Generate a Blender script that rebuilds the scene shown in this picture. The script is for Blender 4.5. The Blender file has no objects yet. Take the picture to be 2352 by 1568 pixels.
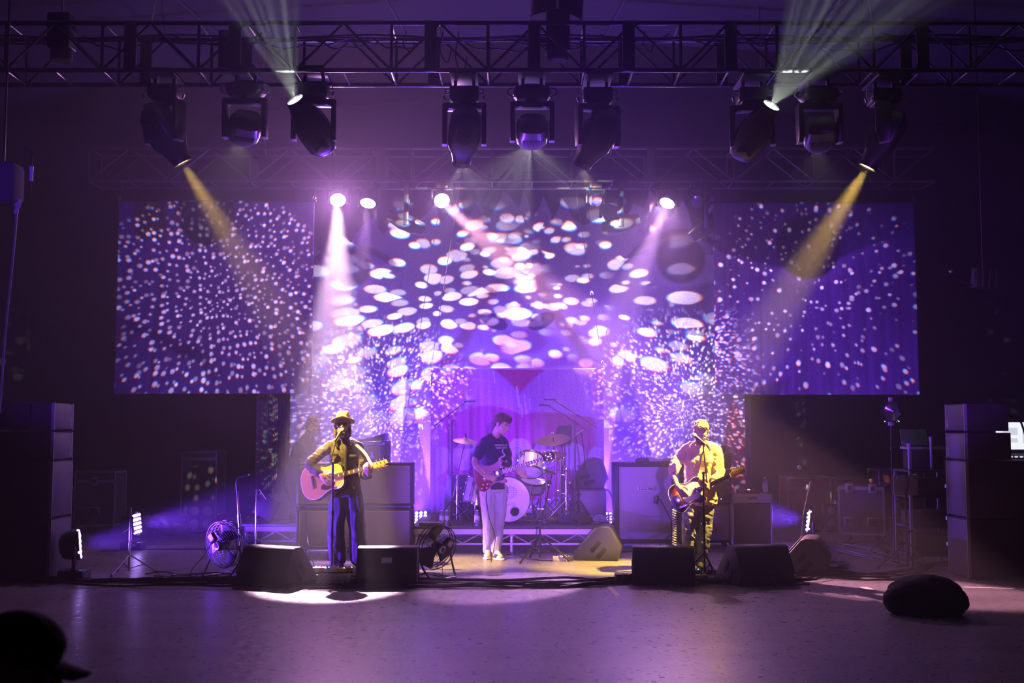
import bpy, bmesh, math, random
from mathutils import Vector, Matrix, Quaternion
from math import sin, cos, pi, radians, atan2, sqrt, hypot, exp
random.seed(7)
scene = bpy.context.scene
COL = scene.collection
# ---------------------------------------------------------------- camera, world, exposure
F = 2613.0                       # focal length in pixels of the 2352 x 1568 frame
HZ = 980.0                       # pixel row of the horizon
EYE = 1.62                       # camera height above the stage floor
PITCH = math.atan((HZ - 784.0) / F)
cam_data = bpy.data.cameras.new('camera')
cam_data.sensor_width = 36.0
cam_data.lens = F / 2352.0 * 36.0
cam_data.clip_end = 200
cam = bpy.data.objects.new('camera', cam_data)
COL.objects.link(cam)
cam.location = (0, 0, EYE)
cam.rotation_euler = (pi / 2 + PITCH, 0, 0)
scene.camera = cam
cam_data.dof.use_dof = True
cam_data.dof.focus_distance = 13.6
cam_data.dof.aperture_fstop = 2.8
world = bpy.data.worlds.new('world')
scene.world = world
world.use_nodes = True
world.node_tree.nodes['Background'].inputs[0].default_value = (0.20, 0.08, 0.5, 1)
world.node_tree.nodes['Background'].inputs[1].default_value = 0.0015
scene.view_settings.view_transform = 'Standard'
scene.view_settings.look = 'None'
scene.view_settings.exposure = 0.0
scene.view_settings.gamma = 1.0
scene.view_settings.use_curve_mapping = False
cy = scene.cycles
cy.max_bounces = 5
cy.diffuse_bounces = 2
cy.glossy_bounces = 3
cy.transmission_bounces = 4
cy.transparent_max_bounces = 6
cy.volume_bounces = 0
cy.use_denoising = True
cy.sample_clamp_indirect = 3.0
cy.sample_clamp_direct = 0.0
cy.caustics_reflective = False
cy.caustics_refractive = False
cy.use_light_tree = True

CP, SP = cos(PITCH), sin(PITCH)
def P(px, py, d):
    """The point of the place that the photograph shows at (px, py), at d metres downstage of the camera."""
    a, b = (px - 1176.0) / F, -(py - 784.0) / F
    y, z = CP - b * SP, SP + b * CP
    t = d / y
    return Vector((a * t, d, EYE + z * t))
def G(px, py, z=0.0):
    """The point at height z that the photograph shows at (px, py)."""
    a, b = (px - 1176.0) / F, -(py - 784.0) / F
    y, zz = CP - b * SP, SP + b * CP
    t = (z - EYE) / zz
    return Vector((a * t, y * t, z))
def ppm(d):
    return F / d

# ---------------------------------------------------------------- materials
MATS = {}
def M(name, col=(0.5, 0.5, 0.5), rough=0.6, metal=0.0, spec=0.5, emit=None, estr=0.0, noise=0.0, nscale=20.0, bump=0.0, bscale=200.0, coat=0.0, trans=0.0, sheen=0.0):
    if name in MATS:
        return MATS[name]
    m = bpy.data.materials.new(name)
    m.use_nodes = True
    nt = m.node_tree
    b = nt.nodes['Principled BSDF']
    b.inputs['Base Color'].default_value = (*col, 1)
    b.inputs['Roughness'].default_value = rough
    b.inputs['Metallic'].default_value = metal
    b.inputs['Specular IOR Level'].default_value = spec
    b.inputs['Coat Weight'].default_value = coat
    b.inputs['Transmission Weight'].default_value = trans
    b.inputs['Sheen Weight'].default_value = sheen
    if emit is not None:
        b.inputs['Emission Color'].default_value = (*emit, 1)
        b.inputs['Emission Strength'].default_value = estr
    tc = None
    if noise > 0 or bump > 0:
        tc = nt.nodes.new('ShaderNodeTexCoord')
    if noise > 0:
        n = nt.nodes.new('ShaderNodeTexNoise')
        n.inputs['Scale'].default_value = nscale
        n.inputs['Detail'].default_value = 4
        nt.links.new(tc.outputs['Object'], n.inputs['Vector'])
        r = nt.nodes.new('ShaderNodeMapRange')
        r.inputs[1].default_value, r.inputs[2].default_value = 0.3, 0.7
        r.inputs[3].default_value, r.inputs[4].default_value = 1 - noise, 1 + noise
        nt.links.new(n.outputs['Fac'], r.inputs[0])
        x = nt.nodes.new('ShaderNodeVectorMath')
        x.operation = 'SCALE'
        x.inputs[0].default_value = col
        nt.links.new(r.outputs[0], x.inputs['Scale'])
        nt.links.new(x.outputs[0], b.inputs['Base Color'])
    if bump > 0:
        n2 = nt.nodes.new('ShaderNodeTexNoise')
        n2.inputs['Scale'].default_value = bscale
        nt.links.new(tc.outputs['Object'], n2.inputs['Vector'])
        bp = nt.nodes.new('ShaderNodeBump')
        bp.inputs['Strength'].default_value = bump
        bp.inputs['Distance'].default_value = 0.01
        nt.links.new(n2.outputs['Fac'], bp.inputs['Height'])
        nt.links.new(bp.outputs[0], b.inputs['Normal'])
    MATS[name] = m
    return m

# ---------------------------------------------------------------- mesh helpers
def rotm(v):
    """Rotation that turns +Z into the direction v."""
    return Vector((0, 0, 1)).rotation_difference(Vector(v).normalized()).to_matrix().to_4x4()
def R3(x=0, y=0, z=0):
    return Matrix.Rotation(z, 4, 'Z') @ Matrix.Rotation(y, 4, 'Y') @ Matrix.Rotation(x, 4, 'X')
class MB:
    def __init__(self, mtx=None):
        self.bm = bmesh.new()
        self.mtx = mtx or Matrix.Identity(4)
        self.mi = 0
    def _fin(self, vs, m=None):
        m = self.mtx @ m if m is not None else self.mtx
        for v in vs:
            v.co = m @ v.co
        if self.mi:
            s = set(vs)
            for v in vs:
                for f in v.link_faces:
                    f.material_index = self.mi
    def box(self, c, s, rot=None, bevel=0.0, seg=2):
        g = bmesh.ops.create_cube(self.bm, size=1.0)['verts']
        for v in g:
            v.co = Vector((v.co.x * s[0], v.co.y * s[1], v.co.z * s[2]))
        if bevel > 0:
            es = list({e for v in g for e in v.link_edges})
            r = bmesh.ops.bevel(self.bm, geom=es, offset=bevel, segments=seg, affect='EDGES', profile=0.5)
            g = list({v for f in r['faces'] for v in f.verts} | {v for v in g if v.is_valid})
        m = Matrix.Translation(c)
        if rot is not None:
            m = m @ rot
        self._fin(g, m)
        return self
    def cyl(self, a, b, r, r2=None, n=12, caps=True):
        a, b = Vector(a), Vector(b)
        d = b - a
        if d.length < 1e-6:
            return self
        g = bmesh.ops.create_cone(self.bm, cap_ends=caps, segments=n, radius1=r, radius2=r if r2 is None else max(r2, 1e-5), depth=d.length)['verts']
        self._fin(g, Matrix.Translation((a + b) / 2) @ rotm(d))
        return self
    def ball(self, c, r, u=14, v=10, rot=None):
        g = bmesh.ops.create_uvsphere(self.bm, u_segments=u, v_segments=v, radius=1.0)['verts']
        r = (r, r, r) if not hasattr(r, '__len__') else r
        m = Matrix.Translation(c)
        if rot is not None:
            m = m @ rot
        self._fin(g, m @ Matrix.Diagonal((*r, 1)))
        return self
    def tube(self, pts, r, n=8, closed=False, caps=True):
        pts = [Vector(p) for p in pts]
        rs = list(r) if hasattr(r, '__len__') else [r] * len(pts)
        N = len(pts)
        rings, prev = [], None
        for i, p in enumerate(pts):
            if closed:
                t = pts[(i + 1) % N] - pts[i - 1]
            else:
                t = pts[min(i + 1, N - 1)] - pts[max(i - 1, 0)]
            t = t.normalized() if t.length > 1e-9 else Vector((0, 0, 1))
            if prev is None:
                u = t.orthogonal().normalized()
            else:
                u = prev - t * prev.dot(t)
                u = u.normalized() if u.length > 1e-6 else t.orthogonal().normalized()
            prev = u
            w = t.cross(u)
            rings.append([self.bm.verts.new(p + (u * cos(2 * pi * k / n) + w * sin(2 * pi * k / n)) * rs[i]) for k in range(n)])
        for i in range(N if closed else N - 1):
            A, B = rings[i], rings[(i + 1) % N]
            for k in range(n):
                self.bm.faces.new((A[k], A[(k + 1) % n], B[(k + 1) % n], B[k]))
        if caps and not closed:
            self.bm.faces.new(rings[0][::-1])
            self.bm.faces.new(rings[-1])
        self._fin([v for r_ in rings for v in r_])
        return self
    def lathe(self, prof, n=32, m=None, caps=True):
        """prof: (radius, height) pairs about Z."""
        rings = []
        for (r, h) in prof:
            rings.append([self.bm.verts.new((max(r, 1e-4) * cos(2 * pi * k / n), max(r, 1e-4) * sin(2 * pi * k / n), h)) for k in range(n)])
        for A, B in zip(rings, rings[1:]):
            for k in range(n):
                self.bm.faces.new((A[k], A[(k + 1) % n], B[(k + 1) % n], B[k]))
        if caps:
            self.bm.faces.new(rings[0][::-1])
            self.bm.faces.new(rings[-1])
        self._fin([v for r_ in rings for v in r_], m)
        return self
    def prism(self, out, t, m=None, bevel=0.0):
        """out: (x, y) outline; extruded from -t/2 to t/2 along Z, then moved by m."""
        lo = [self.bm.verts.new((x, y, -t / 2)) for x, y in out]
        hi = [self.bm.verts.new((x, y, t / 2)) for x, y in out]
        n = len(out)
        fs = [self.bm.faces.new(lo[::-1]), self.bm.faces.new(hi)]
        for k in range(n):
            self.bm.faces.new((lo[k], lo[(k + 1) % n], hi[(k + 1) % n], hi[k]))
        vs = lo + hi
        if bevel > 0:
            es = list(fs[0].edges) + list(fs[1].edges)
            r = bmesh.ops.bevel(self.bm, geom=es, offset=bevel, segments=2, affect='EDGES', profile=0.5)
            vs = list({v for f in r['faces'] for v in f.verts} | {v for v in vs if v.is_valid})
        self._fin(vs, m)
        return self
    def grid(self, fn, nu, nv, closed_u=False):
        vs = [[self.bm.verts.new(fn(i / nu, j / nv)) for i in range(nu + (0 if closed_u else 1))] for j in range(nv + 1)]
        w = len(vs[0])
        for j in range(nv):
            for i in range(nu if not closed_u else w):
                self.bm.faces.new((vs[j][i], vs[j][(i + 1) % w], vs[j + 1][(i + 1) % w], vs[j + 1][i]))
        self._fin([v for r_ in vs for v in r_])
        return self
    def build(self, name, mat, parent=None, smooth=None, label=None):
        bm = self.bm
        bmesh.ops.recalc_face_normals(bm, faces=bm.faces)
        me = bpy.data.meshes.new(name)
        bm.to_mesh(me)
        bm.free()
        for mm in (mat if isinstance(mat, (list, tuple)) else [mat]):
            me.materials.append(mm)
        if smooth is None:
            smooth = 40
        if smooth:
            me.polygons.foreach_set('use_smooth', [True] * len(me.polygons))
            me.set_sharp_from_angle(angle=radians(smooth))
        o = bpy.data.objects.new(name, me)
        COL.objects.link(o)
        if parent is not None:
            o.parent = parent
        if label:
            o['label'] = label
        return o
def thing(name, label, cat, loc=(0, 0, 0), rz=0.0, group=None, rot=None):
    o = bpy.data.objects.new(name, None)
    COL.objects.link(o)
    o.empty_display_size = 0.2
    o.location = loc
    o.rotation_euler = rot if rot is not None else (0, 0, rz)
    return tag(o, label, cat, group)
def tag(o, label, cat, group=None):
    o['label'] = label
    o['category'] = cat
    if group:
        o['group'] = group
    return o
def struct(o):
    o['kind'] = 'structure'
    return o
def copy_tree(root, loc=None, rz=None, label=None, group=None):
    r = root.copy()
    COL.objects.link(r)
    if loc is not None:
        r.location = loc
    if rz is not None:
        r.rotation_euler = (0, 0, rz)
    if label:
        r['label'] = label
    if group:
        r['group'] = group
    for ch in list(root.children):
        c = ch.copy()
        COL.objects.link(c)
        c.parent = r
        for g in list(ch.children):
            d = g.copy()
            COL.objects.link(d)
            d.parent = c
    return r
def spline(pts, n=8):
    """Catmull-Rom through pts."""
    pts = [Vector(p) for p in pts]
    q = [2 * pts[0] - pts[1]] + pts + [2 * pts[-1] - pts[-2]]
    out = []
    for i in range(1, len(q) - 2):
        for k in range(n):
            t = k / n
            a, b, c, d = q[i - 1], q[i], q[i + 1], q[i + 2]
            out.append(0.5 * ((2 * b) + (c - a) * t + (2 * a - 5 * b + 4 * c - d) * t * t + (3 * b - a - 3 * c + d) * t ** 3))
    out.append(pts[-1])
    return out
FONT_CACHE = {}
def text_mesh(name, body, size, mat, parent, loc, rot=(pi / 2, 0, 0), thick=0.001, label=None, sx=1.0, shear=0.0):
    cu = bpy.data.curves.new(name, 'FONT')
    cu.body = body
    cu.size = size
    cu.align_x = 'CENTER'
    cu.align_y = 'CENTER'
    cu.extrude = thick
    cu.shear = shear
    tmp = bpy.data.objects.new(name, cu)
    COL.objects.link(tmp)
    dg = bpy.context.evaluated_depsgraph_get()
    me = bpy.data.meshes.new_from_object(tmp.evaluated_get(dg))
    bpy.data.objects.remove(tmp)
    bpy.data.curves.remove(cu)
    me.name = name
    me.materials.clear()
    me.materials.append(mat)
    o = bpy.data.objects.new(name, me)
    COL.objects.link(o)
    o.parent = parent
    o.location = loc
    o.rotation_euler = rot
    o.scale = (sx, 1, 1)
    if label:
        o['label'] = label
    return o

# ---------------------------------------------------------------- stage lamps
def spot(name, loc, target, power, color, size_deg, blend=0.3, radius=0.03, parent=None, gobo=None):
    """A lamp's beam: a spot light, optionally with a cut pattern (gobo) in its gate."""
    ld = bpy.data.lights.new(name, 'SPOT')
    ld.energy = power
    ld.color = color
    ld.spot_size = radians(size_deg)
    ld.spot_blend = blend
    ld.shadow_soft_size = radius
    o = bpy.data.objects.new(name, ld)
    COL.objects.link(o)
    o.location = loc
    d = Vector(target) - Vector(loc)
    o.rotation_euler = d.to_track_quat('-Z', 'Y').to_euler()
    if gobo:
        ld.use_nodes = True
        nt = ld.node_tree
        em = nt.nodes['Emission']
        N = nt.nodes.new
        L = nt.links.new
        def mth(op, a, b=None, clamp=False):
            n = N('ShaderNodeMath')
            n.operation = op
            n.use_clamp = clamp
            for i, v in enumerate((a, b)):
                if v is None:
                    continue
                if isinstance(v, (int, float)):
                    n.inputs[i].default_value = v
                else:
                    L(v, n.inputs[i])
            return n.outputs[0]
        tc = N('ShaderNodeTexCoord')
        sp = N('ShaderNodeSeparateXYZ')
        L(tc.outputs['Normal'], sp.inputs[0])
        z = mth('MAXIMUM', mth('ABSOLUTE', sp.outputs[2]), 0.05)
        x, y = mth('DIVIDE', sp.outputs[0], z), mth('DIVIDE', sp.outputs[1], z)
        k = gobo.get('k', 1.0)
        r = mth('MAXIMUM', mth('SQRT', mth('ADD', mth('MULTIPLY', x, x), mth('MULTIPLY', y, y))), 0.002)
        if gobo.get('oy'):
            y = mth('ADD', y, gobo['oy'])
        if gobo.get('ox'):
            x = mth('ADD', x, gobo['ox'])
        if k != 1.0:
            w = mth('POWER', r, k - 1.0)
            x, y = mth('MULTIPLY', x, w), mth('MULTIPLY', y, w)
        outs = []
        for c in range(3):
            s = gobo['scale'] * (1 + gobo.get('fringe', 0.0) * (c - 1))
            cb = N('ShaderNodeCombineXYZ')
            L(mth('MULTIPLY', x, s * gobo.get('ax', 1.0)), cb.inputs[0])
            L(mth('MULTIPLY', y, s), cb.inputs[1])
            cb.inputs[2].default_value = gobo.get('seed', 0.0)
            vo = N('ShaderNodeTexVoronoi')
            vo.voronoi_dimensions = '2D' if not gobo.get('seed') else '3D'
            vo.inputs['Scale'].default_value = 1.0
            vo.inputs['Randomness'].default_value = gobo.get('rand', 1.0)
            L(cb.outputs[0], vo.inputs['Vector'])
            sc = N('ShaderNodeSeparateColor')
            L(vo.outputs['Color'], sc.inputs[0])
            rad = mth('MULTIPLY', mth('ADD', mth('MULTIPLY', sc.outputs[0], 0.8), 0.6), gobo['dot'])
            v = mth('DIVIDE', mth('SUBTRACT', rad, vo.outputs['Distance']), gobo['soft'], clamp=False)
            v = mth('MINIMUM', mth('MAXIMUM', v, 0.0), 1.0)
            v = mth('MULTIPLY', v, mth('ADD', mth('MULTIPLY', sc.outputs[1], 0.8), 0.2))
            outs.append(mth('ADD', mth('MULTIPLY', v, 1.0 - gobo.get('base', 0.0)), gobo.get('base', 0.0)))
        cc = N('ShaderNodeCombineColor')
        for i in range(3):
            L(outs[i], cc.inputs[i])
        mx = N('ShaderNodeMix')
        mx.data_type = 'RGBA'
        mx.blend_type = 'MULTIPLY'
        mx.inputs[0].default_value = 1.0
        L(cc.outputs[0], mx.inputs[6])
        mx.inputs[7].default_value = (1, 1, 1, 1)
        L(mx.outputs[2], em.inputs['Color'])
        em.inputs['Strength'].default_value = 1.0
    if parent is not None:
        o.parent = parent
        o.matrix_parent_inverse = parent.matrix_basis.inverted()
    return o
# ---------------------------------------------------------------- haze and the room
RX, RY, RZ = 11.0, 23.5, 8.6          # half width, back wall, ceiling height
def floor_material():
    m = M('stage_floor_paint', (0.16, 0.15, 0.16), 0.34, spec=0.5)
    nt = m.node_tree
    b = nt.nodes['Principled BSDF']
    N, L = nt.nodes.new, nt.links.new
    tc = N('ShaderNodeTexCoord')
    n1 = N('ShaderNodeTexNoise'); n1.inputs['Scale'].default_value = 0.9; n1.inputs['Detail'].default_value = 8; n1.inputs['Roughness'].default_value = 0.65
    mp = N('ShaderNodeMapping'); mp.inputs['Scale'].default_value = (0.8, 2.2, 1)
    L(tc.outputs['Object'], mp.inputs[0]); L(mp.outputs[0], n1.inputs['Vector'])
    n2 = N('ShaderNodeTexNoise'); n2.inputs['Scale'].default_value = 14; n2.inputs['Detail'].default_value = 6
    L(tc.outputs['Object'], n2.inputs['Vector'])
    cr = N('ShaderNodeValToRGB')
    cr.color_ramp.elements[0].position = 0.30; cr.color_ramp.elements[0].color = (0.105, 0.098, 0.108, 1)
    cr.color_ramp.elements[1].position = 0.72; cr.color_ramp.elements[1].color = (0.235, 0.22, 0.225, 1)
    L(n1.outputs['Fac'], cr.inputs[0])
    # small pale scuffs and chips
    v = N('ShaderNodeTexVoronoi'); v.inputs['Scale'].default_value = 5.5; v.inputs['Randomness'].default_value = 1
    mp2 = N('ShaderNodeMapping'); mp2.inputs['Scale'].default_value = (0.7, 1.6, 1); mp2.inputs['Rotation'].default_value = (0, 0, 0.4)
    n3 = N('ShaderNodeTexNoise'); n3.inputs['Scale'].default_value = 9
    L(tc.outputs['Object'], n3.inputs['Vector'])
    add = N('ShaderNodeVectorMath'); add.operation = 'MULTIPLY_ADD'; add.inputs[1].default_value = (0.3, 0.3, 0.3)
    L(n3.outputs['Color'], add.inputs[0]); L(tc.outputs['Object'], add.inputs[2])
    L(add.outputs[0], mp2.inputs[0]); L(mp2.outputs[0], v.inputs['Vector'])
    lt = N('ShaderNodeMath'); lt.operation = 'LESS_THAN'; lt.inputs[1].default_value = 0.016
    L(v.outputs['Distance'], lt.inputs[0])
    mx = N('ShaderNodeMix'); mx.data_type = 'RGBA'; mx.inputs[7].default_value = (0.55, 0.52, 0.5, 1)
    L(lt.outputs[0], mx.inputs[0]); L(cr.outputs[0], mx.inputs[6])
    L(mx.outputs[2], b.inputs['Base Color'])
    rr = N('ShaderNodeMapRange'); rr.inputs[1].default_value = 0.3; rr.inputs[2].default_value = 0.7; rr.inputs[3].default_value = 0.24; rr.inputs[4].default_value = 0.42
    L(n2.outputs['Fac'], rr.inputs[0]); L(rr.outputs[0], b.inputs['Roughness'])
    bp = N('ShaderNodeBump'); bp.inputs['Strength'].default_value = 0.10; bp.inputs['Distance'].default_value = 0.01
    L(n2.outputs['Fac'], bp.inputs['Height']); L(bp.outputs[0], b.inputs['Normal'])
    return m
BLACK_DRAPE = M('black_drape', (0.022, 0.02, 0.026), 0.9, bump=0.3, bscale=60)
CEIL = M('grey_tent_ceiling', (0.15, 0.14, 0.16), 0.85)
def slab(name, c, s, mat):
    return struct(MB().box(c, s).build(name, mat, smooth=0))
slab('floor', (0, RY / 2, -0.06), (2 * RX, RY + 1.0, 0.12), floor_material())
slab('wall_back', (0, RY + 0.05, RZ / 2), (2 * RX, 0.1, RZ), BLACK_DRAPE)
slab('wall_left', (-RX - 0.05, RY / 2 + 4, RZ / 2), (0.1, RY - 8 + 0.2, RZ), BLACK_DRAPE)
slab('wall_right', (RX + 0.05, RY / 2 + 4, RZ / 2), (0.1, RY - 8 + 0.2, RZ), BLACK_DRAPE)
def ceiling():
    b = MB()
    for sx in (-1, 1):
        b.grid(lambda u, v: Vector((sx * u * RX, 7.5 + v * (RY - 7.4), 7.9 + 0.7 * (1 - u) - 0.05 * (v - .5))), 8, 8)
    b.build('ceiling', CEIL, smooth=0)
    return bpy.data.objects['ceiling']
struct(ceiling())
# ---------------------------------------------------------------- printed cloths
def cloth_mat(name, rough=0.8, weave=0.25, scale=45.0):
    if name in MATS:
        return MATS[name]
    m = M(name, (0.5, 0.5, 0.5), rough, spec=0.2)
    nt = m.node_tree
    N, L = nt.nodes.new, nt.links.new
    b = nt.nodes['Principled BSDF']
    at = N('ShaderNodeAttribute'); at.attribute_name = 'print'
    tc = N('ShaderNodeTexCoord')
    mp = N('ShaderNodeMapping'); mp.inputs['Scale'].default_value = (scale, 1, scale)
    L(tc.outputs['Object'], mp.inputs[0])
    ck = N('ShaderNodeTexNoise'); ck.inputs['Scale'].default_value = 1.0; ck.inputs['Detail'].default_value = 2
    L(mp.outputs[0], ck.inputs['Vector'])
    mr = N('ShaderNodeMapRange'); mr.inputs[1].default_value = 0.3; mr.inputs[2].default_value = 0.7; mr.inputs[3].default_value = 1 - weave; mr.inputs[4].default_value = 1 + weave
    L(ck.outputs['Fac'], mr.inputs[0])
    sc = N('ShaderNodeVectorMath'); sc.operation = 'SCALE'
    L(at.outputs['Color'], sc.inputs[0]); L(mr.outputs[0], sc.inputs['Scale'])
    L(sc.outputs[0], b.inputs['Base Color'])
    return m
def lerp(a, b, t):
    t = max(0.0, min(1.0, t))
    return tuple(x + (y - x) * t for x, y in zip(a, b))
def sm(e0, e1, x):
    t = max(0.0, min(1.0, (x - e0) / (e1 - e0)))
    return t * t * (3 - 2 * t)
from mathutils import noise as mnoise
def nz(x, y, s, k=0):
    return mnoise.noise(Vector((x * s, y * s, k)))
def ell(x, y, cx, cy_, rx, ry, rot=0.0):
    dx, dy = x - cx, y - cy_
    c, s = cos(rot), sin(rot)
    return hypot((dx * c + dy * s) / rx, (-dx * s + dy * c) / ry)
def pl(x, pts):
    """Piecewise linear through (x, y) pairs."""
    if x <= pts[0][0]: return pts[0][1]
    for (a, b), (c, d) in zip(pts, pts[1:]):
        if x <= c:
            return b + (d - b) * (x - a) / (c - a)
    return pts[-1][1]
def printed_cloth(name, label, cat, px0, py0, px1, py1, d, art, nu, nv, matname, fold=0.006, thick=0.004, loc_bottom=None):
    a, c = P(px0, py1, d), P(px1, py0, d)
    W, H = c.x - a.x, c.z - a.z
    base = Vector(((a.x + c.x) / 2, d, a.z))
    b = MB()
    def fn(u, v):
        x = (u - 0.5) * W
        w = fold * (sin(u * 60 + 2 * sin(u * 9)) + 0.6 * sin(u * 143 + v * 2)) * (1.2 - 0.6 * v)
        return Vector((x, w, v * H))
    b.grid(fn, nu, nv)
    o = b.build(name, cloth_mat(matname), smooth=180)
    at = o.data.color_attributes.new('print', 'FLOAT_COLOR', 'POINT')
    buf = []
    for j in range(nv + 1):
        for i in range(nu + 1):
            px = px0 + (px1 - px0) * i / nu
            py = py1 + (py0 - py1) * j / nv
            buf += [*art(px, py), 1.0]
    at.data.foreach_set('color', buf)
    so = o.modifiers.new('thickness', 'SOLIDIFY')
    so.thickness = thick
    so.offset = 0
    o.location = base
    return tag(o, label, cat), base, W, H

FLAME = [(640, 640), (700, 560), (745, 600), (770, 530), (800, 560), (845, 500), (880, 545), (900, 480), (935, 540), (985, 470), (1008, 520), (1040, 452), (1062, 510), (1085, 466), (1112, 505), (1150, 438), (1180, 480),
         (1196, 438), (1214, 510), (1238, 452), (1264, 508), (1280, 456), (1310, 505), (1340, 520), (1380, 500), (1420, 540), (1445, 470), (1470, 480), (1490, 436), (1525, 520), (1560, 460), (1590, 520), (1630, 470), (1680, 560), (1720, 600)]
def backdrop_art(x, y):
    base = lerp((0.42, 0.34, 0.50), (0.62, 0.55, 0.66), 0.5 + 0.9 * nz(x, y, 0.006) + 0.4 * nz(x, y, 0.03, 3))
    # darker hair-like sweeps left and right
    sw = 0.5 + 0.5 * sin(0.035 * (x - 1180) * (1 if x > 1180 else -1) + 0.018 * y + 2.5 * nz(x, y, 0.008, 9))
    side = sm(170, 420, abs(x - 1185))
    base = lerp(base, (0.20, 0.14, 0.30), 0.75 * side * sw)
    # brow shade under the flames
    base = lerp(base, (0.26, 0.17, 0.26), 0.7 * sm(250, 90, abs(y - 560)) * sm(330, 60, abs(x - 1180)))
    # nose, its sides and nostrils
    for sx in (-1, 1):
        ax = 1183 + sx * (20 + 0.62 * (y - 610))
        if 600 < y < 860:
            base = lerp(base, (0.25, 0.13, 0.12), 0.75 * sm(26, 6, abs(x - ax - 10 * nz(x, y, 0.02))) * sm(600, 660, y))
        base = lerp(base, (0.06, 0.03, 0.10), sm(1.08, 0.9, ell(x, y, 1183 + sx * 55, 742, 34, 17, sx * -0.45)))
    base = lerp(base, (0.26, 0.07, 0.20), 0.65 * sm(1.15, 0.8, ell(x, y, 1190, 790, 62, 30)))
    base = lerp(base, (0.30, 0.05, 0.20), 0.6 * sm(16, 6, abs(y - 838 + 4 * sin(x * 0.03))) * sm(220, 160, abs(x - 1190)))
    # eyes
    for ex, ey, r in ((800, 620, 44), (1560, 598, 56)):
        q = ell(x, y, ex, ey, r * 2.1, r * 1.15)
        base = lerp(base, (0.70, 0.66, 0.74), 0.7 * sm(1.1, 0.9, q) if y > ey - 8 else 0)
        base = lerp(base, (0.075, 0.05, 0.11), sm(1.12, 0.9, ell(x, y, ex, ey, r, r)))
        base = lerp(base, (0.07, 0.04, 0.10), 0.9 * sm(13, 4, abs(y - (ey - r * 1.1 + 0.004 * (x - ex) ** 2))) * sm(r * 2.6, r * 2.1, abs(x - ex)))
    # tall dark spikes below
    for (tx, ty, w) in ((1428, 812, 0.20), (930, 850, 0.13), (1675, 910, 0.28)):
        if y > ty:
            h = w * (y - ty) + 3 * nz(x, y, 0.05)
            c = (0.13, 0.07, 0.24) if tx != 1675 else (0.30, 0.07, 0.12)
            base = lerp(base, c, 0.9 * sm(h + 2, h - 2, abs(x - tx - 0.06 * (y - ty))))
    # flame edge against the dark top
    fy = pl(x + 6 * sin(y * 0.05), FLAME)
    base = lerp(base, (0.055, 0.04, 0.07), sm(fy + 2, fy - 3, y))
    return base
def drum_art(x, y):
    b = lerp((0.40, 0.17, 0.50), (0.54, 0.28, 0.62), 0.5 + 0.7 * nz(x, y, 0.012) + 0.5 * nz(x, 0, 0.12, 5))
    # upper lip wedge
    q = (y - 846) / 62.0
    w = 62 * (1 - q) ** 1.3 if 0 <= q <= 1 else 0
    if w:
        b = lerp(b, (0.38, 0.02, 0.20), sm(w + 6, w - 6, abs(x - 1192)))
    # lips
    top = 948 - 20 * exp(-((x - 1110) / 75) ** 2) - 4 * exp(-((x - 1275) / 70) ** 2) + 8 * exp(-((x - 1195) / 26) ** 2) + 0.00035 * (x - 1190) ** 2
    bot = 1150 - 0.0011 * (x - 1190) ** 2
    if top < y < bot and abs(x - 1190) < 190:
        b = lerp(b, (0.36, 0.03, 0.20), 0.9 * sm(0, 4, y - top) * sm(190, 165, abs(x - 1190)))
        ty = 1008 + 0.0006 * (x - 1190) ** 2
        if ty < y < ty + 70:
            tw = 62
            k = (x - 1037) % tw
            e = ell(k, y, tw / 2, ty + 30, tw * 0.47, 34)
            b = lerp(b, (0.52, 0.42, 0.62), 0.85 * sm(1.05, 0.92, e))
    # paint runs
    for (sx, y0, y1, ww) in ((1186, 888, 935, 3.2), (1203, 905, 950, 2.2), (1215, 915, 940, 1.8), (1132, 850, 880, 2.5), (1196, 930, 960, 1.5)):
        if y0 < y < y1:
            b = lerp(b, (0.72, 0.62, 0.66), 0.9 * sm(ww, ww * .4, abs(x - sx - 0.12 * (y - y0))))
    return b
def left_art(x, y):
    b = lerp((0.20, 0.12, 0.34), (0.30, 0.19, 0.46), 0.5 + 0.8 * nz(x, y, 0.010, 2) + 0.4 * nz(x, 0, 0.13, 6))
    b = lerp(b, (0.12, 0.07, 0.20), 0.7 * sm(1.08, 0.98, ell(x, y, 465, 470, 105, 100)))
    b = lerp(b, (0.035, 0.025, 0.06), sm(1.04, 0.97, ell(x, y, 468, 486, 66, 76)))
    b = lerp(b, (0.09, 0.05, 0.17), 0.8 * sm(10, -6, y - 760 - 0.7 * abs(x - 330)) * sm(14, 0, abs(y - 790 - 0.4 * (x - 300)) - 45) * sm(560, 420, x))
    b = lerp(b, (0.30, 0.24, 0.52), 0.7 * sm(3, -3, abs(x - 440) - (y - 815) * 0.85) * sm(815, 830, y))
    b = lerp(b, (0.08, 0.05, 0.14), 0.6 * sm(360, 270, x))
    return b
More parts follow.
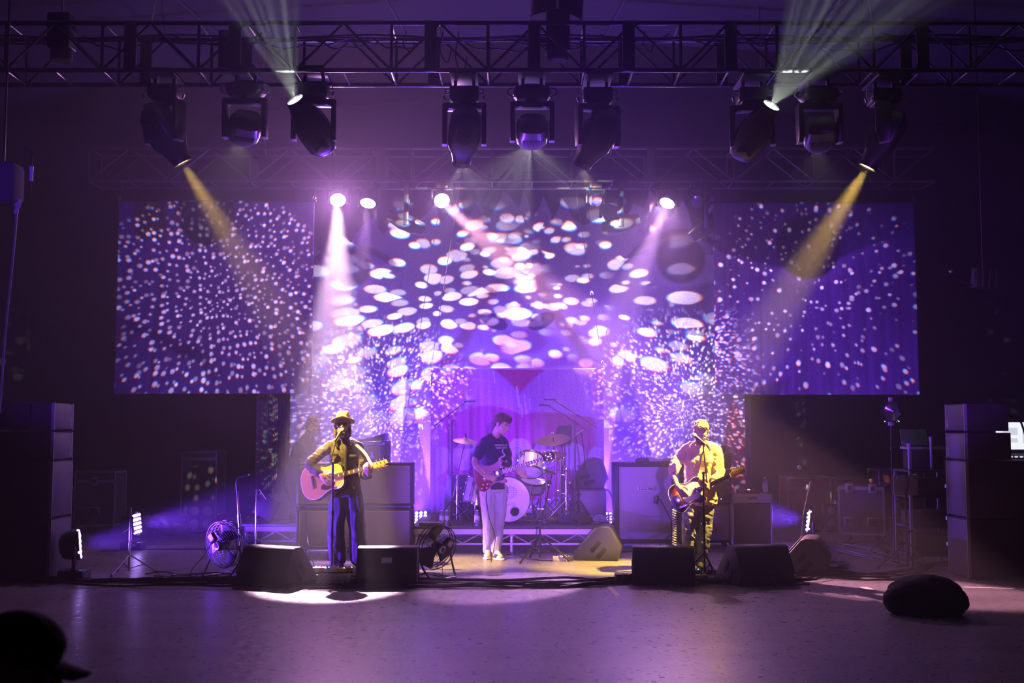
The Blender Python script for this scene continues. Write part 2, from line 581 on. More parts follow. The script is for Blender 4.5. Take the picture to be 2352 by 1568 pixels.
def right_art(x, y):
    b = lerp((0.24, 0.14, 0.40), (0.36, 0.22, 0.52), 0.5 + 0.8 * nz(x, y, 0.010, 4) + 0.5 * nz(x, 0, 0.13, 8))
    lid = 590 + 26 * sin((x - 1690) * 0.012) - 0.12 * max(0, x - 1900)
    b = lerp(b, (0.44, 0.32, 0.58), 0.7 * sm(1.1, 0.9, ell(x, y, 1852, 572, 110, 86)) * sm(lid - 6, lid + 10, y))
    b = lerp(b, (0.075, 0.045, 0.13), 0.85 * sm(lid + 4, lid - 6, y))
    b = lerp(b, (0.045, 0.032, 0.07), sm(1.05, 0.95, ell(x, y, 1858, 566, 72, 76)))
    b = lerp(b, (0.08, 0.05, 0.15), 0.75 * sm(1870, 2080, x) * sm(900, 700, y))
    for k in (1662, 1676, 1690, 1740):
        b = lerp(b, (0.14, 0.08, 0.26), 0.5 * sm(4, 1.5, abs(x - k - 0.01 * y)))
    return b
D_TRUSS, D_UP, D_SIDE, D_DRUMCLOTH, D_BACK = 12.0, 17.5, 17.3, 17.45, 19.4
bd, *_ = printed_cloth('painted_backdrop', 'huge painted cloth backdrop of a face with flame hair behind the stage', 'backdrop cloth', 662, 395, 1702, 1198, D_BACK, backdrop_art, 360, 280, 'printed_backdrop_cloth', 0.010)
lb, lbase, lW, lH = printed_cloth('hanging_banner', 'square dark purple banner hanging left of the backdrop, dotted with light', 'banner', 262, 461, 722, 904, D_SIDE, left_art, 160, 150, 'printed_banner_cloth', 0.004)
rb, rbase, rW, rH = printed_cloth('hanging_banner', 'square purple banner hanging right of the backdrop, dark eye printed on it', 'banner', 1643, 465, 2100, 906, D_SIDE, right_art, 160, 150, 'printed_banner_cloth', 0.004)
db, dbase, dW, dH = printed_cloth('drum_banner', 'magenta cloth banner with painted lips hanging behind the drums', 'banner', 988, 847, 1386, 1194, D_DRUMCLOTH, drum_art, 180, 150, 'printed_drum_cloth', 0.008)
STEEL = M('steel_wire', (0.35, 0.34, 0.36), 0.35, 0.9)
CHROME = M('chrome', (0.82, 0.82, 0.84), 0.12, 1.0)
BLACKM = M('black_metal', (0.018, 0.018, 0.02), 0.42, 0.3)
# rods, wires and shackles of the banners (parts of the banner they carry)
for o, W_, H_ in ((lb, lW, lH), (rb, rW, rH)):
    MB().cyl((-W_ / 2 - .03, 0, H_), (W_ / 2 + .03, 0, H_), 0.015, n=8).build('top_rod', BLACKM, o)
    for sx in (-1, 1):
        MB().cyl((sx * W_ / 2, 0, H_), (sx * W_ / 2, 0.2, H_ + 0.36), 0.004, n=6).build('wire', STEEL, o)
        MB().tube([(sx * W_ / 2 + 0.022 * cos(t), 0, H_ + 0.05 + 0.03 * sin(t)) for t in [k * pi / 5 for k in range(10)]], 0.006, 6, closed=True).build('shackle', STEEL, o)
MB().cyl((-dW / 2 - .02, 0, dH), (dW / 2 + .02, 0, dH), 0.012, n=8).build('top_rod', M('pale_rod', (0.6, 0.55, 0.6), 0.5), db)
for sx, tx in ((-1, 1056), (1, 1320)):
    top = P(tx, 422, D_DRUMCLOTH + .05) - dbase
    bot = Vector((sx * dW / 2, 0, dH))
    MB().cyl(bot, top, 0.0045, n=6).build('wire', STEEL, db)
    mid = bot.lerp(top, 0.40)
    MB().tube([mid + Vector((0.022 * cos(t), 0, 0.045 * sin(t))) for t in [k * pi / 5 for k in range(10)]], 0.006, 6, closed=True).build('shackle', STEEL, db)
    mid = bot.lerp(top, 0.03)
    MB().tube([mid + Vector((0.02 * cos(t), 0, 0.04 * sin(t))) for t in [k * pi / 5 for k in range(10)]], 0.006, 6, closed=True).build('shackle', STEEL, db)
# pleated grey curtain left of the backdrop
def pleated(name, label, x0, x1, y0, y1, d, mat, amp=0.03, n=26):
    a, c = P(x0, y1, d), P(x1, y0, d)
    W, H = c.x - a.x, c.z - a.z
    b = MB()
    b.grid(lambda u, v: Vector(((u - .5) * W, amp * sin(u * n) + 0.4 * amp * sin(u * n * 2.7 + 1), v * H)), 120, 6)
    o = b.build(name, mat, smooth=180)
    s = o.modifiers.new('thickness', 'SOLIDIFY'); s.thickness = 0.006
    o.location = ((a.x + c.x) / 2, d, a.z)
    return tag(o, label, 'curtain')
cur = pleated('grey_curtain', 'pleated pale grey curtain strip behind the left banner and amplifiers', 585, 668, 540, 1190, 20.2, M('grey_curtain_cloth', (0.30, 0.28, 0.29), 0.9))
cur2 = pleated('grey_curtain', 'pleated dark grey curtain strip beside the right edge of the backdrop', 1700, 1722, 840, 1190, 20.2, M('grey_curtain_cloth'), 0.025, 9)
# ---------------------------------------------------------------- trusses
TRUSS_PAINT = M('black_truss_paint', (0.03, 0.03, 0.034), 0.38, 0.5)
ALU = M('aluminium', (0.55, 0.54, 0.56), 0.35, 0.9)
def truss(name, label, d, zc, x0, x1, h, w, bay, cr, dr, mat, ztilt=0.0, plates=(), xmid=0.0):
    t = thing(name, label, 'truss', ((x0 + x1) / 2, d, zc - h / 2))
    L_ = x1 - x0
    Y0, Y1, Z0, Z1 = 0, w, 0, h
    for y in (Y0, Y1):
        for z in (Z0, Z1):
            MB().cyl((-L_ / 2, y, z), (L_ / 2, y, z), cr, n=10).build('chord', mat, t)
    for hx_ in (-L_ * .3, L_ * .3):
        for y in (Y0, Y1):
            MB().cyl((hx_, y, h), (hx_, w / 2, h + .6), 0.008, n=6).build('hanging_cable', STEEL, t)
        MB().cyl((hx_, w / 2, h + .58), (hx_, w / 2, 8.6 - 0.7 * abs(hx_) / RX - (zc - h / 2) + .05), 0.010, n=6).build('hanging_cable', STEEL, t)
    n = int(round(L_ / bay))
    for i in range(n + 1):
        x = -L_ / 2 + i * L_ / n
        for y in (Y0, Y1):
            if i % 2 == 0:
                MB().cyl((x, y, Z0), (x, y, Z1), dr * 1.2, n=8).build('upright', mat, t)
            if i < n:
                a, b = (Z0, Z1) if i % 2 == 0 else (Z1, Z0)
                MB().cyl((x, y, a), (x + L_ / n, y, b), dr, n=8).build('diagonal_brace', mat, t)
        for z in (Z0, Z1):
            MB().cyl((x, Y0, z), (x, Y1, z), dr, n=8).build('cross_bar', mat, t)
    for px in plates:
        x = (px - 1176) / ppm(d) - (x0 + x1) / 2
        for y in (Y0, Y1):
            MB().box((x, y, h / 2), (0.13, 0.055, h + 0.04), bevel=0.006).build('splice_plate', mat, t)
    return t
tf = P(1176, 107, D_TRUSS)
truss('lighting_truss', 'long black box truss across the top, carrying the moving lights', D_TRUSS, tf.z, -6.5, 6.5, 0.52, 0.53, 0.525, 0.026, 0.014, TRUSS_PAINT, plates=(525, 985, 1228, 1450, 1690, 2140, 280))
tu = P(1176, 378, D_UP)
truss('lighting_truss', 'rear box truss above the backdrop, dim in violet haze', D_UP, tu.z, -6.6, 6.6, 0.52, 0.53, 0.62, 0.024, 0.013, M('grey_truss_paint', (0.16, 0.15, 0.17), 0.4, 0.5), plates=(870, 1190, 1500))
# hanging cables looped along the truss (one loom)
def truss_cables():
    b = MB()
    rnd = random.Random(3)
    zt = tf.z + 0.20
    for k in range(16):
        x = -6.2 + k * 0.78 + rnd.uniform(-.2, .2)
        L_ = rnd.uniform(.7, 1.3)
        sag = rnd.uniform(.04, .14)
        y = D_TRUSS + rnd.uniform(0.15, 0.42)
        b.tube([(x + L_ * i / 10, y, zt - sag * sin(pi * i / 10) + 0.02 * sin(i * 1.7 + k)) for i in range(11)], 0.009, 6)
    for k in range(3):
        y = D_TRUSS + 0.2 + .09 * k
        b.tube([(-6.3 + 0.3 * i, y, zt - 0.02 + 0.02 * sin(i * 0.9 + k)) for i in range(43)], 0.011, 6)
    for x, L_ in ((-0.75, .45), (-0.58, .62), (1.45, .3), (2.9, .4), (-1.15, .3)):
        b.tube(spline([(x, D_TRUSS + .1, zt), (x - .03, D_TRUSS + .05, zt - L_ * .5), (x + .05, D_TRUSS + .05, zt - L_ * .8), (x + .09, D_TRUSS + .1, zt - L_ * .45)], 6), 0.007, 6)
    o = b.build('cable_loom', M('black_rubber', (0.012, 0.012, 0.014), 0.5))
    tag(o, 'loom of black cables sagging along inside the front truss', 'cables')
    o['kind'] = 'stuff'
truss_cables()
# ---------------------------------------------------------------- moving lights
HOUSING = M('black_lamp_housing', (0.035, 0.034, 0.038), 0.36, spec=0.6, bump=0.05, bscale=300)
HOUSING2 = M('satin_lamp_housing', (0.06, 0.058, 0.066), 0.3, spec=0.7)
GREYP = M('grey_bracket', (0.45, 0.43, 0.46), 0.45, 0.3)
DARKLENS = M('dark_lens', (0.02, 0.02, 0.03), 0.08, spec=0.8)
def rect_ring(w, h, n=4, p=4.0):
    out = []
    for k in range(24):
        t = 2 * pi * k / 24
        c, s = cos(t), sin(t)
        out.append((w * (abs(c) ** (2 / p)) * (1 if c > 0 else -1), h * (abs(s) ** (2 / p)) * (1 if s > 0 else -1)))
    return out
def loft(b, secs, mtx=None):
    rings = []
    for (z, w, h, p, ox, oy) in secs:
        rings.append([b.bm.verts.new((x + ox, y + oy, z)) for x, y in rect_ring(w, h, p=p)])
    for A, B in zip(rings, rings[1:]):
        n = len(A)
        for k in range(n):
            b.bm.faces.new((A[k], A[(k + 1) % n], B[(k + 1) % n], B[k]))
    b.bm.faces.new(rings[0][::-1]); b.bm.faces.new(rings[-1])
    b._fin([v for r in rings for v in r], mtx)
def moving_light(px, py_top, d, aim, label, style='A', pan=None, lens_on=None, beam=None, ztop=None, scale=1.0, group=None, upright=False):
    """A hung moving head: base clamped under the truss, yoke, and a tilting head; aim is the head's direction."""
    top = P(px, py_top, d)
    t = thing('moving_light', label, 'stage light', top, group=group)
    aim = Vector(aim).normalized()
    if pan is None:
        pan = atan2(aim.x, aim.y) if aim.y > 0 else atan2(-aim.x, -aim.y)
        pan = -pan
    s = scale
    fl = -1.0
    Rz = Matrix.Rotation(pan, 4, 'Z')
    T = Matrix.Scale(s, 4)
    if upright:
        T = T @ Matrix.Diagonal((1, 1, -1, 1))
    # base with clamps and handles
    b = MB(T)
    if style == 'A':
        b.box((0, 0, -0.09), (0.32, 0.26, 0.15), bevel=0.02)
        b.box((0, 0, -0.17), (0.26, 0.2, 0.03), bevel=0.01)
    else:
        loft(b, [(-0.01, .13, .10, 3, 0, 0), (-0.05, .2, .15, 4, 0, 0), (-0.12, .21, .15, 4, 0, 0), (-0.175, .17, .13, 3, 0, 0)])
    b.build('base', HOUSING, t)
    for sx in (-1, 1):
        c = MB(T)
        c.box((sx * 0.1, 0.0, 0.035), (0.035, 0.06, 0.09), bevel=0.006)
        c.tube([(sx * 0.1, 0.035 * cos(a), 0.09 + 0.035 * sin(a)) for a in [k * pi / 6 for k in range(12)]], 0.012, 6, closed=True)
        c.build('clamp', BLACKM, t)
        hb = MB(T)
        if style == 'A':
            hb.box((sx * 0.185, -0.05, -0.045), (0.045, 0.012, 0.012)).box((sx * 0.205, -0.05, -0.068), (0.012, 0.012, 0.05)).box((sx * 0.185, -0.05, -0.092), (0.045, 0.012, 0.012))
            hb.box((sx * 0.215, -0.05, -0.14), (0.022, 0.02, 0.05), R3(0, sx * .3, 0))
        else:
            hb.tube([(sx * (0.2 + 0.07 * sin(a)), -0.03, -0.09 + 0.05 * cos(a)) for a in [k * pi / 8 for k in range(9)]], 0.011, 6)
        hb.build('handle', GREYP, t)
    MB(T if not upright else Matrix.Identity(4)).box((0, 0, 0.085), (0.30, 0.60, 0.035), bevel=0.006).build('mounting_bar', BLACKM, t)
    # yoke
    y = MB(T @ Rz)
    wy, ly = (0.215, 0.44) if style == 'A' else (0.215, 0.42)
    y.box((0, 0, -0.225), (2 * wy + 0.05, 0.15, 0.07), bevel=0.02)
    for sx in (-1, 1):
        out = [(-0.085, 0), (0.085, 0), (0.085, -ly + 0.1), (0.05, -ly), (-0.05, -ly), (-0.085, -ly + 0.1)]
        y.prism(out, 0.055, Matrix.Translation((sx * wy, 0, -0.21)) @ Matrix.Rotation(pi / 2, 4, 'Z') @ Matrix.Rotation(pi / 2, 4, 'X') , bevel=0.012)
    y.cyl((0, 0, -0.17), (0, 0, -0.21), 0.08, n=16)
    y.build('yoke', HOUSING, t)
    tr = MB(T @ Rz)
    for sx in (-1, 1):
        tr.box((sx * wy, -0.0, -0.21 - ly + 0.005), (0.06, 0.11, 0.012), bevel=0.004)
    tr.build('yoke_trim', GREYP, t)
    # head: axis +Z of the head frame points along aim
    piv = Vector((0, 0, -0.21 - ly + 0.13))
    if upright:
        piv = Vector((0, 0, 0.21 + ly - 0.13))
    xax = Rz.to_3x3() @ Vector((1, 0, 0))
    zax = aim
    yax = zax.cross(xax).normalized()
    xax = yax.cross(zax).normalized()
    Hm = Matrix(((xax.x, yax.x, zax.x, 0), (xax.y, yax.y, zax.y, 0), (xax.z, yax.z, zax.z, 0), (0, 0, 0, 1)))
    Hm = Matrix.Translation(piv * s) @ Hm @ Matrix.Scale(s, 4)
    h = MB(Hm)
    if style == 'A':
        loft(h, [(-0.31, .07, .06, 3, 0, 0), (-0.285, .12, .10, 3, 0, 0), (-0.2, .165, .14, 4, 0, 0), (-0.02, .178, .155, 5, 0, 0), (0.12, .172, .15, 5, 0, 0), (0.22, .13, .12, 3.5, 0, 0), (0.30, .115, .105, 2.6, 0, 0), (0.36, .105, .10, 2.2, 0, 0)])
    else:
        loft(h, [(-0.2, .10, .08, 3, 0, 0), (-0.17, .15, .12, 3.5, 0, 0), (-0.02, .175, .145, 4, 0, 0), (0.14, .175, .15, 3.5, 0, 0), (0.24, .15, .14, 2.6, 0, 0), (0.31, .10, .105, 2.2, 0, 0), (0.345, .075, .085, 2, 0, 0)])
    hd = h.build('lamp_head', HOUSING2 if style != 'A' else HOUSING, t)
    for sy in (-1, 1):
        v = MB(Hm)
        if style == 'A':
            for k in range(7):
                for sx in (-1, 1):
                    v.box((sx * 0.04, sy * 0.152, 0.02 - 0.032 * k), (0.09, 0.012, 0.009), R3(0, sx * 0.55, 0))
        else:
            for k in range(13):
                v.box((-0.10 + k * 0.0167, sy * 0.146, 0.02), (0.007, 0.016, 0.09))
        v.build('vent', BLACKM, hd)
    e = MB(Hm)
    fr = 0.352 if style == 'A' else 0.338
    rr = 0.095 if style == 'A' else 0.07
    zf = 0.36 if style == 'A' else 0.345
    e.lathe([(rr + 0.012, zf - 0.03), (rr + 0.014, zf + 0.03), (rr, zf + 0.03), (rr, zf + 0.005)], 28, caps=False)
    e.build('lens_ring', GREYP if lens_on is None else BLACKM, hd)
    ln = MB(Hm)
    if lens_on is not None:
        for (i, j) in [(i, j) for i in range(-4, 5) for j in range(-4, 5)]:
            x = (i + (j % 2) * .5) * rr * .23
            yv = j * rr * .2
            if hypot(x, yv) < rr * .9:
                ln.ball((x, yv, zf + 0.012), (rr * .12, rr * .12, 0.008), 8, 5)
    ln.lathe([(rr, zf + 0.004), (rr * .7, zf + 0.012), (0.001, zf + 0.016)], 24)
    ln.build('lens', lens_on or DARKLENS, hd)
    lp = top + (Hm @ Vector((0, 0, zf + 0.03)))
    return t, lp, top + piv * s
def emit(name, col, s):
    return M(name, (0.8, 0.8, 0.8), 0.3, emit=col, estr=s)
LENS_WHITE = emit('lit_white_lens', (0.95, 1.0, 0.92), 9.0)
LENS_AMBER = emit('lit_amber_lens', (1.0, 0.72, 0.2), 6.0)
YT = 205
singer_t = P(800, 1010, 13.2)
guit_t = P(1606, 1030, 13.0)
AMBER, WARMWHITE, PINK, VIOLET = (1.0, 0.62, 0.10), (0.90, 1.0, 0.86), (1.0, 0.55, 0.80), (0.17, 0.035, 1.0)
dM = D_TRUSS + 0.27
# left group
p0 = P(385, 190, dM)
t, lp, pv = moving_light(380, 195, dM, singer_t - (p0 - Vector((0, 0, .5))), 'moving light throwing the left amber beam, at the left end of the front truss', 'A', pan=-0.5, lens_on=LENS_AMBER)
spot('amber_beam', lp, singer_t + Vector((0, 0, .12)), 10000, AMBER, 21, 0.85, 0.05, t)
GOBO = dict(scale=34, dot=0.30, soft=0.10, fringe=0.012, k=0.8)
cL = P(540, 640, D_SIDE)
t, lp, pv = moving_light(565, 188, dM, P(440, 640, D_SIDE) - P(565, 320, dM), 'rounded moving light second from the left end of the front truss, violet lit nose', 'B', pan=0.0)
GL = (lp, t)
t, lp, pv = moving_light(722, 190, dM, (-0.42, -0.60, 0.67), 'moving light facing up with glowing white lens, left of the centre three', 'A', pan=0.12, lens_on=LENS_WHITE)
spot('white_fan_beam', lp, lp + Vector((-0.30, -0.55, 1.0)), 9000, WARMWHITE, 46, 0.1, 0.02, t, gobo=dict(scale=9, dot=0.24, soft=0.12, fringe=0.0))
# centre trio
t, lp, pv = moving_light(1067, 200, dM, (-0.12, 0.75, -0.65), 'unlit moving light hanging left in the centre three of the front truss', 'A', pan=0.02)
GA = (lp, t)
t, lp, pv = moving_light(1222, 196, dM, P(1190, 700, D_BACK) - P(1222, 300, dM), 'rounded unlit moving light with oval handles, middle of the centre three', 'B', pan=0.0)
GC = (lp, t)
t, lp, pv = moving_light(1372, 203, dM, (-0.42, 0.42, -0.75), 'unlit moving light tilted down to the left, right of the centre three', 'A', pan=0.25)
GB = (lp, t)
# right group
t, lp, pv = moving_light(1727, 203, dM, (0.40, -0.62, 0.67), 'moving light facing up with glowing white lens, right of the centre three', 'A', pan=-0.25, lens_on=LENS_WHITE)
spot('white_fan_beam', lp, lp + Vector((0.62, -0.55, 0.9)), 10000, WARMWHITE, 58, 0.1, 0.02, t, gobo=dict(scale=8, dot=0.24, soft=0.12, fringe=0.0))
t, lp, pv = moving_light(1880, 200, dM, P(1860, 690, D_SIDE) - P(1880, 320, dM), 'rounded moving light second from the right end of the front truss', 'B', pan=0.0)
GR = (lp, t)
p0 = P(2012, 205, dM)
t, lp, pv = moving_light(2030, 205, dM, guit_t - (p0 - Vector((0, 0, .5))), 'moving light throwing the right amber beam, at the right end of the front truss', 'A', pan=1.2, lens_on=LENS_AMBER)
spot('amber_beam', lp, guit_t + Vector((0, 0, .12)), 14000, AMBER, 21, 0.85, 0.05, t)
# dot patterns thrown on the cloths
spot('dot_pattern', GL[0], P(505, 700, D_SIDE), 4600, (1, 0.93, 0.80), 43, 0.15, 0.012, GL[1], gobo=dict(scale=40, dot=0.25, soft=0.10, fringe=0.006, k=0.85))
spot('dot_pattern', GR[0], P(1865, 700, D_SIDE), 4600, (1, 0.93, 0.80), 43, 0.15, 0.012, GR[1], gobo=dict(scale=37, dot=0.27, soft=0.10, fringe=0.006, k=0.85, seed=3.0))
spot('dot_pattern', GC[0], P(1000, 695, D_BACK), 10000, (1, 0.95, 1.0), 36, 0.6, 0.012, GC[1], gobo=dict(scale=24, dot=0.38, soft=0.08, fringe=0.012, k=0.8, ax=0.5))
spot('dot_pattern', GC[0], P(1380, 695, D_BACK), 10000, (1, 0.95, 1.0), 36, 0.6, 0.012, GC[1], gobo=dict(scale=22, dot=0.38, soft=0.08, fringe=0.012, k=0.8, ax=0.5, seed=2.0))
spot('dot_pattern', GA[0], P(1205, 660, D_BACK), 13000, (1, 0.95, 1.0), 26, 0.9, 0.012, GA[1], gobo=dict(scale=34, dot=0.36, soft=0.10, fringe=0.010, k=0.85, ax=0.55, seed=4.0))
spot('dot_pattern', GA[0], P(876, 955, D_BACK), 14000, (1, 0.93, 1.0), 28, 0.9, 0.012, GA[1], gobo=dict(scale=84, dot=0.40, soft=0.14, fringe=0.006, k=0.62, seed=5.0))
spot('dot_pattern', GB[0], P(1580, 950, D_BACK), 17000, (1, 0.93, 0.95), 29, 0.9, 0.012, GB[1], gobo=dict(scale=84, dot=0.40, soft=0.14, fringe=0.006, k=0.62, seed=8.0))
spot('added_pink_fill', GB[0], P(1235, 1060, 15.6), 2800, (1.0, 0.55, 0.75), 12, 0.9, 0.03, GB[1])  # extra pink spot added to brighten the drums; this head hangs unlit
# ---------------------------------------------------------------- wash lights on the rear truss
LENS_PINK = emit('lit_pink_lens', (1.0, 0.80, 0.95), 14.0)
LED_VIOLET = emit('lit_violet_led', (0.42, 0.24, 1.0), 14.0)
def dimpled(b, rr, z, step=0.24, h=0.5):
    for i in range(-5, 6):
        for j in range(-5, 6):
            x, y = (i + (j % 2) * .5) * rr * step, j * rr * step * .87
            if hypot(x, y) < rr * .9:
                b.ball((x, y, z), (rr * step * .42, rr * step * .42, rr * step * h), 6, 4)
def frame_to(loc, aim):
    q = Vector((0, 0, 1)).rotation_difference(Vector(aim).normalized())
    return Matrix.Translation(loc) @ q.to_matrix().to_4x4()
def wash_light(px, py, d, aim, label, on=True, r=0.125):
    """Round wash light hung under the rear truss; (px, py) is the lens."""
    c = P(px, py, d)
    zt = tu.z - 0.26 - 0.03
    t = thing('wash_light', label, 'stage light', (c.x, d, zt))
    lc = Vector((0, 0, c.z - zt))
    aim = Vector(aim).normalized()
    H = frame_to(lc - aim * 0.02, aim)
    b = MB(); b.box((0, .04, -0.05), (0.2, 0.2, 0.09), bevel=0.02); b.build('base', HOUSING, t)
    cl = MB(); cl.box((0, .04, 0.02), (0.04, 0.06, 0.07)); cl.build('clamp', BLACKM, t)
    y = MB()
    for sx in (-1, 1):
        y.box((sx * (r + .03), .04, (lc.z - .09) / 2 - .02), (0.03, 0.07, abs(lc.z + .05)), bevel=0.008)
    y.box((0, .04, -0.1), (2 * r + .09, 0.08, 0.03), bevel=0.008)
    y.build('yoke', HOUSING, t)
    h = MB(H)
    h.lathe([(0.05, -0.24), (r * .8, -0.2), (r * .95, -0.08), (r * 1.02, 0.0), (r * 1.02, 0.02), (r * .96, 0.02), (r * .95, 0.0)], 32)
    hd = h.build('lamp_head', HOUSING, t)
    e = MB(H)
    dimpled(e, r, 0.012)
    e.lathe([(r * .95, 0.004), (r * .5, 0.01), (0.001, 0.012)], 28)
    e.build('lens', LENS_PINK if on else M('dim_violet_lens', (0.4, 0.3, 0.6), 0.12, spec=1.0, metal=0.6), hd)
    return t, c + aim * 0.06
tgt = G(756, 1338)
t, lp = wash_light(776, 460, D_UP, tgt - P(776, 460, D_UP), 'dazzling pink white wash light above the left banner edge, beam straight down')
spot('pink_back_beam', lp, tgt, 32000, (1.0, 0.62, 0.86), 13, 0.35, 0.06, t)
spot('added_lens_glow', lp, tgt + Vector((0, -6, 3)), 420, (0.85, 0.35, 1.0), 170, 0.6, 0.05, t)  # extra wide spot, added so the haze glows around the lamp
tgt = P(770, 1290, 14.5)
t, lp = wash_light(845, 467, D_UP, Vector((-.10, -.55, -1.0)), 'small bright wash light right beside the dazzling one, faint beam down')
spot('pink_back_beam', lp, tgt, 3500, (0.9, 0.45, 1.0), 16, 0.4, 0.05, t)
spot('added_lens_glow', lp, tgt + Vector((0, -6, 3)), 40, (0.8, 0.35, 1.0), 170, 0.6, 0.05, t)
tgt = G(2010, 1345)
t, lp = wash_light(1015, 461, D_UP, tgt - P(1015, 461, D_UP) + Vector((-3.4, -2, 0)), 'bright wash light left of the flame print, pink beam slanting down to the right')
spot('pink_back_beam', lp, tgt, 20000, (1.0, 0.42, 0.55), 13, 0.4, 0.05, t)
spot('added_lens_glow', lp, tgt + Vector((-3, -6, 3)), 110, (0.9, 0.35, 0.95), 170, 0.6, 0.05, t)
tgt = P(1175, 1330, 11.9)
t, lp = wash_light(1532, 467, D_UP, Vector((-0.42, -.5, -0.9)), 'bright wash light above the right guitarist, mauve beam slanting down to the left')
spot('pink_back_beam', lp, tgt, 9000, (0.85, 0.42, 0.9), 12, 0.4, 0.05, t)
spot('added_lens_glow', lp, tgt + Vector((0, -6, 3)), 50, (0.8, 0.35, 1.0), 170, 0.6, 0.05, t)
wash_light(1368, 460, D_UP, Vector((0.0, -1.0, -0.35)), 'unlit wash light with dimpled violet lens, left of the right lit one', False, r=0.105)
wash_light(1602, 464, D_UP, Vector((0.0, -1.0, -0.3)), 'unlit wash light with dimpled violet lens, beside the right banner', False, r=0.10)
def tipped_light(px, py, d, aim, label):
    c = P(px, py, d)
    zt = tu.z - 0.26 - 0.03
    t = thing('spot_light', label, 'stage light', (c.x, d, zt))
    lc = Vector((0, 0, c.z - zt))
    H = frame_to(lc, aim)
    b = MB(); b.box((0, 0, -0.05), (0.24, 0.2, 0.1), bevel=0.02).cyl((0, 0, 0), (0, 0, 0.05), 0.025); b.build('base', HOUSING, t)
    y = MB()
    for sy in (-1, 1):
        y.box((0, sy * 0.14, lc.z / 2 - .03), (0.07, 0.03, abs(lc.z) + .05), bevel=0.006)
    y.box((0, 0, -0.11), (0.08, 0.3, 0.03)); y.build('yoke', HOUSING, t)
    h = MB(H)
    loft(h, [(-0.30, .06, .06, 2.5, 0, 0), (-0.27, .10, .09, 3, 0, 0), (-0.1, .13, .12, 4, 0, 0), (0.1, .13, .12, 4, 0, 0), (0.2, .10, .10, 2.5, 0, 0), (0.31, .085, .085, 2, 0, 0)])
    hd = h.build('lamp_head', HOUSING2, t)
    e = MB(H); e.lathe([(0.08, 0.312), (0.001, 0.33)], 24); e.build('lens', DARKLENS, hd)
tipped_light(1425, 515, D_UP, (1.0, -.1, 0.28), 'unlit dark spot light tipped sideways over the backdrop, left of the mauve beam')
tipped_light(1618, 520, D_UP, (-.75, -.2, -.6), 'unlit dark spot light against the edge of the right banner')
tipped_light(935, 512, D_UP, (-.9, -.1, 0.35), 'unlit dark spot light tipped sideways left of the slanting pink beam')
# ---------------------------------------------------------------- LED heads standing on the floor
def led_head(px, py_base, d, h_c, aim, label, power, cells=(5, 5), r=0.15, size=60, z0=0.0, target=None, col=VIOLET, blend=.5):
    base = P(px, py_base, d)
    t = thing('led_wash_light', label, 'stage light', (base.x, d, z0))
    aim = Vector(aim).normalized()
    b = MB(); b.box((0, 0, 0.05), (0.28, 0.26, 0.10), bevel=0.02); b.build('base', HOUSING, t)
    y = MB()
    side = Vector((0, 0, 1)).cross(aim); side = side.normalized()
    for s in (-1, 1):
        q = side * s * (r + 0.025)
        y.tube([Vector((q.x, q.y, 0.1)), Vector((q.x, q.y, h_c))], 0.022, 8)
    y.tube([Vector((side.x * -(r + .025), side.y * -(r + .025), 0.11)), Vector((side.x * (r + .025), side.y * (r + .025), 0.11))], 0.03, 8)
    y.build('yoke', HOUSING, t)
    H = frame_to(Vector((0, 0, h_c)), aim)
    hd = MB(H)
    hd.lathe([(0.06, -0.16), (r * .8, -0.13), (r, -0.03), (r * 1.04, 0.03), (r * 1.04, 0.05), (r * .97, 0.05), (r * .96, 0.035)], 32)
    hd = hd.build('lamp_head', HOUSING, t)
    f = MB(H); f.lathe([(r * .97, 0.034), (0.001, 0.036)], 28); f.build('face_plate', BLACKM, hd)
    n = cells[0]
    st = 2 * r * .86 / n
    for i in range(n):
        for j in range(n):
            x, yv = (i - (n - 1) / 2) * st, (j - (n - 1) / 2) * st
            if hypot(x, yv) < r * .98:
                MB(H).ball((x, yv, 0.045), (st * .36, st * .36, 0.018), 10, 6).build('led', LED_VIOLET, hd)
    lp = Vector((base.x, d, z0 + h_c)) + aim * 0.11
    spot('violet_beam', lp, target if target is not None else lp + aim, power, col, size, blend, 0.08, t)
    return t
led_head(170, 1322, 12.35, 0.36, (1.0, 0.34, 0.10), 'violet LED light on the floor beside the left speaker stack, facing the stage', 3200, r=0.165, size=42)
led_head(306, 1256, 15.3, 0.33, (1.0, -0.02, 0.10), 'violet LED light on the floor behind the short microphone stand', 4000, r=0.16, size=38)
led_head(962, 1203, 16.7, 0.27, (-0.05, -0.66, 0.70), 'violet LED light glowing at the left end of the drum riser', 1800, cells=(4, 4), r=0.15, size=90)
led_head(1397, 1203, 16.7, 0.27, (0.05, -0.64, 0.72), 'violet LED light glowing behind the drum monitor, right end of the riser', 1800, cells=(4, 4), r=0.13, size=90)
led_head(1866, 1248, 15.6, 0.34, (-1.0, 0.15, 0.14), 'violet LED light on the floor right of the small amplifier, facing left', 5500, r=0.16, size=46)
# ---------------------------------------------------------------- added fill spots with no fixture of their own
spot('added_violet_fill', (0.6, -3.0, 2.3), (0.5, 17.0, 1.75), 24000, (0.27, 0.075, 1.0), 14, 0.7, 0.1)  # unseen spots added behind the camera: violet base on drums and banners
spot('added_violet_fill', (-4.2, -3.0, 2.3), lbase + Vector((0, 0, 1.45)), 4200, (0.20, 0.03, 1.0), 15, 0.6, 0.1)
spot('added_violet_fill', (4.2, -3.0, 2.3), rbase + Vector((-.5, 0, 1.2)), 4600, (0.28, 0.04, 1.0), 15, 0.6, 0.1)
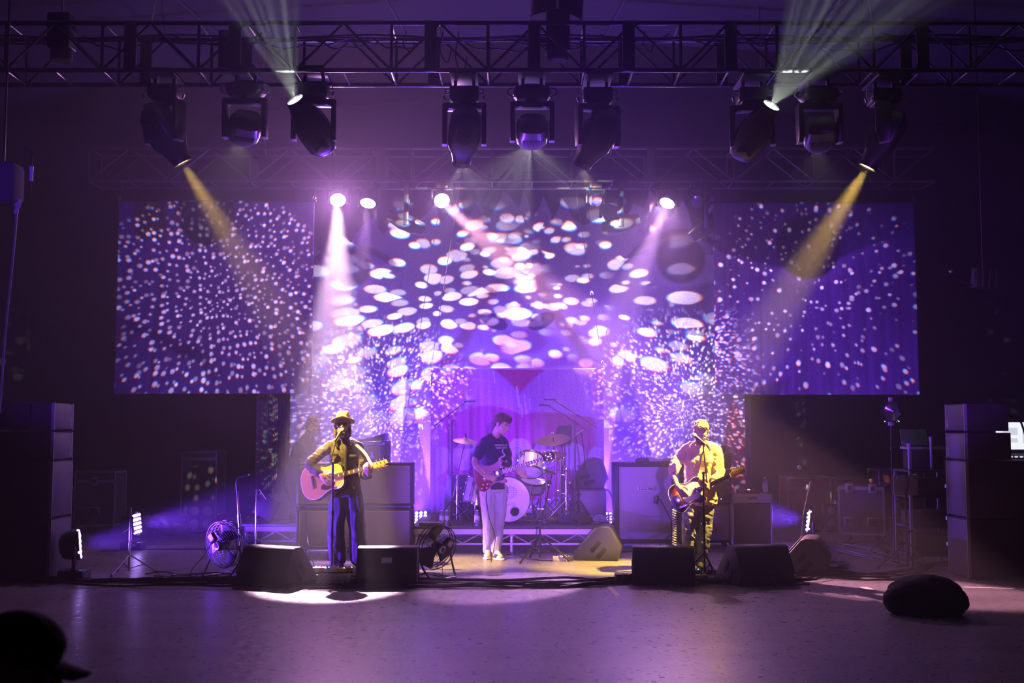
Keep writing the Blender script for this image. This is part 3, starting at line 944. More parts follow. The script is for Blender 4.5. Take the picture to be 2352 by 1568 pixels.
# spot added in mid air to brighten the ceiling
spot('added_ceiling_fill', (-2.2, 8.5, 4.0), (-2.9, 11.5, 8.0), 60, (0.25, 0.06, 1.0), 70, 1.0, 0.1)
spot('added_warm_fill', (-2.5, -3.0, 4.2), P(745, 1092, 13.0), 3000, (1.0, 0.55, 0.16), 4.2, 0.8, 0.1)  # unseen warm spot added to bring out the acoustic guitar
for sx in (-1, 1):  # hidden spots added behind the riser for the backdrop's violet base
    spot('added_backdrop_fill', (sx * 1.3, 18.35, 0.25), (sx * 1.7, 19.4, 2.2), 700, (0.20, 0.08, 1.0), 120, 0.9, 0.1)
spot('added_floor_fill', P(1532, 472, D_UP - .1), (0.3, 10.6, 0), 750, (0.85, 0.40, 0.9), 70, 1.0, 0.1)  # second wide wash added at the rear truss to lift the front floor
# ---------------------------------------------------------------- loudspeakers, amplifiers, cases
TOLEX = M('black_tolex', (0.022, 0.021, 0.024), 0.55, spec=0.4, bump=0.25, bscale=500)
SPKPAINT = M('black_speaker_paint', (0.03, 0.029, 0.032), 0.5, spec=0.5, bump=0.2, bscale=260)
def mesh_mat(name, c1, c2, scale, rough=0.7, metal=0.0):
    m = M(name, c1, rough, metal)
    nt = m.node_tree
    N, L = nt.nodes.new, nt.links.new
    tc = N('ShaderNodeTexCoord'); v = N('ShaderNodeTexVoronoi'); v.inputs['Scale'].default_value = scale; v.inputs['Randomness'].default_value = 0.0
    cr = N('ShaderNodeValToRGB'); cr.color_ramp.elements[0].position = 0.28; cr.color_ramp.elements[1].position = 0.42
    cr.color_ramp.elements[0].color = (*c2, 1); cr.color_ramp.elements[1].color = (*c1, 1)
    L(tc.outputs['Object'], v.inputs['Vector']); L(v.outputs['Distance'], cr.inputs[0]); L(cr.outputs[0], nt.nodes['Principled BSDF'].inputs['Base Color'])
    return m
GRILLE = mesh_mat('steel_grille', (0.11, 0.10, 0.11), (0.02, 0.02, 0.022), 120, 0.5, 0.3)
CLOTH_G = M('grey_brown_grille_cloth', (0.24, 0.20, 0.19), 0.9, noise=0.15, nscale=300)
CLOTH_D = M('dark_grille_cloth', (0.035, 0.03, 0.034), 0.9, noise=0.2, nscale=300)
CLOTH_H = M('pale_grille_cloth', (0.34, 0.31, 0.33), 0.9, noise=0.12, nscale=300)
PIPING = M('gold_piping', (0.55, 0.40, 0.18), 0.5)
WHITE = M('white_plastic', (0.75, 0.74, 0.76), 0.5)
LABELW = M('white_paper_label', (0.8, 0.78, 0.8), 0.7)
# --- side fill stacks, facing across the stage
def side_fill(sgn, face_x, labels, groupname):
    z = 0.0
    specs = [(0.64, 0.80, 0.56), (0.62, 0.80, 0.56), (0.30, 0.50, 0.54), (0.30, 0.48, 0.54)]
    if sgn < 0:
        specs = [(0.64, 0.95, 0.56), (0.62, 0.95, 0.56), (0.31, 0.95, 0.54), (0.30, 0.80, 0.54)]
    for (h, w, dp), lab in zip(specs, labels):
        t = thing('speaker_cabinet', lab, 'loudspeaker', (face_x + sgn * w / 2, 12.25 + dp / 2, z), group=groupname)
        b = MB()
        out = [(-w / 2 + 0.03, -dp / 2), (w / 2, -dp / 2 + 0.02), (w / 2, dp / 2 - 0.02), (-w / 2 + 0.03, dp / 2)]
        out = [(-sgn * x * -1, y) for x, y in out] if sgn > 0 else [(-x, y) for x, y in out]
        b.prism(out, h - 0.008, Matrix.Translation((0, 0, h / 2)), bevel=0.006)
        b.build('cabinet', SPKPAINT, t)
        g = MB(); g.box((-sgn * (w / 2 - 0.012), 0, h / 2), (0.03, dp - 0.03, h - 0.03), bevel=0.006); g.build('grille', GRILLE, t)
        for yy in (-1, 1):
            e = MB()
            e.box((-sgn * (w / 2 - 0.014), yy * (dp / 2 - 0.008), h / 2), (0.034, 0.014, h - 0.008))
            e.build('grille_frame', M('edge_metal', (0.35, 0.33, 0.36), 0.4, 0.6), t)
        if h < 0.4:
            l = MB()
            for k in range(2):
                l.box((-sgn * (w / 2 + 0.004), 0.20, 0.06 + 0.05 * k), (0.003, 0.07, 0.04))
            l.build('label_plate', M('pale_plate', (0.2, 0.19, 0.2), 0.6), t)
        z += h + (0.0 if h > .4 else 0.012)
side_fill(1, 4.86, ['black subwoofer on the floor at the bottom of the right side speaker stack', 'black subwoofer second from the floor in the right side speaker stack', 'slim black speaker third from the floor in the right stack', 'slim black speaker on top of the right stack, cable curling behind it'], None)
side_fill(-1, -4.92, ['black subwoofer on the floor at the bottom of the left side speaker stack', 'black subwoofer second from the floor in the left side speaker stack', 'slim black speaker third from the floor in the left stack', 'slim black speaker on top of the left side stack'], None)
# --- wedge monitors
WEDGE_PROF = [(-0.24, 0.0), (0.25, 0.0), (0.29, 0.035), (0.28, 0.075), (0.02, 0.375), (-0.03, 0.395), (-0.13, 0.395), (-0.165, 0.375), (-0.285, 0.16), (-0.28, 0.13)]
def wedge(loc, rz, label, w=0.62, s=1.0, back_label=False, profile=None):
    t = thing('wedge_monitor', label, 'stage monitor', loc, rz)
    pr = profile or WEDGE_PROF
    m = Matrix(((0, 0, 1, 0), (1, 0, 0, 0), (0, 1, 0, 0), (0, 0, 0, 1))) @ Matrix.Scale(s, 4)
    b = MB(); b.prism(pr, w / s, m, bevel=0.014); b.build('cabinet', SPKPAINT, t)
    a, c = Vector((0, pr[3][0] * s, pr[3][1] * s)), Vector((0, pr[4][0] * s, pr[4][1] * s))
    mid, dv = (a + c) / 2, (c - a)
    ang = atan2(dv.z, dv.y)
    g = MB(); g.box(mid + Vector((0, 0.006, 0.006)), (w - 0.07, dv.length - 0.02, 0.02), R3(ang), bevel=0.006); g.build('grille', GRILLE, t)
    dn = dv.normalized()
    nn = Vector((0, -dn.z, dn.y))
    for sx in (-1, 1):
        h = MB()
        for k in (0.0, 0.075):
            c0 = Vector((sx * w / 2, 0.02 * s, 0.17 * s)) - Vector((0, k, k * 1.15)) * s * 0.9
            h.box(c0, (0.012, 0.15 * s, 0.05 * s), R3(ang), bevel=0.004)
        h.build('handle_recess', M('matt_black_recess', (0.006, 0.006, 0.007), 0.9), t)
    if back_label:
        l = MB(); l.box((0.0, -0.227 * s, 0.265 * s), (0.105, 0.004, 0.06), R3(-0.55 + 0.02)); l.build('back_label', LABELW, t)
        MB().box((0.10, -0.225 * s, 0.26 * s), (0.075, 0.006, 0.07), R3(-0.53), bevel=0.002).build('socket_plate', M('matt_black_recess'), t)
    f = MB()
    for sx in (-1, 1):
        for yy in (-0.2, 0.2):
            f.cyl((sx * (w / 2 - .06), yy * s, -0.004), (sx * (w / 2 - .06), yy * s, 0.01), 0.02, n=10)
    return t
def wg(px, py, d):
    p = P(px, py, d); p.z = 0; return p
wedge(wg(636, 1338, 11.95), -0.42, 'black wedge monitor beside the left fan, its sloping right side showing', 0.62)
wedge(wg(892, 1338, 11.95), 0.03, 'black wedge monitor with a white label on its back, right of the singer', 0.62, back_label=True)
wedge(wg(1523, 1330, 12.05), -0.10, 'black wedge monitor left of the right guitarist\'s microphone stand', 0.64, s=0.98)
wedge(wg(1733, 1333, 12.05), 0.30, 'black wedge monitor right of the right guitarist, slotted left side showing', 0.62)
wedge(wg(1848, 1305, 12.9), 1.25, 'black wedge monitor seen from the side with two slots, violet edge, far right one', 0.58)
wedge(wg(1376, 1278, 14.2), 1.42, 'grey lit wedge monitor seen from the side on the amber floor, beside the drum riser', 0.5, s=1.02)
# --- guitar cabinets
def guitar_cab(loc, rz, w, h, dp, label, cloth, name='guitar_cabinet', piping=True, frame=0.035, casters=True, cat='amplifier cabinet'):
    t = thing(name, label, cat, loc, rz)
    z0 = 0.05 if casters else 0.012
    b = MB()
    hh = h - z0
    for sx in (-1, 1):
        b.box((sx * (w / 2 - frame / 2), 0, z0 + hh / 2), (frame, dp, hh), bevel=0.012)
    b.box((0, 0, z0 + frame / 2), (w, dp, frame), bevel=0.012).box((0, 0, h - frame / 2), (w, dp, frame), bevel=0.012)
    b.box((0, dp / 2 - 0.02, z0 + hh / 2), (w - 0.02, 0.03, hh - 0.02))
    b.build('cabinet', TOLEX, t)
    g = MB(); g.box((0, -dp / 2 + 0.035, z0 + hh / 2), (w - 2 * frame + .004, 0.03, hh - 2 * frame + .004)); g.build('grille_cloth', cloth, t)
    if piping:
        p = MB()
        x, za, zb = w / 2 - frame - .004, z0 + frame + .004, h - frame - .004
        p.tube([(-x, -dp / 2 + .018, za), (x, -dp / 2 + .018, za), (x, -dp / 2 + .018, zb), (-x, -dp / 2 + .018, zb)], 0.006, 6, closed=True)
        p.build('piping', PIPING, t)
    if casters:
        for sx in (-1, 1):
            for sy in (-1, 1):
                MB().cyl((sx * (w / 2 - .08) - .012, sy * (dp / 2 - .07), 0.025), (sx * (w / 2 - .08) + .012, sy * (dp / 2 - .07), 0.025), 0.025, n=14).cyl((sx * (w / 2 - .08), sy * (dp / 2 - .07), 0.03), (sx * (w / 2 - .08), sy * (dp / 2 - .07), z0 + .005), 0.012, n=8).build('caster', BLACKM, t)
    for sx in (-1, 1):
        for zz in (z0 + 0.012, h - 0.012):
            MB().ball((sx * (w / 2 - 0.012), -dp / 2 + 0.012, zz), 0.024, 8, 6).build('corner_guard', BLACKM, t)
    return t
a, c = P(681, 1100, 14.75), P(948, 1100, 14.75)
xs = (a.x, (a.x + c.x) / 2, c.x)
hA = P(681, 1163, 14.75).z
for i in (0, 1):
    cx, w = (xs[i] + xs[i + 1]) / 2, xs[i + 1] - xs[i] - 0.006
    side = 'left' if i == 0 else 'right'
    guitar_cab((cx, 14.75 + .18, 0), 0, w, hA - 0.02, 0.36, ['tall stack speaker cabinet on the floor behind the singer, bottom of the left pair', 'speaker cabinet on the floor behind the singer, bottom of the right pair'][i], CLOTH_G)
    guitar_cab((cx, 14.75 + .18, hA - 0.008), 0, w, P(681, 1063, 14.75).z - hA + 0.008, 0.34, ['speaker cabinet stacked on another behind the acoustic guitar body', 'speaker cabinet stacked on another behind the guitar headstock'][i], CLOTH_G, casters=False)
# HIWATT stack
a, c = P(1412, 1252, 15.5), P(1552, 1062, 15.5)
hw = c.x - a.x
t = guitar_cab(((a.x + c.x) / 2, 15.5 + .2, 0), 0.03, hw, c.z, 0.40, 'tall amplifier cabinet with pale cloth and a nameplate, left of the right guitarist', CLOTH_H, piping=False, frame=0.085 * .7)
np_ = P(1482, 1122, 15.5)
pl0 = MB(); pl0.box((np_.x - (a.x + c.x) / 2, -0.196, np_.z), (0.215, 0.014, 0.05), bevel=0.003); plt_ = pl0.build('nameplate', M('plate_border', (0.7, 0.68, 0.7), 0.5), t)
MB().box((np_.x - (a.x + c.x) / 2, -0.204, np_.z), (0.203, 0.008, 0.040)).build('nameplate_face', M('plate_black', (0.015, 0.014, 0.018), 0.5), plt_)
text_mesh('nameplate_lettering', 'HIWATT', 0.042, WHITE, plt_, (np_.x - (a.x + c.x) / 2, -0.209, np_.z), sx=1.28)
HIW = ((a.x + c.x) / 2, 15.7, c.z)
# amp head stack behind the right guitarist
a, c = P(1560, 1250, 15.6), P(1680, 1155, 15.6)
guitar_cab(((a.x + c.x) / 2, 15.6 + .18, 0), 0, c.x - a.x, c.z, 0.36, 'speaker cabinet standing on the floor behind the right guitarist\'s legs', CLOTH_G, piping=False)
zb = c.z
t2 = thing('equipment_rack', 'black equipment rack on the speaker cabinet behind the right guitarist', 'rack', ((a.x + c.x) / 2 + .02, 15.78, zb))
w2, h2 = 0.70, P(1680, 1043, 15.6).z - zb
b = MB(); b.box((0, 0.02, h2 / 2), (w2, 0.34, h2), bevel=0.01); b.build('rack_case', TOLEX, t2)
RIM = M('violet_grey_rim', (0.30, 0.27, 0.33), 0.4, 0.4)
zc_ = 0.02
for k, hh in enumerate((0.13, 0.15, 0.15, 0.11, 0.10)):
    if zc_ + hh > h2: break
    u = MB(); u.box((0, -0.155, zc_ + hh / 2), (w2 - 0.06, 0.03, hh - 0.01), bevel=0.003); uo = u.build('rack_unit', CLOTH_D, t2)
    MB().tube([(-w2 / 2 + .035, -0.172, zc_ + .006), (w2 / 2 - .035, -0.172, zc_ + .006), (w2 / 2 - .035, -0.172, zc_ + hh - .006), (-w2 / 2 + .035, -0.172, zc_ + hh - .006)], 0.004, 5, closed=True).build('rim', RIM, uo)
    if k == 0:
        kn = MB()
        for q in range(8):
            kn.cyl((-0.26 + q * 0.07, -0.17, zc_ + hh / 2), (-0.26 + q * 0.07, -0.19, zc_ + hh / 2), 0.012, n=10)
        kn.build('knob', BLACKM, uo)
        MB().ball((0.2, -0.174, zc_ + hh / 2 - .03), 0.006, 8, 6).build('pilot_light', emit('white_pilot', (.8, .8, 1), 4), uo)
    zc_ += hh + 0.004
# hat resting on the rack
hp = P(1664, 1036, 15.6)
hx = MB(); hx.lathe([(0.17, 0.0), (0.16, 0.008), (0.09, 0.02), (0.085, 0.07), (0.05, 0.095), (0.001, 0.1)], 24, Matrix.Translation((0, 0, 0)) @ R3(0, 0.12, 0))
tag(hx.build('soft_hat', M('dark_cloth', (0.03, 0.028, 0.035), 0.9)), 'dark soft hat lying on top of the rack behind the right guitarist', 'hat').location = ((a.x + c.x) / 2 + .26, 15.75, zb + h2 + 0.012)
# combo amplifier
a, c = P(1683, 1250, 15.45), P(1774, 1134, 15.45)
cw, ch = c.x - a.x, c.z
t3 = thing('combo_amplifier', 'pale framed combo amplifier with dark grille and small nameplate, right of the guitarist', 'amplifier', ((a.x + c.x) / 2, 15.45 + .15, 0))
PALE = M('pale_vinyl', (0.5, 0.47, 0.5), 0.6, bump=0.15, bscale=400)
b = MB()
for sx in (-1, 1):
    b.box((sx * (cw / 2 - .012), 0, ch / 2 + .01), (0.024, 0.28, ch - .02), bevel=0.006)
b.box((0, 0, ch - 0.06), (cw, 0.28, 0.12), bevel=0.008).box((0, 0, 0.03), (cw, 0.28, 0.04), bevel=0.006).box((0, 0.125, ch / 2), (cw - .01, 0.02, ch - .02))
b.build('cabinet', PALE, t3)
MB().box((0, -0.12, ch / 2 - .05), (cw - .05, 0.02, ch - .16)).build('grille_cloth', CLOTH_D, t3)
MB().box((0.0, -0.142, ch - 0.055), (0.135, 0.006, 0.036), bevel=0.002).build('nameplate', M('plate_black'), t3)
text_mesh('nameplate_lettering', 'BLACKSTAR', 0.021, M('grey_letter', (0.45, 0.43, 0.46), 0.5), t3, (0.0, -0.1465, ch - 0.055), sx=1.0)
sd = MB(); sd.box((cw / 2 + 0.001, 0.05, ch - 0.15), (0.006, 0.09, 0.05)); sd.build('side_handle', M('matt_black_recess'), t3)
for sx in (-1, 1):
    for sy in (-1, 1):
        MB().cyl((sx * (cw / 2 - .05), sy * .1, 0), (sx * (cw / 2 - .05), sy * .1, 0.015), 0.02, n=10).build('foot', BLACKM, t3)
COMBO = ((a.x + c.x) / 2, 15.6, ch)
# red mixer on the combo
m_ = P(1722, 1130, 15.45)
t4 = thing('red_mixer', 'small red effects unit with a row of knobs on the combo amplifier', 'effects unit', (m_.x, 15.56, ch), 0)
MB().box((0, 0, 0.03), (0.30, 0.14, 0.05), R3(0.10), bevel=0.006).build('body', M('dark_red_paint', (0.30, 0.03, 0.03), 0.4), t4)
for q in range(8):
    MB().cyl((-0.12 + q * .033, 0, 0.055), (-0.12 + q * .033, -0.003, 0.08), 0.011, 0.009, 10).build('knob', BLACKM, t4)
MB().box((0.0, -0.045, 0.056), (0.03, 0.02, 0.006)).build('display', emit('white_display', (1, 1, .85), 6), t4)
for sx in (-1, 1):
    MB().box((sx * .1, 0.0, 0.005), (.04, .12, .01)).build('foot', BLACKM, t4)
# road cases
CASEB = M('dark_case_laminate', (0.05, 0.045, 0.052), 0.5, noise=0.2, nscale=8)
CASER = M('red_case_laminate', (0.20, 0.035, 0.03), 0.5, noise=0.2, nscale=8)
EDGE = M('case_edge_alloy', (0.42, 0.40, 0.43), 0.4, 0.7)
def road_case(loc, rz, w, dp, h, label, mat=CASEB, casters=True, lid=0.28, text=None, handles=1, edge=0.03, cat='flight case'):
    t = thing('flight_case', label, cat, loc, rz)
    z0 = 0.13 if casters else 0.0
    MB().box((0, 0, z0 + h / 2), (w, dp, h)).build('body', mat, t, smooth=0)
    e = MB()
    for sx in (-1, 1):
        for sy in (-1, 1):
            e.box((sx * (w / 2 - edge / 2 + .004), sy * (dp / 2 - edge / 2 + .004), z0 + h / 2), (edge, edge, h), bevel=0.004, seg=1)
    for zz in (z0, z0 + h):
        for sy in (-1, 1):
            e.box((0, sy * (dp / 2 - edge / 2 + .004), zz + (edge / 2 - .004) * (1 if zz == z0 else -1)), (w, edge, edge), bevel=0.004, seg=1)
        for sx in (-1, 1):
            e.box((sx * (w / 2 - edge / 2 + .004), 0, zz + (edge / 2 - .004) * (1 if zz == z0 else -1)), (edge, dp, edge), bevel=0.004, seg=1)
    zl = z0 + h * (1 - lid)
    for sy in (-1, 1):
        e.box((0, sy * (dp / 2 + .003), zl), (w - .02, 0.01, 0.05))
    e.build('metal_edging', EDGE, t, smooth=0)
    for k in range(handles):
        x = (k - (handles - 1) / 2) * w * .5
        hd = MB(); hd.box((x, -dp / 2 - .004, z0 + h * .28), (0.17, 0.012, 0.11), bevel=0.003); ho = hd.build('handle', EDGE, t)
        MB().box((x, -dp / 2 - .011, z0 + h * .28), (0.13, 0.006, 0.08)).cyl((x - .055, -dp / 2 - .018, z0 + h * .28), (x + .055, -dp / 2 - .018, z0 + h * .28), 0.01, n=8).build('grip', BLACKM, ho)
        lt = MB(); lt.box((x, -dp / 2 - .006, zl), (0.11, 0.014, 0.13), bevel=0.004); lo = lt.build('latch', EDGE, t)
        MB().box((x, -dp / 2 - .014, zl), (0.05, 0.01, 0.06)).build('latch_wing', BLACKM, lo)
    if text:
        text_mesh('stencil_lettering', text[0], text[1], M('grey_stencil', (0.22, 0.2, 0.22), 0.7), t, (text[2], -dp / 2 - 0.002, z0 + h * text[3]), shear=0.25)
    if casters:
        for sx in (-1, 1):
            for sy in (-1, 1):
                x, y = sx * (w / 2 - .1), sy * (dp / 2 - .1)
                MB().cyl((x - .02, y, 0.05), (x + .02, y, 0.05), 0.05, n=16).box((x, y, 0.105), (.08, .08, .05)).build('caster', BLACKM, t)
    return t
a, c = P(183, 1162, 17.5), P(277, 1082, 17.5)
road_case(wg(230, 1160, 17.6), 0.05, c.x - a.x, 0.6, P(183, 1082, 17.4).z - 0.33 + .2, 'dark flight case with silver edges and worn white lettering, left background', text=('PRO', 0.1, -0.18, 0.32), handles=1, lid=.18)
road_case(wg(150, 1160, 18.6), -0.1, 0.72, 0.6, 0.72, 'dim flight case behind the lettered one, next to the left speaker stack', handles=1)
road_case(wg(466, 1160, 19.6), 0.0, 0.60, 0.6, 1.08, 'tall narrow dark case behind the four lamp blinder on the left', casters=True, handles=0, lid=.12)
road_case(wg(1985, 1240, 16.2), -0.38, 0.62, 0.62, 0.66, 'dark flight case on wheels with two recessed handles, right of the stage', handles=2, lid=0.03)
road_case(wg(1850, 1190, 19.2), 0.0, 0.72, 0.6, 0.66, 'dark red flight case behind the small amplifier, right background', mat=CASER, handles=1)
road_case(wg(1955, 1190, 19.4), 0.0, 0.72, 0.6, 0.62, 'dark red flight case beside the other one, behind the wheeled case', mat=CASER, handles=1)
road_case(wg(2060, 1190, 19.0), 0.0, 0.75, 0.6, 0.80, 'dark red flight case behind the grey board on the right', mat=CASER, handles=1)
# four lamp blinders
def blinder(loc, rz, w, label):
    t = thing('blinder_light', label, 'stage light', loc, rz)
    MB().box((0, 0.04, w / 2 + .03), (w, 0.14, w), bevel=0.01).build('housing', HOUSING, t)
    MB().box((0, 0.04, 0.015), (w * .8, 0.2, 0.03), bevel=0.006).build('floor_stand', BLACKM, t)
    for i in (-1, 1):
        for j in (-1, 1):
            x, z = i * w * .23, w / 2 + .03 + j * w * .23
            mt = Matrix.Translation((x, -0.03, z)) @ R3(pi / 2)
            rg = MB(mt); rg.lathe([(w * .185, -0.01), (w * .20, 0.02), (w * .185, 0.02), (w * .18, 0.0)], 24, caps=False); ro = rg.build('lamp_ring', BLACKM, t)
            ln = MB(mt); ln.lathe([(w * .18, 0.004), (w * .09, 0.014), (0.001, 0.018)], 24); ln.build('lamp_lens', M('frosted_lens', (0.75, 0.68, 0.72), 0.35, bump=0.4, bscale=120), ro)
blinder(wg(462, 1222, 17.45), -0.05, 0.43, 'four round lamp blinder on the floor, left behind the microphone stands')
blinder(wg(1921, 1214, 17.8), 0.12, 0.40, 'four round lamp blinder on the floor, behind the wheeled case on the right')
# --- drum riser and keyboard riser
DECK = M('black_deck_top', (0.05, 0.045, 0.05), 0.6, noise=0.3, nscale=5)
def riser(name, label, x0, x1, y0, dp, ztop, frame_mat, carpet=False):
    t = thing(name, label, 'stage riser', ((x0 + x1) / 2, y0, 0))
    w = x1 - x0
    MB().box((0, dp / 2, ztop - 0.015), (w, dp, 0.03), bevel=0.004).build('deck', DECK, t)
    fr = MB(); fr.box((0, 0.02, ztop - 0.065), (w, 0.04, 0.065)).box((0, dp - .02, ztop - 0.065), (w, 0.04, 0.065))
    for sx in (-1, 1):
        fr.box((sx * (w / 2 - .02), dp / 2, ztop - 0.065), (0.04, dp, 0.065))
    fr.build('side_rail', frame_mat, t, smooth=0)
    for yy in (0.02, dp - .02):
        bb = MB(); bb.box((0, yy, ztop - 0.225), (w, 0.03, 0.025)); bb.build('bottom_bar', frame_mat, t)
    n = int(w / 0.21)
    for i in range(n):
        xa, xb = -w / 2 + .03 + i * (w - .06) / n, -w / 2 + .03 + (i + 1) * (w - .06) / n
        za, zb2 = (ztop - .1, ztop - .215) if i % 2 == 0 else (ztop - .215, ztop - .1)
        MB().cyl((xa, 0.02, za), (xb, 0.02, zb2), 0.009, n=6).build('lattice_strut', frame_mat, t)
    k = max(2, int(w / 1.2) + 1)
    for i in range(k):
        x = -w / 2 + .06 + i * (w - .12) / (k - 1)
        for yy in (0.05, dp - .05):
            MB().cyl((x, yy, 0), (x, yy, ztop - .04), 0.028, n=12).build('leg', ALU, t)
    return t
RISERM = M('riser_alloy', (0.55, 0.50, 0.45), 0.45, 0.4)
DR_Z = 0.325
riser('drum_riser', 'low drum riser with pale lattice frame under the drum kit', P(944, 1205, 14.9).x, P(1408, 1205, 14.9).x, 14.95, 2.4, DR_Z, RISERM)
KR_Z = 0.30
riser('keyboard_riser', 'low dark riser with lattice frame behind the left amplifiers', P(553, 1205, 15.55).x, P(700, 1205, 15.55).x + .5, 15.6, 1.8, KR_Z, M('riser_dark_alloy', (0.30, 0.28, 0.31), 0.45, 0.4))
rg = MB()
rg.grid(lambda u, v: Vector((-1.15 + 2.3 * u, 0.15 + 1.9 * v, 0.008 + 0.004 * sin(u * 31 + v * 9) + .004 * sin(v * 37))), 40, 30)
ro = rg.build('drum_rug', M('dark_patterned_rug', (0.06, 0.03, 0.05), 0.95, noise=0.5, nscale=10), smooth=180)
ro.location = (P(1176, 1200, 14.95).x, 14.95, DR_Z)
so = ro.modifiers.new('thickness', 'SOLIDIFY'); so.thickness = 0.008
tag(ro, 'dark worn rug spread under the drum kit on the riser', 'rug')
# ---------------------------------------------------------------- drums and stands
SPARKLE = M('silver_sparkle_wrap', (0.62, 0.56, 0.60), 0.25, 0.6, noise=0.45, nscale=180, coat=0.5)
HEADW = M('white_drum_skin', (0.72, 0.69, 0.72), 0.55)
INK = M('grey_print', (0.16, 0.12, 0.2), 0.7)
BRONZE = M('cymbal_bronze', (0.85, 0.66, 0.42), 0.42, 0.85)
def drum(px, py, d, r, depth, axis, label, name='tom_drum', lugs=8, stand=None, zbase=DR_Z, heads=(True, True)):
    c = P(px, py, d)
    t = thing(name, label, 'drum', (c.x, c.y, zbase))
    lc = Vector((0, 0, c.z - zbase))
    H = frame_to(lc, axis)
    s = MB(H); s.lathe([(r, -depth / 2), (r, depth / 2)], 40, caps=False); s.lathe([(r - .006, -depth / 2), (r - .006, depth / 2)], 40, caps=False); s.build('shell', SPARKLE, t)
    for k, z in ((1, depth / 2), (-1, -depth / 2)):
        h = MB(H); h.lathe([(r * .99, z + k * .004), (r * .5, z + k * .006), (0.001, z + k * .006)], 40); h.build('drum_head', HEADW, t)
        hp = MB(H); hp.lathe([(r + .003, z - k * .02), (r + .012, z - k * .012), (r + .012, z + k * .012), (r + .002, z + k * .014)], 40, caps=False); hp.build('hoop', CHROME, t)
    lg = MB(H)
    for q in range(lugs):
        a = 2 * pi * q / lugs
        x, y = (r + .012) * cos(a), (r + .012) * sin(a)
        lg.cyl((x, y, -depth / 2), (x, y, depth / 2), 0.004, n=6)
        for k in (-1, 1):
            lg.box((x * .99, y * .99, k * depth * .22), (0.018, 0.018, 0.045), Matrix.Rotation(a, 4, 'Z'), bevel=0.003)
    lg.build('lug_hardware', CHROME, t)
    return t, H
# bass drum
BDr, BDd = 0.30, 0.40
bt, BH = drum(1164, 1146, 15.55, BDr, BDd, (0.05, -1, 0.03), 'large silver sparkle bass drum with printed white front skin', 'bass_drum', 10, zbase=DR_Z)
fl = BH
# front print: globe and two dancing figures, lettering, port
def disc_poly(b, pts, z=0.0):
    vs = [b.bm.verts.new((x, y, z)) for x, y in pts]
    b.bm.faces.new(vs)
    b._fin(vs)
# axes of the head frame seen from the front: find right and up
inv = BH.to_3x3().inverted()
rt, up = inv @ Vector((1, 0, 0)), inv @ Vector((0, 0, 1))
rt = Vector((rt.x, rt.y, 0)).normalized(); up = Vector((up.x, up.y, 0)).normalized()
FR = BH @ Matrix(((rt.x, up.x, 0, 0), (rt.y, up.y, 0, 0), (0, 0, 1, BDd / 2 + 0.0085), (0, 0, 0, 1)))
g = MB(FR)
gx, gy, gr = 0.045, 0.095, 0.078
for k in range(-2, 3):
    yk = gy + k * gr * .36
    ww = sqrt(max(0, gr ** 2 - (yk - gy) ** 2))
    g.tube([(gx - ww, yk, 0), (gx + ww, yk, 0)], 0.0018, 4)
for k in (-1, -.5, 0, .5, 1):
    g.tube([(gx + k * gr * cos(a), gy + gr * sin(a), 0) for a in [-pi / 2 + pi * i / 12 for i in range(13)]], 0.0018, 4)
g.build('globe_print', INK, bt)
def figure(b, x, y, h, lean, sgn):
    b.ball((x + lean * h, y + h * .93, 0), (h * .055, h * .06, .0012), 10, 6)
    b.tube([(x + lean * h, y + h * .88, 0), (x + lean * .7 * h, y + h * .7, 0), (x + lean * .2 * h, y + h * .48, 0)], [h * .05, h * .085, h * .06], 6)
    for q in (-1, 1):
        b.tube([(x + lean * .2 * h, y + h * .48, 0), (x + q * h * .07, y + h * .25, 0), (x + q * h * .08, y, 0), (x + q * h * .08 + .02 * sgn, y, 0)], [h * .05, h * .045, h * .03, h * .03], 6)
    b.tube([(x + lean * .7 * h, y + h * .8, 0), (x + lean * h + sgn * h * .16, y + h * .95, 0), (x + lean * h + sgn * h * .13, y + h * 1.12, 0)], h * .03, 6)
    b.tube([(x + lean * .6 * h, y + h * .75, 0), (x - sgn * h * .16, y + h * .6, 0), (x - sgn * h * .08, y + h * .45, 0)], h * .028, 6)
f = MB(FR @ Matrix.Scale(0.25, 4, (0, 0, 1)))
figure(f, -0.02, -0.02, 0.20, 0.10, -1)
figure(f, -0.10, -0.02, 0.21, 0.0, 1)
figure(f, -0.17, -0.02, 0.19, -0.05, -1)
f.build('dancers_print', INK, bt)
l_ = MB(FR); l_.box((-0.03, -0.035, 0), (0.24, 0.002, 0.001)); l_.build('rule_print', INK, bt)
tx = text_mesh('drum_lettering', 'BRASS', 0.058, M('faint_print', (0.34, 0.28, 0.42), 0.7), bt, (0, 0, 0), rot=(0, 0, 0))
tx.matrix_local = FR @ Matrix.Translation((0.012, -0.065, 0)) @ Matrix.Diagonal((1.25, 1, 1, 1))
pm = FR @ Matrix.Translation((0.095, -0.155, 0))
po = MB(pm); po.lathe([(0.058, -0.003), (0.001, 0.002)], 28); po.build('sound_port', M('matt_black_recess'), bt)
po = MB(pm); po.lathe([(0.056, -0.002), (0.062, 0.008), (0.067, 0.0)], 28, caps=False); po.build('port_ring', CHROME, bt)
for sx in (-1, 1):
    lp_ = BH @ Vector((0, 0, .05))
    MB().cyl((lp_.x + sx * .24, lp_.y, lp_.z - .18), (lp_.x + sx * .42, lp_.y - .18, 0.01), 0.01, n=8).build('spur', CHROME, bt)
drum(1218, 1066, 15.45, 0.165, 0.23, (0.10, 0.62, 1.0), 'silver sparkle rack tom tilted above the bass drum', 'tom_drum', 6)
tom = bpy.data.objects['tom_drum']
tz = P(1218, 1066, 15.45).z - DR_Z
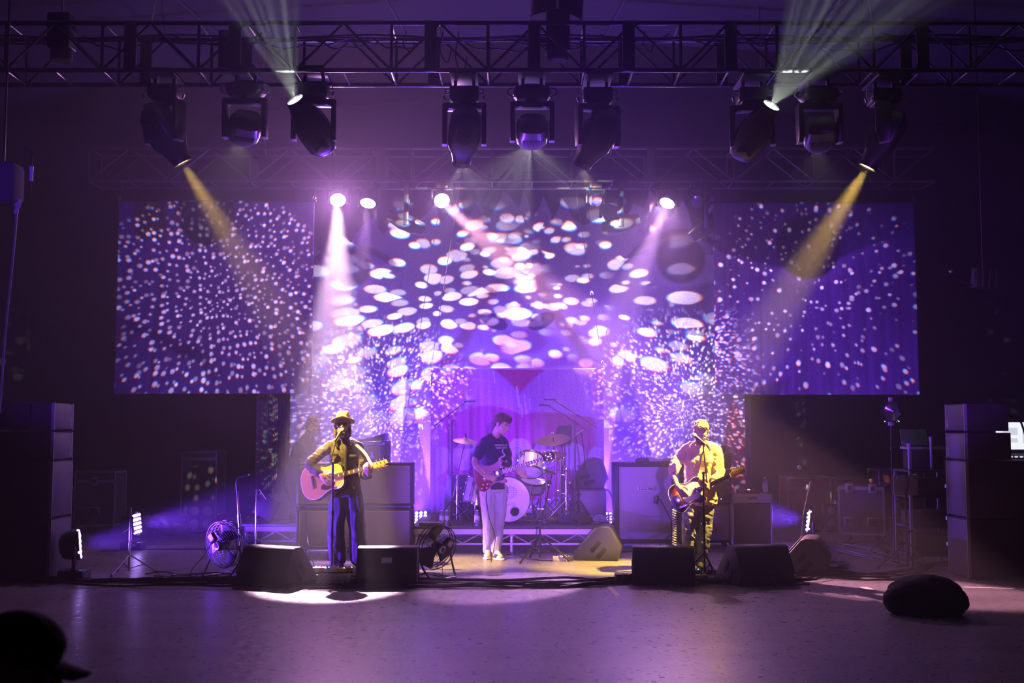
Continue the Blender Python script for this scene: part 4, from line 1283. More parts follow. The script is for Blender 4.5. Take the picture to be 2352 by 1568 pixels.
MB().cyl((-.10, .02, tz - .10), (-.12, 0.05, 0.60), 0.013, n=8).build('mount_arm', CHROME, tom)
t_, _ = drum(1222, 1112, 15.85, 0.175, 0.14, (0.16, -0.42, 1.0), 'shallow snare drum with white skin on a stand right of the bass drum', 'snare_drum', 8)
def tripod(b, top, r=0.011, spread=0.3, h=0.28, n=3, rot=0.0, rleg=0.007):
    b.cyl((0, 0, h * .15), (0, 0, top), r, n=10)
    for k in range(n):
        a = rot + 2 * pi * k / n
        b.tube([(0.012 * cos(a), 0.012 * sin(a), h), (spread * cos(a), spread * sin(a), 0.012)], rleg, 6)
        b.tube([(0.012 * cos(a), 0.012 * sin(a), h * .3), (spread * .5 * cos(a), spread * .5 * sin(a), h * .5)], rleg * .8, 6)
def stand_parts(t, top, r=0.011, spread=0.3, h=0.28, rot=0.4, mat=CHROME, collars=(0.45, 0.75), rleg=0.008, n=3):
    MB().cyl((0, 0, h * .12), (0, 0, top), r, n=12).build('pole', mat, t)
    for k in range(n):
        a = rot + 2 * pi * k / n
        b = MB()
        b.tube([(0.014 * cos(a), 0.014 * sin(a), h), (spread * cos(a), spread * sin(a), 0.012)], rleg, 8)
        b.tube([(0.014 * cos(a), 0.014 * sin(a), h * .3), (spread * .5 * cos(a), spread * .5 * sin(a), h * .5)], rleg * .7, 6)
        lo = b.build('leg', mat, t)
        MB().ball((spread * cos(a), spread * sin(a), 0.014), 0.016, 8, 6).build('rubber_foot', BLACKM, lo)
    for c in collars:
        MB().cyl((0, 0, top * c - .025), (0, 0, top * c + .025), r * 1.7, n=12).cyl((0, 0, top * c), (r * 3.2, 0, top * c), r * .6, n=8).box((r * 4, 0, top * c), (r * 1.2, r * 2.4, r * 1.6)).build('clutch', mat, t)
sn = bpy.data.objects['snare_drum']
stand_parts(sn, P(1222, 1118, 15.85).z - DR_Z - .05, 0.012, 0.26, 0.22, 0.8, CHROME, (0.5,))
# floor tom, left
ft, _ = drum(1100, 1128, 15.65, 0.19, 0.36, (0.22, 0.1, 1.0), 'silver sparkle floor tom left of the bass drum, half behind the bassist', 'floor_tom', 6)
for a in (0.3, 2.4, 4.5):
    q = P(1100, 1128, 15.65).z - DR_Z
    MB().cyl((.2 * cos(a), .2 * sin(a), q), (.22 * cos(a), .22 * sin(a), 0.0), 0.009, n=8).build('leg', CHROME, ft)
def cymbal_stand(px, py, d, px_base, tilt, r, label, boom=True, spread=0.3, zb=DR_Z, joint=None):
    """(px, py): the cymbal's centre; px_base: the column of its stand's foot."""
    top = P(px, py, d)
    base = P(px_base, 1180, d)
    t = thing('cymbal_stand', label, 'cymbal stand', (base.x, d, zb))
    tp = Vector((top.x - base.x, 0, top.z - zb))
    jz = (joint if joint else tp.z - .25)
    stand_parts(t, jz if boom else tp.z, 0.012, spread, 0.3, 0.5 + px * .01)
    if boom:
        dv = tp - Vector((0, 0, jz))
        MB().cyl(Vector((0, 0, jz)) - dv * .6, tp, 0.007, n=8).build('boom_arm', CHROME, t)
        MB().ball((0, 0, jz), 0.024, 10, 8).build('tilter', CHROME, t)
    T = frame_to(tp, tilt)
    c = MB(T); c.lathe([(r, 0.0), (r * .6, .018), (r * .2, .03), (r * .17, .045), (r * .08, .055), (0.001, .057)], 48, caps=False); c.lathe([(r, -.002), (r * .6, .015), (r * .2, .027), (0.001, .03)], 48, caps=False)
    c.build('cymbal', BRONZE, t)
    MB(T).cyl((0, 0, -.03), (0, 0, .11), 0.006, n=8).cyl((0, 0, .055), (0, 0, .075), 0.018, n=12).box((0, 0, .1), (.03, .006, .016)).build('wing_nut', BLACKM, t)
    return t
cymbal_stand(1068, 1013, 15.6, 1050, (0.12, -0.22, 1.0), 0.165, 'thin cymbal on a chrome stand left of the bassist', joint=0.62)
cymbal_stand(1271, 1010, 15.5, 1301, (-0.10, 0.36, 1.0), 0.235, 'bright pink lit crash cymbal on a chrome boom stand right of the drums', joint=0.72)
cymbal_stand(1272, 1042, 15.9, 1277, (0.03, 0.2, 1.0), 0.18, 'smaller hi hat cymbals below the crash cymbal on a chrome stand', boom=False, spread=0.26)
hh = bpy.data.objects['cymbal_stand.002']
cc = MB(frame_to(Vector((P(1272, 1042, 15.9).x - P(1277, 1180, 15.9).x, 0, P(1272, 1052, 15.9).z - DR_Z)), (0.03, 0.2, -1.0)))
cc.lathe([(0.18, 0.0), (.1, .015), (.035, .025), (.03, .04), (0.001, .05)], 40, caps=False); cc.build('lower_cymbal', BRONZE, hh)
# spare hardware: two more chrome stands right of the kit, one holding nothing but a clamp
for px_, h_, lab in ((1255, 0.66, 'short chrome drum hardware stand right of the snare drum'), (1287, 0.85, 'chrome drum hardware stand just left of the crash cymbal stand')):
    b_ = P(px_, 1180, 15.75)
    t = thing('hardware_stand', lab, 'drum hardware', (b_.x, 15.75, DR_Z))
    stand_parts(t, h_, 0.013, 0.24, 0.26, px_ * .1)
    MB().cyl((-.05, 0, h_), (.05, -.02, h_ + .02), 0.012, n=8).box((.05, -.02, h_ + .02), (.04, .05, .05), bevel=.008).build('clamp', CHROME, t)
# bass drum pedal and a drum throne behind the kit
pd = thing('drum_pedal', 'chrome foot pedal on the rug right of the bass drum', 'drum pedal', (P(1243, 1190, 15.6).x, 15.55, DR_Z + .016))
MB().box((0, 0, .02), (.09, .26, .014), R3(.25), bevel=.004).build('footboard', CHROME, pd)
MB().box((0, 0, .004), (.11, .3, .008)).cyl((-.05, .1, 0), (-.05, .1, .16), .008).cyl((.05, .1, 0), (.05, .1, .16), .008).cyl((-.05, .1, .16), (.05, .1, .16), .007).build('frame', CHROME, pd)
th = thing('drum_throne', 'black round drum stool behind the drums', 'drum stool', (P(1240, 1150, 16.4).x, 16.4, DR_Z))
MB().lathe([(.14, 0.44), (.17, 0.46), (.17, 0.52), (.14, 0.54), (.001, .545)], 28).build('seat', TOLEX, th)
stand_parts(th, .44, .014, .25, .26, .1, CHROME, (.6,))
# ---------------------------------------------------------------- microphone stands
MICB = M('mic_body_black', (0.02, 0.02, 0.022), 0.4, spec=0.6)
MICG = M('mic_grille_steel', (0.42, 0.41, 0.43), 0.4, 0.8, bump=0.6, bscale=500)
def mic(t, tip, direction, kind='vocal', L_=0.17):
    """tip: centre of the mic's grille; direction: the way the grille points."""
    H = frame_to(Vector(tip), direction)
    if kind == 'vocal':
        b = MB(H); b.lathe([(0.010, -L_), (0.012, -L_ + .01), (0.019, -0.035), (0.022, -0.02)], 16); mo = b.build('microphone', MICB, t)
        g = MB(H); g.lathe([(0.021, -0.022), (0.026, -0.012), (0.027, 0.0), (0.023, 0.016), (0.012, 0.026), (0.001, 0.028)], 16); g.build('mic_grille', MICG, mo)
    else:
        b = MB(H); b.lathe([(0.006, -L_), (0.011, -L_ + .02), (0.011, -0.02), (0.010, 0.0), (0.001, 0.002)], 14); mo = b.build('microphone', MICB if kind == 'pencil' else MICG, t)
    return H
def boom_stand(base, joint_z, tail, tip, label, mat=BLACKM, round_base=False, spread=0.3, zb=0.0, kind='vocal', md=None, r=0.010, mic_len=0.17, name='microphone_stand', h=0.3, rot=0.5, cable=None):
    t = thing(name, label, 'microphone stand', (base.x, base.y, zb))
    o = Vector((base.x, base.y, zb))
    if round_base:
        MB().lathe([(.13, 0), (.13, .012), (.12, .02), (.03, .03), (.02, .05)], 28).build('round_base', BLACKM, t)
        MB().cyl((0, 0, .02), (0, 0, joint_z), r, n=12).build('pole', mat, t)
        MB().cyl((0, 0, joint_z * .52), (0, 0, joint_z * .56), r * 1.7, n=12).build('clutch', mat, t)
    else:
        stand_parts(t, joint_z, r, spread, h, rot, mat, (0.5,), r * (1.05 if r == 0.012 else 0.8))
    j = Vector((0, 0, joint_z))
    if tip is not None:
        a, c = Vector(tail) - o, Vector(tip) - o
        dv = (c - a).normalized()
        md_ = Vector(md).normalized() if md is not None else dv
        MB().tube([a, c - md_ * (mic_len * .75)], 0.0075, 8).build('boom_arm', mat, t)
        MB().ball(j, 0.02, 10, 8).cyl(j - Vector((0, .035, 0)), j + Vector((0, .02, 0)), 0.012, n=10).build('boom_joint', BLACKM, t)
        mic(t, c, md if md is not None else dv, kind, mic_len)
    return t
def PB(px, d, zb=0.0):
    p = P(px, 1200, d); return Vector((p.x, d, zb))
# singer's stand: straight pole, short boom up to the mouth
D_S = 12.85
boom_stand(PB(763, D_S), P(763, 1062, D_S).z, P(757, 1068, D_S), P(786, 987, D_S + .16), 'black microphone stand with round foot in front of the singer in the hat', round_base=True, md=(0.42, 0.5, 0.75), r=0.013)
# guitarist's stand
D_G = 12.6
boom_stand(PB(1617, D_G), P(1617, 1085, D_G).z, P(1624, 1108, D_G), P(1594, 999, D_G + .12), 'black microphone stand in front of the right guitarist', round_base=False, md=(-0.7, 0.35, 0.62), r=0.013, spread=0.22, h=0.24, rot=-1.2)
# bassist's stand: tripod, leaning up, green switch light
D_B = 13.95
bs = boom_stand(PB(1240, D_B), P(1240, 1205, D_B).z, P(1238, 1222, D_B), P(1247, 1077, D_B - .05), 'black low tripod microphone stand between bassist and wedge, green light on it', spread=0.36, h=0.30, rot=-2.3, md=(-0.9, -.2, .35), r=0.012)
MB().ball(P(1250, 1074, D_B - .07) - Vector((PB(1240, D_B).x, D_B, 0)), 0.013, 10, 8).build('green_light', emit('green_led', (0.05, 1.0, 0.55), 3.0), bs)
# drum overheads
d_ = 15.35
boom_stand(PB(1037, d_), P(1037, 967, d_).z - DR_Z, P(996, 979, d_), P(1093, 921, d_), 'tall overhead boom microphone stand at the left of the drums', zb=DR_Z, kind='pencil', md=(1, 0, .02), r=0.010, spread=0.28)
boom_stand(PB(1321, d_), P(1321, 965, d_).z - DR_Z, P(1371, 981, d_), P(1249, 917, d_), 'tall overhead boom microphone stand at the right of the drums', zb=DR_Z, kind='pencil', md=(-1, 0, .03), r=0.010, spread=0.28)
boom_stand(PB(1330, 15.6), P(1330, 1070, 15.6).z - DR_Z, P(1352, 1120, 15.6), P(1318, 1003, 15.5), 'shorter boom stand with a small pale microphone beside the crash cymbal', zb=DR_Z, kind='small', md=(-.8, -.2, -.55), r=0.009, spread=0.24)
# left side: gooseneck and holder stands, short stand
d_ = 12.95
t = thing('microphone_stand', 'leaning microphone stand with a bent neck and clip behind the left fan', 'microphone stand', PB(556, d_))
o_ = PB(556, d_)
MB().lathe([(.13, 0), (.13, .012), (.12, .02), (.03, .03), (.02, .05)], 28).build('round_base', BLACKM, t)
MB().tube([Vector((0, 0, .02)), P(549, 1195, d_) - o_, P(545, 1130, d_) - o_], 0.012, 10).build('pole', CHROME, t)
MB().tube(spline([P(545, 1135, d_) - o_, P(543, 1110, d_) - o_, P(546, 1099, d_) - o_, P(553, 1094, d_) - o_], 5), 0.011, 8).build('gooseneck', BLACKM, t)
MB().cyl(P(549, 1095, d_) - o_, P(562, 1092, d_) - o_, 0.016, n=10).cyl(P(560, 1094, d_) - o_, P(571, 1090, d_) - o_, 0.011, n=8).build('mic_clip', BLACKM, t)
MB().ball(P(571, 1090, d_) - o_, 0.012, 8, 6).build('silver_tip', CHROME, t)
MB().cyl(P(550, 1200, d_) - o_, P(549, 1180, d_) - o_, 0.022, n=10).build('clutch', CHROME, t)
d_ = 13.5
t = thing('guitar_stand', 'tall chrome stand with forked holder beside the leaning microphone stand', 'instrument stand', PB(588, d_))
o_ = PB(588, d_)
stand_parts(t, P(588, 1122, d_).z, 0.011, 0.25, 0.25, 0.2, CHROME, (0.42,))
top = P(588, 1122, d_) - o_
MB().tube([top + Vector((-.07, 0, .02)), top + Vector((-.03, 0, 0)), top + Vector((.03, 0, 0)), top + Vector((.07, 0, .02))], 0.008, 6).build('top_yoke', BLACKM, t)
MB().tube([P(597, 1124, d_) - o_, P(612, 1145, d_) - o_], 0.014, 6).build('padded_arm', BLACKM, t)
MB().tube(spline([P(568, 1247, d_) - o_, P(577, 1243, d_) - o_, P(590, 1240, d_) - o_, P(602, 1246, d_) - o_, P(610, 1251, d_) - o_], 4), 0.012, 8).build('lower_cradle', BLACKM, t)
d_ = 12.75
t = thing('microphone_stand', 'short straight chrome microphone stand with folding legs at far left', 'microphone stand', PB(299, d_))
stand_parts(t, P(299, 1172, d_).z, 0.012, 0.30, 0.20, 0.2, CHROME, (0.45,))
o_ = PB(299, d_)
MB().cyl(P(283, 1221, d_) - o_, P(296, 1212, d_) - o_, 0.010, n=8).cyl(P(299, 1165, d_) - o_, P(299, 1176, d_) - o_, 0.018, n=10).build('boom_stub', CHROME, t)
MB().cyl(P(303, 1185, d_) - o_, P(303, 1240, d_) - o_, 0.009, n=8).build('hanging_cable', M('black_rubber'), t)
# right: stand with bent mic
d_ = 13.6
t = thing('microphone_stand', 'leaning microphone stand with a drooping microphone behind the far right wedge', 'microphone stand', PB(1834, d_))
o_ = PB(1834, d_)
MB().lathe([(.13, 0), (.13, .012), (.12, .02), (.03, .03), (.02, .05)], 28).build('round_base', BLACKM, t)
MB().tube([Vector((0, 0, .02)), P(1846, 1180, d_) - o_, P(1862, 1105, d_) - o_], 0.011, 10).build('pole', CHROME, t)
MB().tube(spline([P(1862, 1106, d_) - o_, P(1864, 1095, d_) - o_, P(1858, 1086, d_) - o_, P(1851, 1081, d_) - o_], 5), 0.010, 8).build('gooseneck', BLACKM, t)
mic(t, P(1836, 1073, d_) - o_, (-0.85, 0, 0.5))
# microphone on a boom against the tall cabinet
d_ = 15.2
cm = boom_stand(PB(1543, d_), P(1543, 1200, d_).z, P(1551, 1212, d_), P(1512, 1146, d_), 'low boom stand holding a square microphone to the tall cabinet', kind='pencil', md=(-.3, .9, 0), mic_len=0.08, spread=0.22, h=0.2)
MB().box(P(1508, 1147, d_) - PB(1543, d_), (0.055, 0.05, 0.10), R3(0, .08, 0), bevel=0.008).build('mic_body', MICB, cm)
# tom microphone on the rack tom
tm = thing('clip_microphone', 'small clip on microphone at the rim of the rack tom, thin looped cable', 'microphone', P(1198, 1040, 15.4))
MB().cyl((-.01, 0, .05), (.03, -.02, -.02), 0.016, n=12).build('capsule', MICB, tm)
MB().box((.0, 0, -.03), (.03, .03, .05), bevel=.006).build('rim_clamp', BLACKM, tm)
MB().tube([(-.06 + .075 * cos(a), 0.0, .0 + .075 * sin(a)) for a in [0.6 + k * .5 for k in range(11)]], 0.003, 5).build('cable', M('black_rubber'), tm)
# ---------------------------------------------------------------- drum monitors and cases on the riser
def slab_monitor(px, py_base, d, zb, w, h, dp, rz, label, name='drum_monitor', tilt=0.0):
    b_ = P(px, py_base, d)
    t = thing(name, label, 'loudspeaker', (b_.x, d, zb), rz)
    pr = [(-dp / 2, 0), (dp / 2, 0), (dp / 2, h * .35), (dp * .2, h), (-dp * .3, h), (-dp / 2, h * .8)]
    m = Matrix(((0, 0, 1, 0), (1, 0, 0, 0), (0, 1, 0, 0), (0, 0, 0, 1)))
    MB().prism(pr, w, m, bevel=0.012).build('cabinet', SPKPAINT, t)
    a, c = Vector((0, dp / 2, h * .35)), Vector((0, dp * .2, h))
    MB().box((a + c) / 2 + Vector((0, .004, 0)), (w - .05, 0.016, (c - a).length - .03), R3(atan2(-(c.y - a.y), c.z - a.z))).build('grille', GRILLE, t)
    return t
t = thing('subwoofer', 'black bass speaker at the right end of the drum riser under the tilted monitor', 'loudspeaker', (P(1352, 1190, 16.3).x, 16.3, DR_Z))
MB().box((0, 0, .215), (.46, .5, .43), bevel=.012).build('cabinet', SPKPAINT, t)
MB().box((0, -.248, .215), (.41, .012, .38), bevel=.004).build('grille', GRILLE, t)
wedge((P(1352, 1130, 16.3).x, 16.3, DR_Z + .432), 1.35, 'black tilted monitor standing on the bass speaker behind the drums', 0.44, s=1.0, profile=[(-0.22, 0.0), (0.22, 0.0), (0.24, 0.05), (0.0, 0.40), (-0.10, 0.42), (-0.17, 0.40), (-0.26, 0.12)])
slab_monitor(1068, 1185, 16.2, DR_Z, 0.5, 0.62, 0.5, 0.25, 'tall black monitor speaker behind the left cymbal stand')
mp_ = thing('music_stand', 'small black square panel on a thin stand behind the crash cymbal', 'music stand', (P(1298, 1180, 16.4).x, 16.4, DR_Z))
pz = P(1298, 998, 16.4).z - DR_Z
MB().box((0, 0, pz), (.19, .02, .26), R3(.1, .05, 0), bevel=.004).build('panel', TOLEX, mp_)
stand_parts(mp_, pz - .1, .009, .25, .26, .3, BLACKM, (.5,))
# black cloth bag on the riser
def lump(name, label, cat, loc, size, mat, seed, k=0.25, rz=0.0, flat=0.0):
    b = MB()
    g = bmesh.ops.create_icosphere(b.bm, subdivisions=5, radius=1.0)['verts']
    for v in g:
        c = v.co.copy()
        n = mnoise.noise(c * 1.3 + Vector((seed, 0, 0))) * k + mnoise.noise(c * 3.7 + Vector((0, seed, 0))) * k * .35
        n += abs(mnoise.noise(Vector((c.x * 5, c.y * 2, c.z * 2 + seed)))) * k * .25
        v.co = Vector((c.x * size[0], c.y * size[1], c.z * size[2])) * (1 + n)
        if v.co.z < -size[2] * .62:
            v.co.z = -size[2] * .62 + (v.co.z + size[2] * .62) * .08
    zmin = min(v.co.z for v in g)
    for v in g:
        v.co.z -= zmin
    o = b.build(name, mat, smooth=180)
    o.location = loc
    o.rotation_euler = (0, 0, rz)
    return tag(o, label, cat)
DARKCLOTH = M('black_cloth', (0.012, 0.011, 0.013), 0.95, bump=0.5, bscale=30)
lump('cloth_bag', 'crumpled black bag lying on the right end of the drum riser', 'bag', (P(1322, 1195, 15.25).x, 15.25, DR_Z + .004), (0.20, 0.15, 0.09), DARKCLOTH, 2.0)
# ---------------------------------------------------------------- fans
def fan(px, py_base, d, face, label, r=0.26):
    """Round floor fan on a bent tube foot; face: the way its back cage looks."""
    b_ = P(px, py_base, d)
    t = thing('floor_fan', label, 'fan', (b_.x, d, 0))
    c = Vector((0, 0, r + 0.10))
    H = frame_to(c, face)
    cage = MB(H)
    def ringp(rad, z, n=40):
        return [(rad * cos(2 * pi * k / n), rad * sin(2 * pi * k / n), z) for k in range(n)]
    for rad, z in ((r, -.05), (r, .05), (r * .985, 0.0)):
        cage.tube(ringp(rad, z), 0.006, 6, closed=True)
    for z0, z1 in ((.05, .10), (-.05, -.09)):
        for k in range(8):
            rr_ = r * (0.16 + .84 * k / 8)
            q = (rr_ / r)
            cage.tube(ringp(rr_, z0 + (z1 - z0) * (1 - q ** 2)), 0.0012, 4, closed=True)
        for k in range(16):
            a = 2 * pi * k / 16
            cage.tube([(r * q * cos(a + .5 * (1 - q)), r * q * sin(a + .5 * (1 - q)), z0 + (z1 - z0) * (1 - q * q)) for q in (1, .8, .6, .4, .16)], 0.0013, 4)
    cage.build('cage', M('fan_wire', (0.05, 0.048, 0.055), 0.4, 0.5), t)
    hb = MB(H); hb.lathe([(0.001, .115), (.05, .115), (.055, .10), (.055, .02), (.06, -.0), (.03, -.05), (.001, -.06)], 24); mo = hb.build('motor', BLACKM, t)
    MB(H).lathe([(.05, .116), (.04, .122), (.025, .118)], 24, caps=False).build('motor_ring', STEEL, mo)
    for k in range(3):
        a0 = 2 * pi * k / 3 + .4
        bl = MB(H)
        bl.grid(lambda u, v, a0=a0: Vector(((.05 + .18 * u) * cos(a0 + (v - .5) * (1.1 + .3 * u)), (.05 + .18 * u) * sin(a0 + (v - .5) * (1.1 + .3 * u)), (v - .5) * .07)), 8, 8)
        bo = bl.build('blade', M('fan_blade', (0.03, 0.028, 0.034), 0.35, 0.3), t)
        so = bo.modifiers.new('thickness', 'SOLIDIFY'); so.thickness = .003
    cb = MB(H); cb.box((0, r * .42, .115), (.09, .10, .05), bevel=.008); co_ = cb.build('switch_box', BLACKM, t)
    MB(H).box((0.01, r * .42, .142), (.06, .06, .004)).build('rating_label', M('pale_label', (.55, .52, .6), .5), co_)
    sx = H.to_3x3() @ Vector((1, 0, 0)); sx.z = 0; sx.normalize()
    fw = Vector(face); fw.z = 0; fw.normalize()
    foot = MB()
    foot.tube(spline([c + sx * r, c + sx * (r + .02) - Vector((0, 0, r * .6)), c + sx * (r - .03) + fw * .12 - Vector((0, 0, c.z - .02)), fw * .2 + Vector((0, 0, .018)) + sx * r * .5, fw * .2 + Vector((0, 0, .018)) - sx * r * .5, c - sx * (r - .03) + fw * .12 - Vector((0, 0, c.z - .02)), c - sx * (r + .02) - Vector((0, 0, r * .6)), c - sx * r], 6), 0.011, 8)
    foot.tube([sx * r * .6 - fw * .15 + Vector((0, 0, .012)), sx * r * .6 + fw * .2 + Vector((0, 0, .012))], .01, 6).tube([-sx * r * .6 - fw * .15 + Vector((0, 0, .012)), -sx * r * .6 + fw * .2 + Vector((0, 0, .012))], .01, 6)
    foot.build('tube_foot', BLACKM, t)
    cd = MB(); cd.tube(spline([H @ Vector((0, r * .3, .13)), c + fw * .22 - sx * .1 - Vector((0, 0, .12)), c + fw * .3 - sx * .18 - Vector((0, 0, c.z * .7)), Vector((0, 0, .008)) + fw * .32 - sx * .2], 5), 0.004, 5); cd.build('power_cord', M('black_rubber'), t)
    return t
fan(516, 1318, 12.5, (-0.52, -0.72, -0.10), 'round wire floor fan left of the left wedge monitor, tilted and violet lit', 0.25)
fan(1001, 1320, 12.4, (0.62, -0.68, -0.20), 'round wire floor fan right of the white labelled wedge monitor', 0.235)
# ---------------------------------------------------------------- people
SKIN = M('skin', (0.50, 0.31, 0.23), 0.5, spec=0.4)
def closed_spline(pts, n=6):
    q = pts[-2:] + pts + pts[:2]
    out = []
    for i in range(2, len(q) - 2):
        for k in range(n):
            t = k / n
            a, b, c, d = [Vector((*v, 0)) for v in (q[i - 1], q[i], q[i + 1], q[i + 2])]
            v = 0.5 * ((2 * b) + (c - a) * t + (2 * a - 5 * b + 4 * c - d) * t * t + (3 * b - a - 3 * c + d) * t ** 3)
            out.append((v.x, v.y))
    return out
class Flesh:
    """Overlapping rounded volumes that are fused into one continuous skin."""
    def __init__(self):
        self.b = MB()
    def limb(self, pts, rs):
        pts = [Vector(p) for p in pts]
        if len(pts) > 2:
            sp = spline(pts, 5)
            n = len(pts) - 1
            rr = [rs[min(int(i / 5), n - 1)] + (rs[min(int(i / 5), n - 1) + 1] - rs[min(int(i / 5), n - 1)]) * ((i % 5) / 5 if i < 5 * n else 1.0) for i in range(len(sp))]
        else:
            sp = [pts[0].lerp(pts[1], i / 6) for i in range(7)]
            rr = [rs[0] + (rs[1] - rs[0]) * i / 6 for i in range(7)]
        self.b.tube(sp, rr, 14)
        self.b.ball(sp[0], rr[0] * .995, 14, 10).ball(sp[-1], rr[-1] * .995, 14, 10)
        return self
    def ball(self, c, r, rot=None):
        self.b.ball(c, r, 18, 12, rot)
        return self
    def torso(self, secs, side):
        """secs: (centre, half width, half depth); side: unit vector across the shoulders."""
        side = Vector(side).normalized()
        rings = []
        N = 26
        for i, (c, w, dpt) in enumerate(secs):
            c = Vector(c)
            a = Vector(secs[min(i + 1, len(secs) - 1)][0]) - Vector(secs[max(i - 1, 0)][0])
            f = a.cross(side).normalized()
            rings.append([self.b.bm.verts.new(c + side * (w * (abs(cos(t)) ** .8) * (1 if cos(t) > 0 else -1)) + f * (dpt * (abs(sin(t)) ** .8) * (1 if sin(t) > 0 else -1))) for t in [2 * pi * k / N for k in range(N)]])
        for A, B in zip(rings, rings[1:]):
            for k in range(N):
                self.b.bm.faces.new((A[k], A[(k + 1) % N], B[(k + 1) % N], B[k]))
        self.b.bm.faces.new(rings[0][::-1]); self.b.bm.faces.new(rings[-1])
        return self
    def fuse(self, name, mat, parent, voxel=0.007, smooth=6, fold=None, label=None):
        bm = self.b.bm
        bmesh.ops.recalc_face_normals(bm, faces=bm.faces)
        me = bpy.data.meshes.new('tmp')
        bm.to_mesh(me); bm.free()
        o = bpy.data.objects.new('tmp', me)
        COL.objects.link(o)
        r = o.modifiers.new('r', 'REMESH'); r.mode = 'VOXEL'; r.voxel_size = voxel
        s = o.modifiers.new('s', 'SMOOTH'); s.factor = 0.5; s.iterations = smooth
        dg = bpy.context.evaluated_depsgraph_get()
        m2 = bpy.data.meshes.new_from_object(o.evaluated_get(dg))
        bpy.data.objects.remove(o)
        if fold:
            ns = [v.normal.copy() for v in m2.vertices]
            for v, n in zip(m2.vertices, ns):
                v.co = v.co + n * fold(v.co, n)
        m2.name = name
        m2.materials.clear(); m2.materials.append(mat)
        m2.polygons.foreach_set('use_smooth', [True] * len(m2.polygons))
        o = bpy.data.objects.new(name, m2)
        COL.objects.link(o)
        o.parent = parent
        if label:
            o['label'] = label
        return o
def folds(amp, kx=9, kz=3.2, seed=0.0, ridge=True):
    def f(p, n):
        w = mnoise.noise(Vector((p.x * 4, p.y * 4, p.z * 4 + seed))) * .06
        a = mnoise.noise(Vector((p.x * kx * 1.3 + w * 9, p.y * kx * 1.3, (p.z + w) * kz * 1.3 + seed)))
        b = mnoise.noise(Vector((p.x * kx * .6 + 7, p.y * kx * .6, (p.z + p.x * .6) * kz * 3.6 + seed)))
        c = mnoise.noise(Vector((p.x * kx * 2.6, p.y * kx * 2.6, p.z * kz * 2.4 + seed)))
        return amp * ((0.35 - abs(a) * 2.0) * 1.0 + (0.3 - abs(b) * 1.6) * .8 + c * .5) if ridge else amp * (a + b)
    return f
def frame3(fwd, up):
    """Matrix with X right-hand side of the person, Y forward, Z up."""
    y = Vector(fwd).normalized(); z = Vector(up); x = y.cross(z).normalized(); z = x.cross(y).normalized()
    return Matrix(((x.x, y.x, z.x, 0), (x.y, y.y, z.y, 0), (x.z, y.z, z.z, 0), (0, 0, 0, 1)))
def add_head(fl, c, fwd, up=(0, 0, 1), s=1.0, beard=False):
    H = Matrix.Translation(c) @ frame3(fwd, up) @ Matrix.Scale(s, 4)
    R = H.to_3x3().normalized().to_4x4()
    p = lambda *v: H @ Vector(v)
    B = lambda v, r: fl.ball(p(*v), tuple(k * s for k in r), R)
    B((0, -.012, .035), (.075, .093, .088))
    B((0, .022, -.022), (.062, .068, .082))
    B((0, .03, -.075), (.050, .052, .036))
    B((0, .070, -.095), (.022, .018, .017))
    for q in (-1, 1):
        B((q * .043, .055, -.022), (.021, .024, .018))
        B((q * .079, -.008, -.008), (.010, .022, .032))
        B((q * .047, .005, -.07), (.018, .035, .03))
    fl.limb([p(-.048, .066, .020), p(0, .088, .024), p(.048, .066, .020)], [.011 * s, .012 * s, .011 * s])
    fl.limb([p(0, .086, .014), p(0, .106, -.026)], [.0085 * s, .0125 * s])
    for q in (-1, 1):
        B((q * .012, .094, -.030), (.009, .010, .008))
        B((q * .031, .072, .0085), (.0165, .0135, .0115))
        B((q * .031, .071, -.008), (.016, .012, .007))
    fl.limb([p(-.024, .076, -.060), p(0, .091, -.056), p(.024, .076, -.060)], [.005 * s, .0075 * s, .005 * s])
    fl.limb([p(-.020, .074, -.068), p(0, .089, -.070), p(.020, .074, -.068)], [.005 * s, .0085 * s, .005 * s])
    return H
def eyes(H, parent, s=1.0):
    for q in (-1, 1):
        e = MB(H); e.ball((q * .031, .0725, .001), .0118, 12, 8)
        eo = e.build('eye', M('eye_white', (.6, .55, .55), .25), parent)
        i = MB(H); i.ball((q * .031, .0815, .0005), (.0058, .0035, .0058), 10, 6); i.build('iris', M('dark_iris', (.03, .02, .015), .2), eo)
def add_hand(fl, wrist, fdir, palm, thumb_sign=1, curl=(0.5, .5, .5, .5), s=1.0, spread=0.0):
    """fdir: the way the fingers leave the palm; palm: the way the palm faces; returns nothing, grows the flesh."""
    y = Vector(fdir).normalized(); z = -Vector(palm).normalized(); x = y.cross(z).normalized() * thumb_sign; z = (-Vector(palm) + Vector(palm).dot(y) * y).normalized()
    o = Vector(wrist)
    q = lambda a, b, c: o + (x * a + y * b + z * c) * s
    fl.limb([q(0, 0, 0), q(0, .03, 0)], [.026 * s, .028 * s])
    for k in (-1.2, -.4, .4, 1.2):
        fl.limb([q(k * .016, .025, 0), q(k * .019, .085, 0)], [.016 * s, .0125 * s])
    L_ = ((.026, .076), (.0085, .085), (-.010, .078), (-.028, .060))
    for (bx, ln), cu in zip(L_, curl):
        a = 0.0
        pt = (bx * 1.05, .085, 0.0)
        pts = [q(*pt)]
        for j, f in enumerate((.44, .32, .24)):
            a += cu * (0.75 if j == 0 else 1.0)
            pt = (pt[0] + bx * spread, pt[1] + ln * f * cos(a), pt[2] - ln * f * sin(a))
            pts.append(q(*pt))
        fl.limb(pts, [.0100 * s, .0094 * s, .0086 * s, .0076 * s])
    fl.limb([q(.024, .018, -.004), q(.050, .045, -.016), q(.058, .075, -.030), q(.054, .095, -.040)], [.016 * s, .0125 * s, .0105 * s, .0085 * s])
